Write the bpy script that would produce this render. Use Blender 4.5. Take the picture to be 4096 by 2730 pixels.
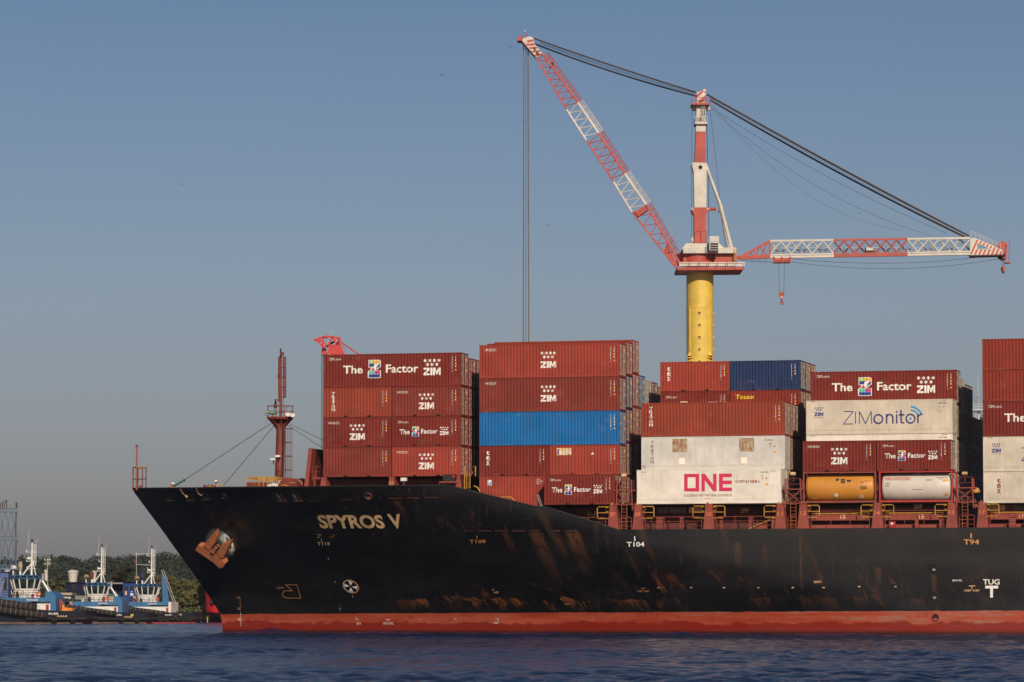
import bpy, bmesh, math, random
import numpy as np
from mathutils import Vector, Matrix
R = math.radians
rnd = random.Random(7)
for o in list(bpy.data.objects): bpy.data.objects.remove(o)
SC = bpy.context.scene
COL = SC.collection

# ------------------------------------------------------------------ camera
F, CX, CY, YH, CAMH = 15360.0, 2048.0, 1365.0, 2452.0, 1.8
TH = math.atan((YH - CY) / F)
cam = bpy.data.cameras.new('camera'); cam.lens = 135.0; cam.sensor_width = 36.0
cam.clip_start = 1.0; cam.clip_end = 30000.0
co = bpy.data.objects.new('camera', cam); COL.objects.link(co)
co.location = (0, 0, CAMH); co.rotation_euler = (R(90) + TH, 0, 0)
SC.camera = co

# ------------------------------------------------------------------ world and sun
SUN_EL, SUN_ROT = R(28), R(169)
w = bpy.data.worlds.new('World'); SC.world = w; w.use_nodes = True
nt = w.node_tree; nt.nodes.clear()
sky = nt.nodes.new('ShaderNodeTexSky'); sky.sky_type = 'NISHITA'; sky.sun_disc = False
sky.sun_elevation = SUN_EL; sky.sun_rotation = SUN_ROT
sky.air_density = 1.0; sky.dust_density = 1.5; sky.ozone_density = 2.2; sky.altitude = 0
bg = nt.nodes.new('ShaderNodeBackground'); bg.inputs['Strength'].default_value = 0.075
wo = nt.nodes.new('ShaderNodeOutputWorld')
# dusty late-afternoon air: mauve-grey near the horizon, deeper blue higher up
tint = nt.nodes.new('ShaderNodeMix'); tint.data_type = 'RGBA'; tint.blend_type = 'MULTIPLY'; tint.inputs[0].default_value = 1.0
tcw = nt.nodes.new('ShaderNodeTexCoord'); sxw = nt.nodes.new('ShaderNodeSeparateXYZ'); crw = nt.nodes.new('ShaderNodeValToRGB')
nt.links.new(tcw.outputs['Generated'], sxw.inputs[0]); nt.links.new(sxw.outputs[2], crw.inputs[0]); nt.links.new(crw.outputs[0], tint.inputs[7])
els = crw.color_ramp.elements
for i, (pos, c) in enumerate(((0.0, (.82, .72, .90)), (.045, (.80, .75, .90)), (.08, (.76, .745, .875)), (.16, (.555, .61, .75)), (.5, (.33, .41, .57)))):
    e = els[i] if i < 2 else els.new(pos)
    e.position = pos; e.color = (*c, 1)
nt.links.new(sky.outputs[0], tint.inputs[6]); nt.links.new(tint.outputs[2], bg.inputs['Color'])
nt.links.new(bg.outputs[0], wo.inputs['Surface'])
sl = bpy.data.lights.new('sun', 'SUN'); sl.energy = 3.9; sl.angle = R(0.53); sl.color = (1.0, 0.85, 0.66)
so = bpy.data.objects.new('sun', sl); COL.objects.link(so)
sd = Vector((math.sin(SUN_ROT) * math.cos(SUN_EL), math.cos(SUN_ROT) * math.cos(SUN_EL), math.sin(SUN_EL)))
so.rotation_euler = (-sd).to_track_quat('-Z', 'Y').to_euler(); so.location = sd * 400
SC.view_settings.view_transform = 'Standard'; SC.view_settings.look = 'None'
SC.view_settings.exposure = 0.0; SC.view_settings.gamma = 1.0

# ------------------------------------------------------------------ projection helpers
def raydir(u, v):
    xc, yc = (u - CX) / F, (CY - v) / F
    return Vector((xc, math.cos(TH) - yc * math.sin(TH), math.sin(TH) + yc * math.cos(TH)))
def at(u, v, D):
    d = raydir(u, v); return Vector((0, 0, CAMH)) + d * (D / d.y)
PSI = R(14.5)
OX = Vector((319.3 * 0.03249, 319.3, 0.0))
SX = Vector((math.cos(PSI), -math.sin(PSI), 0)); SY = Vector((math.sin(PSI), math.cos(PSI), 0))
SHIP = Matrix(((SX.x, SY.x, 0, OX.x), (SX.y, SY.y, 0, OX.y), (0, 0, 1, 0), (0, 0, 0, 1)))
I4 = Matrix.Identity(4)
def onship(u, v, y):
    d = raydir(u, v); c = Vector((0, 0, CAMH))
    t = (y - (c - OX).dot(SY)) / d.dot(SY)
    p = c + d * t
    return (p - OX).dot(SX), p.z
def sp(u, v, y):
    s, z = onship(u, v, y); return Vector((s, y, z))

# ------------------------------------------------------------------ materials
def new_mat(name):
    m = bpy.data.materials.new(name); m.use_nodes = True
    return m, m.node_tree, m.node_tree.nodes['Principled BSDF']
def noise(nt, vec, scale, detail=4, rough=0.6):
    n = nt.nodes.new('ShaderNodeTexNoise'); n.inputs['Scale'].default_value = scale
    n.inputs['Detail'].default_value = detail; n.inputs['Roughness'].default_value = rough
    if vec is not None: nt.links.new(vec, n.inputs['Vector'])
    return n.outputs['Fac']
def mapping(nt, vec, scale, loc=(0, 0, 0)):
    n = nt.nodes.new('ShaderNodeMapping'); n.inputs['Scale'].default_value = scale; n.inputs['Location'].default_value = loc
    nt.links.new(vec, n.inputs['Vector']); return n.outputs['Vector']
def ramp(nt, fac, a, b, lo=0.0, hi=1.0):
    n = nt.nodes.new('ShaderNodeMapRange'); n.inputs['From Min'].default_value = a; n.inputs['From Max'].default_value = b
    n.inputs['To Min'].default_value = lo; n.inputs['To Max'].default_value = hi
    nt.links.new(fac, n.inputs['Value']); return n.outputs['Result']
def mth(nt, op, a, b=None):
    n = nt.nodes.new('ShaderNodeMath'); n.operation = op
    for i, x in enumerate((a, b)):
        if x is None: continue
        if isinstance(x, (int, float)): n.inputs[i].default_value = x
        else: nt.links.new(x, n.inputs[i])
    return n.outputs[0]
def mixc(nt, fac, a, b, mode='MIX'):
    n = nt.nodes.new('ShaderNodeMix'); n.data_type = 'RGBA'; n.blend_type = mode
    if isinstance(fac, (int, float)): n.inputs[0].default_value = fac
    else: nt.links.new(fac, n.inputs[0])
    for i, x in ((6, a), (7, b)):
        if isinstance(x, tuple): n.inputs[i].default_value = (x[0], x[1], x[2], 1)
        else: nt.links.new(x, n.inputs[i])
    return n.outputs[2]
def texco(nt, which='Object'):
    for n in nt.nodes:
        if n.bl_idname == 'ShaderNodeTexCoord': return n.outputs[which]
    return nt.nodes.new('ShaderNodeTexCoord').outputs[which]
def bump(nt, b, h, strength=0.3, dist=0.02):
    n = nt.nodes.new('ShaderNodeBump'); n.inputs['Strength'].default_value = strength; n.inputs['Distance'].default_value = dist
    nt.links.new(h, n.inputs['Height']); nt.links.new(n.outputs[0], b.inputs['Normal'])
RUST = (0.16, 0.055, 0.02)
def pm(name, col, rough=0.55, var=0.25, scale=1.2, rust=0.0, metal=0.0, bmp=0.0, spec=0.5, rscale=(1.5, 1.5, 0.35)):
    m, nt, b = new_mat(name)
    tc = texco(nt)
    n1 = noise(nt, tc, scale, 5)
    f = ramp(nt, n1, 0.25, 0.75, 1 - var, 1 + var)
    c = mixc(nt, 1.0, (col[0], col[1], col[2]), f, 'MULTIPLY')
    if rust > 0:
        n2 = noise(nt, mapping(nt, tc, rscale), 1.6, 6, 0.7)
        k = ramp(nt, n2, 0.72 - rust * 0.35, 0.78 - rust * 0.25, 0, 0.85)
        c = mixc(nt, k, c, RUST)
    nt.links.new(c, b.inputs['Base Color'])
    b.inputs['Roughness'].default_value = rough; b.inputs['Metallic'].default_value = metal
    b.inputs['Specular IOR Level'].default_value = spec
    if bmp > 0: bump(nt, b, noise(nt, tc, scale * 6, 4), bmp)
    return m
MAT = {}
MAT['deck_red'] = pm('deck_red', (0.26, 0.048, 0.032), 0.6, 0.35, 0.8, rust=0.45)
MAT['mast_red'] = pm('mast_red', (0.185, 0.030, 0.019), 0.6, 0.3, 0.9, rust=0.4)
MAT['dark_red'] = pm('dark_red', (0.085, 0.018, 0.014), 0.7, 0.35, 0.7, rust=0.25)
MAT['yellow'] = pm('yellow_paint', (0.50, 0.26, 0.03), 0.55, 0.3, 2, rust=0.5)
MAT['orange_rust'] = pm('orange_rust', (0.36, 0.10, 0.03), 0.8, 0.45, 3, rust=0.4)
MAT['white'] = pm('white_paint', (0.72, 0.70, 0.66), 0.5, 0.12, 2, rust=0.12)
MAT['letter_white'] = pm('letter_white', (0.78, 0.76, 0.72), 0.5, 0.1, 3)
MAT['letter_worn'] = pm('letter_worn', (0.70, 0.46, 0.24), 0.6, 0.45, 0.9, rust=0.35)
MAT['letter_orange'] = pm('letter_orange', (0.50, 0.22, 0.07), 0.6, 0.3, 2)
MAT['letter_dark'] = pm('letter_dark', (0.035, 0.033, 0.035), 0.6, 0.2, 3)
MAT['letter_maroon'] = pm('letter_maroon', (0.20, 0.045, 0.04), 0.6, 0.2, 3)
MAT['letter_yellow'] = pm('letter_yellow', (0.75, 0.55, 0.03), 0.5, 0.1, 3)
MAT['orange_mark'] = pm('orange_mark', (0.75, 0.33, 0.03), 0.5, 0.1, 3)
MAT['magenta'] = pm('magenta_print', (0.62, 0.022, 0.10), 0.5, 0.06, 3)
MAT['navy_print'] = pm('navy_print', (0.035, 0.04, 0.20), 0.5, 0.1, 3)
MAT['cyan_print'] = pm('cyan_print', (0.03, 0.30, 0.62), 0.5, 0.1, 3)
MAT['z_green'] = pm('z_green', (0.25, 0.50, 0.06), 0.5, 0.3, 4)
MAT['z_orange'] = pm('z_orange', (0.80, 0.40, 0.03), 0.5, 0.3, 4)
MAT['z_blue'] = pm('z_blue', (0.015, 0.05, 0.26), 0.5, 0.2, 4)
MAT['z_red'] = pm('z_red', (0.62, 0.035, 0.045), 0.5, 0.2, 4)
MAT['z_cyan'] = pm('z_cyan', (0.05, 0.50, 0.60), 0.5, 0.3, 4)
MAT['z_magenta'] = pm('z_magenta', (0.55, 0.05, 0.32), 0.5, 0.3, 4)
MAT['steel'] = pm('galvanised_steel', (0.42, 0.41, 0.39), 0.45, 0.2, 3, metal=0.3)
MAT['rod'] = pm('lock_rod_zinc', (0.40, 0.36, 0.31), 0.6, 0.35, 3, rust=0.4)
MAT['black'] = pm('black_rubber', (0.012, 0.012, 0.013), 0.7, 0.3, 2)
MAT['wire'] = pm('wire_rope', (0.045, 0.04, 0.037), 0.6, 0.2, 2)
MAT['grey'] = pm('grey_paint', (0.22, 0.22, 0.22), 0.6, 0.25, 2)
MAT['bolt_hole'] = pm('dark_hole', (0.006, 0.006, 0.006), 0.9, 0.1, 2)

# container paint takes its colour from the object
def container_mat(name, grooves=False):
    m, nt, b = new_mat(name)
    oi = nt.nodes.new('ShaderNodeObjectInfo'); tc = texco(nt)
    off = nt.nodes.new('ShaderNodeVectorMath'); off.operation = 'ADD'
    sc = nt.nodes.new('ShaderNodeVectorMath'); sc.operation = 'SCALE'; sc.inputs[0].default_value = (37, 53, 11)
    nt.links.new(oi.outputs['Random'], sc.inputs['Scale'])
    nt.links.new(tc, off.inputs[0]); nt.links.new(sc.outputs[0], off.inputs[1]); v = off.outputs[0]
    n1 = noise(nt, mapping(nt, v, (0.5, 0.5, 0.5)), 1.0, 5)
    c = mixc(nt, 1.0, oi.outputs['Color'], ramp(nt, n1, 0.25, 0.75, 0.80, 1.22), 'MULTIPLY')
    # vertical run-off streaks, scuffs, chips
    n2 = noise(nt, mapping(nt, v, (5.0, 5.0, 0.35)), 1.0, 4)
    c = mixc(nt, ramp(nt, n2, 0.50, 0.72, 0, 0.20 if grooves else 0.45), c, mixc(nt, 0.75, oi.outputs['Color'], (0.10, 0.06, 0.04)))
    n3 = noise(nt, mapping(nt, v, (1.3, 1.3, 2.4)), 2.2, 8, 0.75)
    c = mixc(nt, ramp(nt, n3, 0.665, 0.70, 0, 0.8), c, RUST)
    n4 = noise(nt, mapping(nt, v, (0.8, 0.8, 1.1)), 1.2, 3)
    c = mixc(nt, ramp(nt, n4, 0.60, 0.70, 0, 0.12), c, (0.40, 0.20, 0.16))
    nt.links.new(c, b.inputs['Base Color']); b.inputs['Roughness'].default_value = 0.55
    b.inputs['Specular IOR Level'].default_value = 0.22
    if grooves:
        sx = nt.nodes.new('ShaderNodeSeparateXYZ'); nt.links.new(tc, sx.inputs[0])
        w_ = mth(nt, 'PINGPONG', sx.outputs[0], 0.17)
        g = ramp(nt, w_, 0.0, 0.012, 0, 1)
        bump(nt, b, g, 0.6, 0.01)
    else:
        bump(nt, b, noise(nt, mapping(nt, v, (1, 1, 1)), 3.0, 4), 0.35, 0.02)
    return m
MAT['cpaint'] = container_mat('container_paint')
MAT['creefer'] = container_mat('reefer_paint', True)

# ------------------------------------------------------------------ mesh builder
BASE = {}
class MB:
    def __init__(s): s.v = []; s.f = []; s.mi = []; s.mats = []
    def mid(s, m):
        if isinstance(m, str): m = MAT[m]
        if m not in s.mats: s.mats.append(m)
        return s.mats.index(m)
    def add(s, vs, fs, m):
        k = s.mid(m); n = len(s.v)
        s.v += [tuple(p) for p in vs]
        for f in fs: s.f.append(tuple(i + n for i in f)); s.mi.append(k)
        return s
    def box(s, a, b, m):
        (x0, y0, z0), (x1, y1, z1) = a, b
        return s.add([(x0,y0,z0),(x1,y0,z0),(x1,y1,z0),(x0,y1,z0),(x0,y0,z1),(x1,y0,z1),(x1,y1,z1),(x0,y1,z1)],
              [(0,3,2,1),(4,5,6,7),(0,1,5,4),(1,2,6,5),(2,3,7,6),(3,0,4,7)], m)
    def cbox(s, c, d, m):
        return s.box((c[0]-d[0]/2, c[1]-d[1]/2, c[2]-d[2]/2), (c[0]+d[0]/2, c[1]+d[1]/2, c[2]+d[2]/2), m)
    def frame(s, p, q):
        d = (Vector(q) - Vector(p)); L = d.length; d.normalize()
        a = Vector((0, 0, 1)) if abs(d.z) < 0.95 else Vector((1, 0, 0))
        x = d.cross(a).normalized(); y = d.cross(x).normalized(); return d, x, y
    def bar(s, p, q, r, m, n=6, r2=None):
        p = Vector(p); q = Vector(q); r2 = r if r2 is None else r2
        d, x, y = s.frame(p, q); vs = []
        for c, rr in ((p, r), (q, r2)):
            for i in range(n):
                a = 2 * math.pi * (i + 0.5) / n; vs.append(c + x * (math.cos(a) * rr) + y * (math.sin(a) * rr))
        fs = [(i, (i+1) % n, n + (i+1) % n, n + i) for i in range(n)] + [tuple(range(n-1, -1, -1)), tuple(range(n, 2*n))]
        return s.add(vs, fs, m)
    def beam(s, p, q, wd, h, m):
        p = Vector(p); q = Vector(q); d, x, y = s.frame(p, q); vs = []
        for c in (p, q):
            for a, b in ((-1,-1),(1,-1),(1,1),(-1,1)): vs.append(c + x * (a*wd/2) + y * (b*h/2))
        return s.add(vs, [(0,1,5,4),(1,2,6,5),(2,3,7,6),(3,0,4,7),(3,2,1,0),(4,5,6,7)], m)
    def path(s, pts, r, m, n=6):
        pts = [Vector(p) for p in pts]; vs = []; N = len(pts)
        for i, p in enumerate(pts):
            d, x, y = s.frame(pts[max(i-1, 0)], pts[min(i+1, N-1)])
            for k in range(n):
                a = 2*math.pi*k/n; vs.append(p + x*(math.cos(a)*r) + y*(math.sin(a)*r))
        fs = [(i*n+k, i*n+(k+1) % n, (i+1)*n+(k+1) % n, (i+1)*n+k) for i in range(N-1) for k in range(n)]
        fs += [tuple(range(n-1, -1, -1)), tuple(range((N-1)*n, N*n))]
        return s.add(vs, fs, m)
    def prism(s, poly, vec, m):
        vec = Vector(vec); n = len(poly); P = [Vector(p) for p in poly]
        vs = P + [p + vec for p in P]
        fs = [tuple(range(n)), tuple(range(2*n-1, n-1, -1))] + [(i, i+n, (i+1) % n + n, (i+1) % n) for i in range(n)]
        return s.add(vs, fs, m)
    def lathe(s, prof, c, m, n=16, axis='z', M=None):
        vs = []; c = Vector(c)
        for r, h in prof:
            for i in range(n):
                a = 2*math.pi*i/n; x, y = r*math.cos(a), r*math.sin(a)
                p = Vector((x, y, h)) if axis == 'z' else (Vector((h, x, y)) if axis == 'x' else Vector((y, h, x)))
                if M is not None: p = M @ p
                vs.append(c + p)
        k = len(prof)
        fs = [(j*n+i, j*n+(i+1) % n, (j+1)*n+(i+1) % n, (j+1)*n+i) for j in range(k-1) for i in range(n)]
        fs += [tuple(range(n-1, -1, -1)), tuple(range((k-1)*n, k*n))]
        return s.add(vs, fs, m)
    def torus(s, c, Rm, r, m, axis='y', n=16, k=7):
        vs = []; c = Vector(c)
        for i in range(n):
            a = 2*math.pi*i/n
            for j in range(k):
                b = 2*math.pi*j/k; rr = Rm + r*math.cos(b); h = r*math.sin(b)
                x, y = rr*math.cos(a), rr*math.sin(a)
                vs.append(c + (Vector((x, h, y)) if axis == 'y' else Vector((x, y, h)) if axis == 'z' else Vector((h, x, y))))
        fs = [(i*k+j, ((i+1) % n)*k+j, ((i+1) % n)*k+(j+1) % k, i*k+(j+1) % k) for i in range(n) for j in range(k)]
        return s.add(vs, fs, m)
    def mesh(s, name, base=(0, 0, 0), smooth=True, fix=True):
        me = bpy.data.meshes.new(name)
        b = Vector(base)
        me.from_pydata([(x - b.x, y - b.y, z - b.z) for x, y, z in s.v], [], s.f)
        for m in s.mats: me.materials.append(m)
        me.polygons.foreach_set('material_index', s.mi)
        if fix:
            bm = bmesh.new(); bm.from_mesh(me); bmesh.ops.recalc_face_normals(bm, faces=bm.faces); bm.to_mesh(me); bm.free()
        if smooth:
            me.shade_smooth(); me.set_sharp_from_angle(angle=R(38))
        return me
    def build(s, name, root=None, frame=None, parent=None, **kw):
        """root: the top-level thing; parent: the part this is a sub-part of"""
        top = root if root is not None else parent
        while top is not None and top.parent is not None: top = top.parent
        base = BASE.get(top.name, (0, 0, 0)) if top is not None else (0, 0, 0)
        o = bpy.data.objects.new(name, s.mesh(name, base, **kw)); COL.objects.link(o)
        if parent is not None: o.parent = parent
        elif root is not None: o.parent = root
        elif frame is not None: o.matrix_world = frame
        return o
def tag(o, label=None, cat=None, group=None, kind=None):
    if label: o['label'] = label
    if cat: o['category'] = cat
    if group: o['group'] = group
    if kind: o['kind'] = kind
    return o
def thing(name, label, cat, base=(0, 0, 0), frame=I4, group=None):
    o = bpy.data.objects.new(name, None); COL.objects.link(o); o.empty_display_size = 0.3
    o.matrix_world = frame @ Matrix.Translation(Vector(base)); BASE[o.name] = tuple(base)
    return tag(o, label, cat, group)

# ------------------------------------------------------------------ lettering shapes
TX = {}
def prep_texts(items):
    obs = []
    for t, off in items:
        cu = bpy.data.curves.new('t', 'FONT'); cu.body = t; cu.size = 1.0; cu.offset = off; cu.resolution_u = 3
        o = bpy.data.objects.new('t', cu); COL.objects.link(o); obs.append((t, off, o))
    dg = bpy.context.evaluated_depsgraph_get(); dg.update()
    for t, off, o in obs:
        me = bpy.data.meshes.new_from_object(o.evaluated_get(dg))
        vs = np.array([v.co[:2] for v in me.vertices]); fs = [tuple(p.vertices) for p in me.polygons]
        lo, hi = vs.min(0), vs.max(0)
        TX[t, off] = ((vs - lo) / np.maximum(hi - lo, 1e-6), fs, (hi - lo)[0] / (hi - lo)[1])
        bpy.data.meshes.remove(me); cu = o.data; bpy.data.objects.remove(o); bpy.data.curves.remove(cu)
CH = 'ABCDEFGHIKLMNOPRSTUXYVZ0123456789extv'
prep_texts([(c, 0.02) for c in CH] + [(c, 0.0) for c in CH] + [(t, 0.0) for t in
  ('ZIM.com','WWW.ZIM.COM','OCEAN NETWORK EXPRESS','319593','2261','BTR','BTR 1FBC','1FBC','1ABP','1ABP 3SBP','2SBP 3SBP','DSF2','BMV92',
   '7.875M','FP','onitor','TRIU 807250','ONEU 928084','4581','IMO','9624537','WILSON SONS','WS ARES','LYRA','PLUTÃO','DHDM 286210 0','22K2','N L E 2645 5')]
  + [(t, 0.02) for t in ('The','Factor','Touax','CONTAINER+','TUG','T115','T109','T104','T94','02','03','07','09','10','11','13','14','15','17','1S',
   '2FP','2AP','1AP','1FP','DEN HARTOGH','BRACON','WILSON SONS','WS ARES','LYRA','PLUTÃO','onitor','14','13','12')]
  + [('SPYROS', 0.035), ('V', 0.035), ('FSCU', 0.0)])
P_Z = [(0,1),(1,1),(1,.76),(.40,.25),(1,.25),(1,0),(0,0),(0,.24),(.60,.75),(0,.75)]
P_I = [(0,0),(0,1),(1,1),(1,0)]
P_M = [(0,0),(0,1),(.30,1),(.5,.50),(.70,1),(1,1),(1,0),(.76,0),(.76,.62),(.58,.12),(.42,.12),(.24,.62),(.24,0)]
P_N = [(0,0),(0,1),(.22,1),(.78,.36),(.78,1),(1,1),(1,0),(.78,0),(.22,.64),(.22,0)]
P_E = [(0,0),(0,1),(1,1),(1,.80),(.30,.80),(.30,.60),(1,.60),(1,.40),(.30,.40),(.30,.20),(1,.20),(1,0)]
class Art:
    """flat marks in panel coordinates (x right, z up)"""
    def __init__(s): s.p = []          # (verts, faces, material)
    def poly(s, pts, m): s.p.append((np.array(pts, float), [tuple(range(len(pts)))], m)); return s
    def unit(s, pts, x0, z0, x1, z1, m):
        return s.poly([(x0 + (x1-x0)*a, z0 + (z1-z0)*b) for a, b in pts], m)
    def rect(s, x0, z0, x1, z1, m): return s.unit(P_I, x0, z0, x1, z1, m)
    def text(s, t, x0, z0, x1, z1, m, off=0.0, shear=0.0):
        v, f, _ = TX[t, off]; q = np.empty_like(v)
        q[:, 0] = x0 + (x1-x0)*v[:, 0] + shear*(v[:, 1]-0.5); q[:, 1] = z0 + (z1-z0)*v[:, 1]
        s.p.append((q, f, m)); return s
    def star(s, x, z, r, m):
        return s.poly([(x + (r if i % 2 == 0 else r*0.5)*math.sin(math.pi*i/6), z + (r if i % 2 == 0 else r*0.5)*math.cos(math.pi*i/6)) for i in range(12)], m)
    def ring(s, x, z, r0, r1, m, a0=0, a1=360, n=24, sx=1.0):
        for i in range(n):
            a, b = R(a0 + (a1-a0)*i/n), R(a0 + (a1-a0)*(i+1)/n)
            s.poly([(x+sx*r0*math.cos(a), z+r0*math.sin(a)), (x+sx*r1*math.cos(a), z+r1*math.sin(a)),
                    (x+sx*r1*math.cos(b), z+r1*math.sin(b)), (x+sx*r0*math.cos(b), z+r0*math.sin(b))], m)
        return s
    def line(s, x0, z0, x1, z1, wd, m):
        dx, dz = x1-x0, z1-z0; L = math.hypot(dx, dz); nx, nz = -dz/L*wd/2, dx/L*wd/2
        return s.poly([(x0+nx, z0+nz), (x1+nx, z1+nz), (x1-nx, z1-nz), (x0-nx, z0-nz)], m)
    def stack(s, t, x0, x1, ztop, h, gap, m, off=0.02):
        for c in t:
            if c != ' ':
                w_ = (x1-x0) * (0.45 if c == 'I' else 1.0); xm = (x0+x1)/2
                s.text(c, xm-w_/2, ztop-h, xm+w_/2, ztop, m, off)
            ztop -= h + gap
        return s
    def zim(s, x0, z0, x1, z1, m):
        W = x1-x0
        s.unit(P_Z, x0, z0, x0+W*.37, z1, m); s.unit(P_I, x0+W*.405, z0, x0+W*.525, z1, m); s.unit(P_M, x0+W*.56, z0, x1, z1, m)
        return s
    def stars(s, xm, zr1, zr2, dx, r, m):
        for i in range(4): s.star(xm + (i-1.5)*dx, zr1, r, m)
        for i in range(3): s.star(xm + (i-1)*dx, zr2, r, m)
        return s
    def zlogo(s, x0, z0, x1, z1):
        U = lambda pts, m: s.unit(pts, x0, z0, x1, z1, m)
        e = 0.05
        U([(e,1),(.9,1),(1,.94),(1,.62),(.62,.42),(1,.42),(1,0),(.1,0),(0,.05),(0,.36),(.30,.58),(e,.58)], 'letter_white')
        s.p[-1] = (s.p[-1][0], s.p[-1][1], 'letter_white')
        U([(.09,.80),(.09,.965),(.50,.965),(.50,.80)], 'z_green'); U([(.50,.80),(.50,.965),(.87,.965),(.95,.92),(.95,.80)], 'z_orange')
        U([(.09,.62),(.09,.79),(.55,.79),(.42,.62)], 'z_blue')
        U([(.60,.46),(.95,.66),(.95,.79),(.80,.74)], 'z_blue'); U([(.15,.42),(.30,.50),(.42,.61),(.54,.42)], 'z_red')
        U([(.06,.21),(.06,.34),(.12,.405),(.52,.405),(.52,.21)], 'z_cyan'); U([(.52,.21),(.52,.405),(.95,.405),(.95,.21)], 'z_magenta')
        U([(.18,.25),(.20,.36),(.34,.38),(.40,.28)], 'z_green'); U([(.62,.23),(.60,.36),(.80,.37),(.76,.27)], 'z_red')
        U([(.06,.08),(.06,.20),(.95,.20),(.95,.035),(.12,.035)], 'z_blue')
        U([(.14,.86),(.30,.93),(.46,.86),(.42,.84),(.30,.885),(.18,.84)], 'letter_white')
        return s
    def mesh(s, name, fmap, breaks=None, lift=0.006, order=True):
        """fmap(x, z, lift) -> point; breaks: x cuts so that the marks follow the corrugation"""
        bm = bmesh.new(); mats = []; L = {}
        for k, (vs, fs, m) in enumerate(s.p):
            mm = MAT[m] if isinstance(m, str) else m
            if mm not in mats: mats.append(mm)
            bv = [bm.verts.new((p[0], p[1], 0.0)) for p in vs]
            lv = lift + (0.0012 * min(k, 20) if order else 0)
            for v in bv: v.co.z = lv
            for f in fs:
                try: bf = bm.faces.new([bv[i] for i in f]); bf.material_index = mats.index(mm)
                except ValueError: pass
        bmesh.ops.triangulate(bm, faces=[f for f in bm.faces if len(f.verts) > 4])
        if breaks is not None:
            lo = min(v.co.x for v in bm.verts); hi = max(v.co.x for v in bm.verts)
            for x in breaks:
                if lo < x < hi:
                    bmesh.ops.bisect_plane(bm, geom=bm.verts[:] + bm.edges[:] + bm.faces[:], plane_co=(x, 0, 0), plane_no=(1, 0, 0))
        for v in bm.verts: v.co = Vector(fmap(v.co.x, v.co.y, v.co.z))
        me = bpy.data.meshes.new(name); bm.to_mesh(me); bm.free()
        for m in mats: me.materials.append(m)
        return me
# ================================================================== SHIP HULL
def interp(x, xs, ys): return float(np.interp(x, xs, ys))
_st = [onship(u, v, 15.0) for u, v in ((530,1962),(640,2110),(740,2250),(813,2352),(850,2408),(874,2445),(886,2472),(892,2540))]
_sz = sorted([(z, s) for s, z in _st]); STZ = [-3.0] + [z for z, s in _sz]; STS = [_sz[0][1] + 0.2] + [s for z, s in _sz]
def s_stem(z): return interp(z, STZ, STS)
S0 = _st[0][0]
def z_top(s): return interp(s, [S0, -42, -30, -16.2, -8.6, -7.6, -1.7, 400], [12.95, 12.72, 12.52, 12.45, 10.62, 10.52, 8.70, 8.70])
HB = 15.25
def half_b(s, z):
    L = interp(z, [-3, 1.8, 5, 8.7, 13], [72, 66, 56, 44, 33]); p = interp(z, [0, 6, 13], [1.75, 1.9, 2.15])
    t = (s - s_stem(z)) / L
    if t <= 0: return 0.0
    g = 1.0 if t >= 1 else 1 - (1 - t) ** p
    return HB * g
def hull_y(s, z): return 15.0 - half_b(s, z)
def hull_hit(u, v, off=0.0):
    """where the sight line of a photo pixel meets the port side of the hull"""
    y = 2.0
    for _ in range(60):
        s, z = onship(u, v, y); y = 0.5 * y + 0.5 * (hull_y(s, z))
    return Vector((s, y - off, z))

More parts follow.
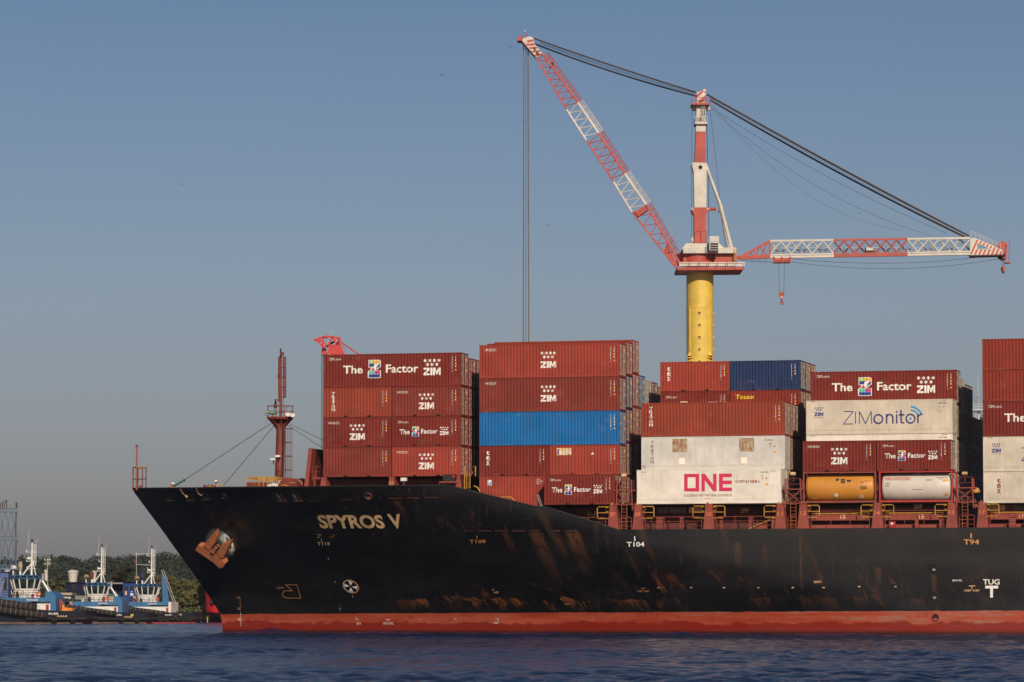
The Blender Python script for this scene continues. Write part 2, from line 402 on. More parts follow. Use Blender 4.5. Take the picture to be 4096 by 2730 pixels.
def hull_material():
    m, nt, b = new_mat('hull_paint'); tc = texco(nt)
    sx = nt.nodes.new('ShaderNodeSeparateXYZ'); nt.links.new(tc, sx.inputs[0]); X, Z = sx.outputs[0], sx.outputs[2]
    # black topside paint of uneven tone, sky sheen painted on the upper aft side
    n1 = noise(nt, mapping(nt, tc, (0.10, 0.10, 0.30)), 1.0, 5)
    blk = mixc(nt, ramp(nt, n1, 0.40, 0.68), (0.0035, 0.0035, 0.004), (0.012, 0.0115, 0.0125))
    sky_sheen = mth(nt, 'MULTIPLY', mth(nt, 'MULTIPLY', ramp(nt, X, -2, 14), ramp(nt, Z, 3.6, 6.2)), ramp(nt, n1, 0.30, 0.60, .45, 1))
    blk = mixc(nt, sky_sheen, blk, (0.0205, 0.0188, 0.0176))  # lighter base colour imitates the sky reflected in the upright plating
    n2 = noise(nt, mapping(nt, tc, (2.2, 2.2, 0.16)), 1.0, 5)
    blk = mixc(nt, ramp(nt, n2, 0.58, 0.72, 0, 0.45), blk, (0.05, 0.032, 0.024))
    # rust runs below the deck edge
    n6 = noise(nt, mapping(nt, tc, (1.6, 1.6, 0.10)), 1.0, 6, 0.7)
    blk = mixc(nt, mth(nt, 'MULTIPLY', ramp(nt, n6, 0.57, 0.66), ramp(nt, Z, 6.5, 8.6, 0, 0.6)), blk, (0.07, 0.026, 0.013))
    # rust patches where tugs and quays rub: crisp on top, running down and aft
    skew = nt.nodes.new('ShaderNodeVectorMath'); skew.operation = 'ADD'; cmb = nt.nodes.new('ShaderNodeCombineXYZ')
    nt.links.new(mth(nt, 'MULTIPLY', Z, 0.45), cmb.inputs[0]); nt.links.new(tc, skew.inputs[0]); nt.links.new(cmb.outputs[0], skew.inputs[1]); tk = skew.outputs[0]
    band = mth(nt, 'MULTIPLY', ramp(nt, Z, 2.0, 2.4), ramp(nt, Z, 5.6, 4.4))
    bx = mth(nt, 'MULTIPLY', ramp(nt, X, -26, -14), ramp(nt, X, 40, 8, 0.5, 1))
    n3 = noise(nt, mapping(nt, tk, (0.95, 0.95, 0.30)), 1.0, 7, 0.66)
    n3b = noise(nt, mapping(nt, tk, (0.16, 0.16, 0.55)), 1.0, 3, 0.5)
    k = mth(nt, 'MULTIPLY', mth(nt, 'MULTIPLY', band, bx), mth(nt, 'MULTIPLY', ramp(nt, n3, 0.54, 0.64), ramp(nt, n3b, 0.46, 0.56)))
    n7 = noise(nt, mapping(nt, tk, (2.4, 2.4, 0.9)), 1.0, 5)
    blk = mixc(nt, mth(nt, 'MULTIPLY', k, 0.9), blk, mixc(nt, ramp(nt, n7, 0.40, 0.66), (0.030, 0.011, 0.006), (0.17, 0.050, 0.014)))
    zr = mth(nt, 'ADD', Z, ramp(nt, noise(nt, mapping(nt, tc, (0.35, 0.35, 0.1)), 1.0, 3), 0.3, 0.7, -0.35, 0.35))
    low = mth(nt, 'MULTIPLY', mth(nt, 'MULTIPLY', ramp(nt, zr, 2.0, 2.85), ramp(nt, zr, 3.02, 2.94)), mth(nt, 'MULTIPLY', ramp(nt, X, -24, -20), ramp(nt, X, 4, -4, 0.2, 1)))
    n3c = noise(nt, mapping(nt, tk, (0.75, 0.75, 0.20)), 1.0, 6, 0.68)
    blk = mixc(nt, mth(nt, 'MULTIPLY', low, ramp(nt, n3c, 0.50, 0.58, 0, 0.9)), blk, mixc(nt, ramp(nt, n7, 0.35, 0.6), (0.07, 0.024, 0.010), (0.24, 0.085, 0.022)))
    # rust runs under the freeing ports of the sloping bulwark, drawn aft by the flare
    sn = ramp(nt, noise(nt, mapping(nt, tk, (2.6, 2.6, 0.30)), 1.0, 5, 0.65), 0.36, 0.60, 0.15, 1.0)
    for u_, v_, w_, ln, st in ((2142, 2131, .75, 4.6, .85), (2290, 2131, .80, 3.6, .85), (2020, 2131, .45, 2.6, .45), (2222, 2131, .40, 3.0, .45), (1585, 2000, .55, 2.6, .40), (830, 2030, .60, 3.0, .45), (960, 2075, 1.0, 2.2, .35), (3200, 2150, .12, 6.0, .7), (3510, 2270, .35, 2.6, .6), (3735, 2300, .28, 2.4, .5), (2950, 2170, .40, 2.2, .6), (3060, 2165, .30, 2.6, .6)):
        q = hull_hit(u_, v_); xr = mth(nt, 'ABSOLUTE', mth(nt, 'SUBTRACT', mth(nt, 'SUBTRACT', X, q.x), mth(nt, 'MULTIPLY', mth(nt, 'SUBTRACT', q.z, Z), .33 if q.x < 4 else .03)))
        mk = mth(nt, 'MULTIPLY', mth(nt, 'MULTIPLY', ramp(nt, xr, w_, w_*.45), ramp(nt, Z, q.z - ln, q.z - ln*.15)), ramp(nt, Z, q.z + .03, q.z - .03))
        blk = mixc(nt, mth(nt, 'MULTIPLY', mth(nt, 'MULTIPLY', mk, sn), st*.8), blk, (0.125, 0.050, 0.021))
    n8 = noise(nt, mapping(nt, tk, (0.75, 0.75, 0.07)), 1.0, 6, 0.65)
    blk = mixc(nt, mth(nt, 'MULTIPLY', ramp(nt, n8, 0.56, 0.74), mth(nt, 'MULTIPLY', ramp(nt, X, -22, -8), ramp(nt, Z, 8.0, 3.0, .7, .3))), blk, (0.06, 0.030, 0.017))
    # faint white scratches
    n9 = noise(nt, mapping(nt, tc, (2.5, 2.5, 9.0)), 1.0, 8, 0.8)
    blk = mixc(nt, ramp(nt, n9, 0.73, 0.76, 0, 0.25), blk, (0.25, 0.25, 0.25))
    # red boot top with scuffs, slime and grey primer patches
    n4 = noise(nt, mapping(nt, tc, (0.16, 0.16, 1.3)), 1.0, 6, 0.65)
    red = mixc(nt, ramp(nt, n4, 0.35, 0.65), (0.31, 0.040, 0.016), (0.42, 0.088, 0.046))
    n5 = noise(nt, mapping(nt, tc, (0.7, 0.7, 4.2)), 1.0, 8, 0.78)
    sc = ramp(nt, n4, 0.47, 0.58)
    sc = mth(nt, 'MULTIPLY', sc, ramp(nt, X, -6, 14, 0.12, 1.0))
    red = mixc(nt, mth(nt, 'MULTIPLY', sc, ramp(nt, n5, 0.44, 0.58, 0, 0.9)), red, (0.24, 0.165, 0.13))
    wet = mth(nt, 'ADD', Z, ramp(nt, noise(nt, mapping(nt, tc, (0.35, 0.35, 0.9)), 1.0, 6, 0.7), 0.3, 0.7, -0.30, 0.30))
    red = mixc(nt, ramp(nt, wet, 1.05, 0.92, 0, 0.85), red, (0.20, 0.011, 0.005))
    n5b = noise(nt, mapping(nt, tc, (1.1, 1.1, 1.6)), 1.0, 7, 0.72)
    red = mixc(nt, ramp(nt, n5b, 0.58, 0.68, 0, 0.6), red, (0.09, 0.022, 0.014))
    red = mixc(nt, mth(nt, 'MULTIPLY', ramp(nt, n6, 0.60, 0.70), 0.55), red, (0.20, 0.065, 0.012))
    red = mixc(nt, ramp(nt, Z, 0.42, 0.12, 0, 0.9), red, (0.012, 0.012, 0.010))
    zb = mth(nt, 'SUBTRACT', Z, mth(nt, 'ADD', mth(nt, 'MULTIPLY', mth(nt, 'ADD', X, 40), 0.0041), 1.68))
    wob = mth(nt, 'ADD', zb, ramp(nt, noise(nt, mapping(nt, tc, (0.8, 0.8, 1.5)), 1.0, 8, 0.7), 0.3, 0.7, -0.05, 0.05))
    c = mixc(nt, ramp(nt, wob, -0.012, 0.012), red, blk)
    nt.links.new(c, b.inputs['Base Color'])
    nt.links.new(ramp(nt, n1, 0.3, 0.7, 0.20, 0.34), b.inputs['Roughness'])
    b.inputs['Specular IOR Level'].default_value = 0.5
    # plate seams and slight hungry-horse waviness
    vs = mth(nt, 'PINGPONG', X, 4.0); hs = mth(nt, 'PINGPONG', Z, 1.35)
    fr_ = mth(nt, 'PINGPONG', X, 0.4)
    seam = mth(nt, 'MINIMUM', ramp(nt, vs, 0.0, 0.05), ramp(nt, hs, 0.0, 0.04))
    h = mth(nt, 'ADD', mth(nt, 'ADD', mth(nt, 'MULTIPLY', seam, 0.6), mth(nt, 'MULTIPLY', fr_, 0.55)), mth(nt, 'MULTIPLY', noise(nt, mapping(nt, tc, (0.9, 0.9, 0.5)), 1.0, 3), 1.5))
    bump(nt, b, h, 0.16, 0.02)
    return m
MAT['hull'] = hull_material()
MAT['hull_black'] = pm('black_topside_paint', (0.014, 0.014, 0.015), 0.5, 0.4, 0.6, rust=0.35)

ship = thing('container_ship', 'long black container ship with red boot top loaded with stacked containers', 'ship', (0, 0, 0), SHIP)
def hull():
    taus = list(np.linspace(0, 1, 26) ** 1.6 * 12) + list(np.linspace(12.6, 80, 92)) + list(np.linspace(84, 212, 18))
    NR = 40; hs = np.linspace(0, 1, NR + 1)
    vs = []; fs = []
    for sgn in (1, -1):
        o = len(vs)
        for t in taus:
            S = S0 + t
            for h in hs:
                z = -3 + h * (z_top(S) + 3); s = S + (s_stem(z) - S0) * max(0.0, 1 - t / 48)
                b = half_b(s, z)
                if t > 195: b *= 1 - ((t - 195) / 17) * 0.25 * (1 - h)
                vs.append((s, 15 - sgn * b, z))
        n = NR + 1
        for i in range(len(taus) - 1):
            for j in range(NR): fs.append((o + i*n + j, o + (i+1)*n + j, o + (i+1)*n + j+1, o + i*n + j+1))
        last = o + (len(taus) - 1) * n
        if sgn == 1: l1 = last
    fs.append(tuple(l1 + j for j in range(NR + 1)) + tuple(last + j for j in range(NR, -1, -1)))
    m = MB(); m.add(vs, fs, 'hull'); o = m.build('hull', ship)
    return o
HULL = hull()
# decks
def decks():
    m = MB()
    ss = list(np.linspace(S0 + 0.6, -15.0, 24))
    P = [(s, 15 - half_b(s, 11.5) + 0.15, 11.5) for s in ss]; Q = [(s, 15 + half_b(s, 11.5) - 0.15, 11.5) for s in ss]
    vs = P + Q; n = len(ss)
    m.add(vs, [(i, i+1, n+i+1, n+i) for i in range(n-1)], 'deck_red')
    m.add([(-15, 1.2, 8.5), (-15, 28.8, 8.5), (-15, 28.8, 11.5), (-15, 1.2, 11.5)], [(0, 1, 2, 3)], 'deck_red')
    ss = list(np.linspace(-15.0, 161, 40))
    P = [(s, 15 - half_b(s, 8.5) + 0.06, 8.55) for s in ss]; Q = [(s, 15 + half_b(s, 8.5) - 0.06, 8.55) for s in ss]; n = len(ss)
    m.add(P + Q, [(i, i+1, n+i+1, n+i) for i in range(n-1)], 'deck_red')
    m.build('deck', ship)
    # bulwark rail cap
    m = MB(); pts = []
    for s in list(np.linspace(S0 + 0.1, -16.2, 40)) + [-12, -8.6, -7.6, -5, -1.7]:
        z = z_top(s) + 0.03; pts.append((s, 15 - half_b(s, z_top(s)) + 0.02, z))
    m.path(pts, 0.075, 'hull_black', 6); m.build('bulwark_cap', ship)
    # inner hatch coamings (dark walls under the boxes)
    m = MB()
    m.box((-27.8, 4.0, 11.5), (-16.2, 26.0, 13.2), 'dark_red')
    for a, b in ((-13.9, -2.1), (0.2, 12.0), (14.2, 26.1), (28.9, 41.0), (43.3, 55.4)):
        m.box((a, 2.6, 8.5), (b, 27.4, 10.62), 'dark_red')
        m.box((a - .1, 2.45, 9.55), (b + .1, 2.6, 9.75), 'dark_red')
        k = a + 0.5
        while k < b: m.box((k, 2.2, 8.6), (k + 0.06, 2.45, 10.5), 'dark_red'); k += 1.5
    m.build('hatch_coaming', ship)
    # bright red raised coaming plates and beams seen at the aft bays
    m = MB()
    for a, b in ((14.5, 19.6), (20.6, 25.7), (29.2, 41)):
        m.box((a, 1.2, 9.38), (b, 1.6, 9.88), 'deck_red'); m.box((a, 1.0, 8.56), (b, 1.5, 9.0), 'deck_red')
        m.box((a, 2.1, 10.15), (b, 2.4, 10.35), 'deck_red')
        m.bar((a, 1.15, 9.95), (b, 1.15, 9.95), 0.05, 'yellow')
    m.box((29.2, 1.9, 10.0), (41, 2.35, 10.6), 'deck_red')
    m.build('coaming_beam', ship)
decks()
BAYS = [(-28.05, 13.38), (-14.06, 10.8), (0.0, 10.8), (14.0, 10.8), (28.85, 10.68)]

# ================================================================== CONTAINERS
PITCH, DEPTH = 0.278, 0.056
def corr_y(x):
    t = (x % PITCH) / PITCH
    if t < 0.25: k = 0.0
    elif t < 0.5: k = (t - 0.25) / .25
    elif t < 0.75: k = 1.0
    else: k = (1 - t) / .25
    return 0.010 + DEPTH * k         # 0 is the outer plane of the frame
def corr_breaks(x0, x1):
    out = []; i = math.floor(x0 / PITCH)
    while i * PITCH < x1:
        for q in (0, .25, .5, .75):
            x = (i + q) * PITCH
            if x0 < x < x1: out.append(x)
        i += 1
    return out
LEN = {20: 6.058, 40: 12.192}; WID = 2.438
CMESH = {}
def container_meshes(ft, H, reefer):
    key = (ft, H, reefer)
    if key in CMESH: return CMESH[key]
    L = LEN[ft]; pm_ = 'creefer' if reefer else 'cpaint'; W = WID
    fr = MB(); p = 0.11
    for x in (0, L - p):
        for y in (0, W - p):
            fr.box((x, y, 0.118), (x + p, y + p, H - 0.118), pm_)
            for z in (0, H - 0.118):
                yo = -0.004 if y == 0 else 0.004; xo = -0.004 if x == 0 else 0.004
                fr.box((x + xo - .02 * (x > 0), y + yo - .05 * (y > 0), z), (x + xo + p + .02 * (x == 0), y + yo + p + .05 * (y == 0), z + 0.118), pm_)
                fr.box((x + 0.035, y + (-0.012 if y == 0 else p), z + .035), (x + 0.09, y + (0 if y == 0 else p + .012), z + .085), 'bolt_hole')
    for y in (0.008, W - 0.068):
        fr.box((p, y, H - 0.075), (L - p, y + 0.06, H - 0.012), pm_)
        if ft == 20 and not reefer:          # fork pockets cut the bottom rail
            c = L / 2
            for a, b in ((p, c - 1.22), (c - 0.86, c + 0.86), (c + 1.22, L - p)): fr.box((a, y, 0.012), (b, y + 0.06, 0.16), pm_)
            for a in (c - 1.22, c + 0.86): fr.box((a, y + 0.03, 0.012), (a + 0.36, y + 0.05, 0.13), 'bolt_hole')
            fr.box((c - 1.22, y, .13), (c - .86, y + .06, .16), pm_); fr.box((c + .86, y, .13), (c + 1.22, y + .06, .16), pm_)
        else: fr.box((p, y, 0.012), (L - p, y + 0.06, 0.16), pm_)
    for x in (0.008, L - 0.068):
        fr.box((x, p, H - 0.11), (x + 0.06, W - p, H - 0.012), pm_); fr.box((x, p, 0.012), (x + 0.06, W - p, 0.15), pm_)
    sh = MB()
    if reefer:
        for y in (0.02, W - 0.02): sh.add([(p, y, .16), (L-p, y, .16), (L-p, y, H-.075), (p, y, H-.075)], [(0, 1, 2, 3)], pm_)
        for y in (0.006, W - 0.014):
            x = p + 0.35
            while x < L - p - .2:
                sh.box((x, y, .5), (x + .016, y + .008, H - .35), pm_); x += 0.62
            sh.box((p, y, .34), (L-p, y + .008, .365), pm_); sh.box((p, y, .40), (L-p, y + .008, .42), pm_)
    else:
        xs = [p] + corr_breaks(p, L - p) + [L - p]
        for side in (0, 1):
            vs = []
            for x in xs:
                y = corr_y(x) if side == 0 else W - corr_y(x)
                vs += [(x, y, .15), (x, y, H - .07)]
            sh.add(vs, [(2*i, 2*i+2, 2*i+3, 2*i+1) for i in range(len(xs) - 1)], pm_)
    sh.add([(p, .05, H-.03), (L-p, .05, H-.03), (L-p, W-.05, H-.03), (p, W-.05, H-.03)], [(0, 1, 2, 3)], pm_)
    sh.add([(p, .05, .1), (L-p, .05, .1), (L-p, W-.05, .1), (p, W-.05, .1)], [(3, 2, 1, 0)], pm_)
    ys = np.linspace(p, W - p, 26); vs = []
    for i, y in enumerate(ys):
        x = 0.02 + (0.035 if (i // 2) % 2 else 0); vs += [(x, y, .14), (x, y, H - .1)]
    sh.add(vs, [(2*i, 2*i+2, 2*i+3, 2*i+1) for i in range(len(ys)-1)], pm_)
    doors = []
    for k in (0, 1):
        d = MB(); y0 = p + .01 if k == 0 else W / 2 + .008; y1 = W / 2 - .008 if k == 0 else W - p - .01
        zs = np.linspace(.15, H - .11, 22); vs = []
        for i, z in enumerate(zs):
            x = L - 0.035 - (0.03 if (i // 2) % 2 and not reefer else 0); vs += [(x, y0 + .06, z), (x, y1 - .06, z)]
        d.add(vs, [(2*i, 2*i+1, 2*i+3, 2*i+2) for i in range(len(zs)-1)], pm_)
        d.box((L - .07, y0, .15), (L - .02, y0 + .06, H - .11), pm_); d.box((L - .07, y1 - .06, .15), (L - .02, y1, H - .11), pm_)
        if not reefer or True:
            for q in range(4):
                zz = .35 + q * (H - .8) / 3; e = y0 if k == 0 else y1 - .10
                d.box((L - .02, e, zz), (L - .005, e + .10, zz + .07), 'rod')
        if k == 1:
            d.box((L - .03, y0 + .45, H*.74), (L - .02, y0 + .95, H*.86), 'letter_worn'); d.box((L - .03, y0 + .5, H*.45), (L - .02, y0 + .9, H*.53), 'letter_worn')
        rods = []
        for t in (.26, .72):
            r = MB(); yy = y0 + (y1 - y0) * t
            r.bar((L + .005, yy, .16), (L + .005, yy, H - .13), .024, 'rod', 6)
            for zz in (.2, .36 * H, .62 * H, H - .2): r.cbox((L - .008, yy, zz), (.04, .09, .07), 'rod')
            r.beam((L + .01, yy, .38*H), (L + .01, yy + (.28 if t < .5 else -.28), .37*H), .03, .05, 'rod')
            rods.append(r.mesh('lock_rod'))
        doors.append((d.mesh('door', smooth=False), rods))
    CMESH[key] = (fr.mesh('frame', smooth=False), sh.mesh('corrugated_panel' if not reefer else 'insulated_panel', smooth=False), doors)
    return CMESH[key]

ARTM = {}
W_ = 'letter_white'
def codes(part, L, H, m=W_, hc=False, x1=None):
    A = part('serial_number')
    x = L - 0.80 if x1 is None else x1
    A.stack('ZIMU268745 3' if rnd.random() < .6 else 'TXGU542018 7', x, x + .07, H - .32, .088, .022, m, .02)
    A = part('code_marks')
    A.stack('42G1' if hc else '22G1', x + .30, x + .37, H - .32, .088, .022, m, .02)
    A = part('hazard_mark')
    A.rect(x + .28, H - 1.02, x + .40, H - .86, 'orange_mark'); A.rect(x + .30, H - 1.24, x + .38, H - 1.12, m)
    if hc:
        A.poly([(x + .24, H - 1.55), (x + .44, H - 1.55), (x + .34, H - 1.38)], 'orange_mark')
        for xx in (.18, L - .75):
            B = part('corner_mark')
            for i in range(4): B.poly([(xx + .13*i, H - .072), (xx + .06 + .13*i, H - .072), (xx + .10 + .13*i, H - .02), (xx + .04 + .13*i, H - .02)], 'orange_mark')
def make_art(key, ft, H):
    L = LEN[ft]; parts = []
    def part(n): parts.append((n, Art())); return parts[-1][1]
    if key == 'zim':
        if ft == 40:
            part('emblem').zim(5.36, .82, 6.70, 1.37, W_).stars(6.02, 2.07, 1.74, .355, .155, W_)
            part('lettering').text('WWW.ZIM.COM', .48, 2.30, 1.45, 2.52, W_)
            codes(part, L, H, hc=True)
        else:
            part('emblem').zim(2.35, .60, 3.69, 1.17, W_).stars(3.02, 1.83, 1.51, .37, .155, W_)
            part('lettering').text('WWW.ZIM.COM', .40, 1.96, 1.40, 2.16, W_)
            codes(part, L, H)
    elif key == 'thez':
        if ft == 40:
            part('lettering').text('The', 1.75, 1.17, 3.48, 1.86, W_, .02); part('lettering').text('Factor', 5.55, 1.19, 8.44, 1.90, W_, .02); part('web_address').text('ZIM.com', .45, 2.33, 1.52, 2.55, W_)
            part('logo').zlogo(3.95, .76, 5.10, 2.32); part('emblem').zim(8.90, .93, 10.40, 1.57, W_).stars(9.65, 2.18, 1.84, .405, .175, W_)
            codes(part, L, H, hc=True)
        else:
            part('lettering').text('The', .65, 1.03, 1.53, 1.46, W_, .02); part('lettering').text('Factor', 2.56, 1.07, 4.00, 1.47, W_, .02); part('web_address').text('ZIM.com', .46, 1.98, 1.42, 2.16, W_)
            part('logo').zlogo(1.74, .84, 2.36, 1.69); part('emblem').zim(4.22, .93, 4.98, 1.26, W_).stars(4.60, 1.57, 1.40, .21, .09, W_)
            codes(part, L, H)
    elif key == 'triton':
        t = part('lettering')
        if ft == 40: t.stack('TRITON', .68, .98, H - .35, .245, .03, W_, .02)
        else: t.stack('TRITON', .72, 1.02, H - .38, .245, .03, W_, .02)
        codes(part, L, H, hc=ft == 40)
    elif key == 'tex':
        part('lettering').stack('tex', .60, .90, H - .42, .36, .07, W_, .02); codes(part, L, H)
    elif key == 'touax':
        part('lettering').text('Touax', .42, H - .72, 2.08, H - .34, 'letter_yellow', .02, .05); codes(part, L, H)
    elif key == 'plain40': codes(part, L, H, hc=True)
    elif key == 'plain20': codes(part, L, H)
    elif key == 'bracon':
        s = part('torn_sticker')
        s.poly([(.62, H-.85), (.62, H-.25), (1.88, H-.25), (1.88, H-.85), (1.72, H-.85), (1.60, H-.52), (1.52, H-.85)], 'letter_worn')
        s.text('BRACON', .72, H-.82, 1.80, H-.48, 'letter_white', .02)
        s.poly([(.66, H-.80), (.66, H-.35), (.78, H-.35), (.78, H-.80)], 'navy_print')
        part('chipped_paint').poly([(3.55, H-.85), (3.72, H-.62), (3.85, H-.88), (3.76, H-.80)], 'letter_white')
        for i in range(7):
            x = .5 + .28*i; part('repair_stripe').rect(x, .75 + rnd.random()*.5, x + .05, 1.6, 'letter_maroon')
        codes(part, L, H)
    elif key == 'fscu':
        c = part('code_marks'); c.text('FSCU', 4.95, H-.38, 5.30, H-.26, W_).text('319593', 4.95, H-.55, 5.55, H-.43, W_).text('2261', 4.95, H-.72, 5.30, H-.60, W_)
        c = part('sticker'); c.rect(.72, H-.78, 1.08, H-.34, 'letter_white'); c.poly([(.76, H-.74), (1.0, H-.74), (1.04, H-.40)], 'cyan_print')
        d = part('placard'); 
        for a, b in (((2.65,1.75),(2.85,1.98)), ((2.85,1.98),(3.05,1.75)), ((3.05,1.75),(2.85,1.52)), ((2.85,1.52),(2.65,1.75))): d.line(*a, *b, .04, 'letter_dark')
    elif key == 'one':
        M = 'magenta'; k = part('logo'); x0 = 4.02; z0 = 1.03; h = 1.45; g = 1.27
        k.rect(x0, z0, x0+.30, z0+h, M); k.rect(x0+g-.30, z0, x0+g, z0+h, M); k.rect(x0+.30, z0, x0+g-.30, z0+.27, M); k.rect(x0+.30, z0+h-.27, x0+g-.30, z0+h, M)
        k.unit(P_N, x0+1.47, z0, x0+2.74, z0+h, M); k.unit(P_E, x0+2.95, z0, x0+4.03, z0+h, M)
        t = part('lettering'); t.text('OCEAN NETWORK EXPRESS', x0, .60, x0+4.05, .80, 'letter_maroon')
        t = part('lettering')
        for i, ch in enumerate('CONTAINER'):
            xx = x0 + 4.32 + i*.21; t.text(ch, xx, 1.70, xx + (.07 if ch == 'I' else .17), 1.93, 'magenta' if ch in 'OIE' else 'letter_dark', .02)
        t.rect(x0+6.22, 1.79, x0+6.38, 1.83, M); t.rect(x0+6.28, 1.73, x0+6.32, 1.89, M)
        c = part('code_marks'); c.text('ONEU 928084', 10.45, 2.52, 11.15, 2.62, 'letter_dark'); part('size_code').text('4581', 10.47, 2.22, 10.70, 2.31, 'letter_dark')
        part('hazard_mark').rect(10.57, 1.98, 10.70, 2.13, 'orange_mark'); part('hazard_mark').rect(10.90, 2.0, 11.02, 2.13, 'grey'); part('hazard_mark').poly([(10.84, 1.50), (11.10, 1.50), (10.97, 1.73)], 'orange_mark')
        for xx in (.35, 11.3): part('corner_mark').rect(xx, H-.20, xx+.42, H-.165, 'letter_maroon')
        part('corner_mark').rect(5.75, .42, 6.28, .47, 'orange_mark')
    elif key == 'triton_white':
        part('lettering').stack('TRITON', .80, 1.08, H - .36, .25, .075, 'letter_maroon', 0.0)
        for xx in (2.66, 8.35): part('rusty_patch').rect(xx, H-1.30, xx+1.27, H-.18, 'patch_rust')
        for xx in (3.18, 8.45): s = part('repair_patch'); s.rect(xx, .50, xx+.57, 1.10, 'letter_worn'); s.rect(xx+.04, .54, xx+.53, 1.06, 'letter_white')
        c = part('code_marks'); c.text('TRIU 807250', 10.45, H-.42, 11.2, H-.32, 'letter_dark'); part('size_code').text('4581', 10.85, H-.72, 11.08, H-.63, 'letter_dark')
        part('hazard_mark').rect(10.93, H-.97, 11.05, H-.83, 'orange_mark'); part('hazard_mark').rect(11.30, H-.95, 11.42, H-.83, 'grey'); part('hazard_mark').poly([(11.25, H-1.45), (11.52, H-1.45), (11.385, H-1.20)], 'orange_mark')
        c = part('scrawl'); c.line(.08, .48, .35, .28, .03, 'letter_maroon'); c.line(.08, .28, .35, .48, .03, 'letter_maroon')
    elif key == 'zimonitor':
        N = 'navy_print'; t = part('lettering'); z0, z1 = .87, 1.90
        for a, b in (((3.15,z1),(3.95,z1)), ((3.95,z1),(3.12,z0)), ((3.12,z0),(3.92,z0))): t.line(*a, *b, .07, N)
        t.line(4.15, z0, 4.15, z1, .07, N)
        for a, b in (((4.45,z0),(4.47,z1)), ((4.47,z1),(4.98,z0)), ((4.98,z0),(5.45,z1)), ((5.45,z1),(5.50,z0))): t.line(*a, *b, .07, N)
        t.ring(6.05, 1.25, .30, .42, N); t.rect(6.68, z0, 6.80, 1.66, N); t.ring(7.0, 1.35, .20, .32, N, 0, 180); t.rect(7.20, z0, 7.32, 1.36, N)
        t.rect(7.52, z0, 7.64, 1.62, N); t.rect(7.52, 1.76, 7.64, 1.90, N)
        t.rect(7.88, .95, 8.0, 1.98, N); t.rect(7.75, 1.52, 8.22, 1.63, N); t.rect(7.95, z0, 8.22, .97, N)
        t.ring(8.72, 1.25, .30, .42, N); t.ring(8.72, 1.25, 0.0, .10, 'cyan_print'); t.rect(9.28, z0, 9.40, 1.60, N); t.ring(9.62, 1.32, .22, .33, N, 70, 180)
        k = part('signal_arcs'); k.ring(8.72, 1.25, .64, .77, 'cyan_print', 25, 88); k.ring(8.72, 1.25, .92, 1.05, 'cyan_print', 25, 88)
        l = part('logo'); l.zim(.70, 1.55, 1.45, 1.86, N).stars(1.07, 2.23, 2.06, .19, .08, N); l.text('WWW.ZIM.COM', .66, 1.40, 1.50, 1.47, 'grey')
        c = part('code_marks'); c.text('ONEU 928084', 11.0, H-.38, 11.7, H-.28, 'letter_dark'); part('hazard_mark').rect(11.05, H-.72, 11.15, H-.60, 'grey'); part('hazard_mark').rect(11.38, H-.72, 11.5, H-.58, 'orange_mark'); part('hazard_mark').poly([(10.98, H-1.1), (11.24, H-1.1), (11.11, H-.86)], 'orange_mark')
        for xx in (.35, 11.3): part('corner_mark').rect(xx, H-.11, xx+.42, H-.08, 'letter_maroon')
    elif key == 'tex_white':
        part('lettering').stack('tex', 1.1, 1.42, H - .55, .36, .06, 'letter_maroon', .02)
    elif key == 'white_top':
        c = part('code_marks'); c.text('ONEU 928084', 11.0, H-.36, 11.7, H-.26, 'letter_dark')
        for xx in (.35, 11.3): part('corner_mark').rect(xx, H-.11, xx+.42, H-.08, 'letter_maroon')
    return parts
def patch_mat():
    m, nt, b = new_mat('rust_stained_plate'); tc = texco(nt)
    n = noise(nt, mapping(nt, tc, (3, 3, 1.0)), 1.6, 7, 0.7)
    c = mixc(nt, ramp(nt, n, 0.42, 0.60), (0.42, 0.36, 0.24), (0.26, 0.09, 0.03)); nt.links.new(c, b.inputs['Base Color']); b.inputs['Roughness'].default_value = 0.8
    return m
MAT['patch_rust'] = patch_mat()
def art_meshes(key, ft, H, reefer):
    k = (key, ft, H)
    if k not in ARTM:
        if reefer: fm = lambda x, z, l: (x, 0.006 - l, z); br = None
        else: fm = lambda x, z, l: (x, corr_y(x) - l, z); br = corr_breaks(0.12, LEN[ft] - .12)
        ARTM[k] = [(n, a.mesh(n, fm, br)) for n, a in make_art(key, ft, H) if a.p]
    return ARTM[k]
RED1, RED2, RED3, RED4 = (.235,.031,.019,1), (.180,.023,.016,1), (.31,.048,.030,1), (.205,.034,.024,1)
ORED = (.27,.047,.024,1); BLUE = (.007,.135,.38,1); NAVY = (.014,.036,.11,1); WHT = (.74,.68,.60,1); GRW = (.56,.54,.51,1); CRM = (.60,.53,.43,1); GRN = (.05,.16,.10,1)
NM = {RED1: 'red', RED2: 'dark red', RED3: 'faded red', RED4: 'brick red', ORED: 'orange-red', BLUE: 'bright blue', NAVY: 'navy blue', WHT: 'white', GRW: 'greyish white', CRM: 'cream', GRN: 'green'}
def put_container(s, y, z, ft, H, col, art, label, group, reefer=False, rods=True):
    fr, sh, doors = container_meshes(ft, H, reefer)
    t = thing('shipping_container', label, 'container', (s, y, z), SHIP, group)
    def ob(n, me, par):
        o = bpy.data.objects.new(n, me); COL.objects.link(o); o.parent = par; o.color = col; return o
    ob('frame', fr, t); ob('insulated_panel' if reefer else 'corrugated_panel', sh, t)
    for d, rr in doors:
        dd = ob('door', d, t)
        if rods:
            for r in rr: ob('lock_rod', r, dd)
    if art:
        for n, me in art_meshes(art, ft, H, reefer): ob(n, me, t)
    return t
STD, HC = 2.545, 2.844
ORD = ['lowest', 'second', 'third', 'fourth', 'fifth', 'sixth', 'seventh', 'eighth', 'ninth']
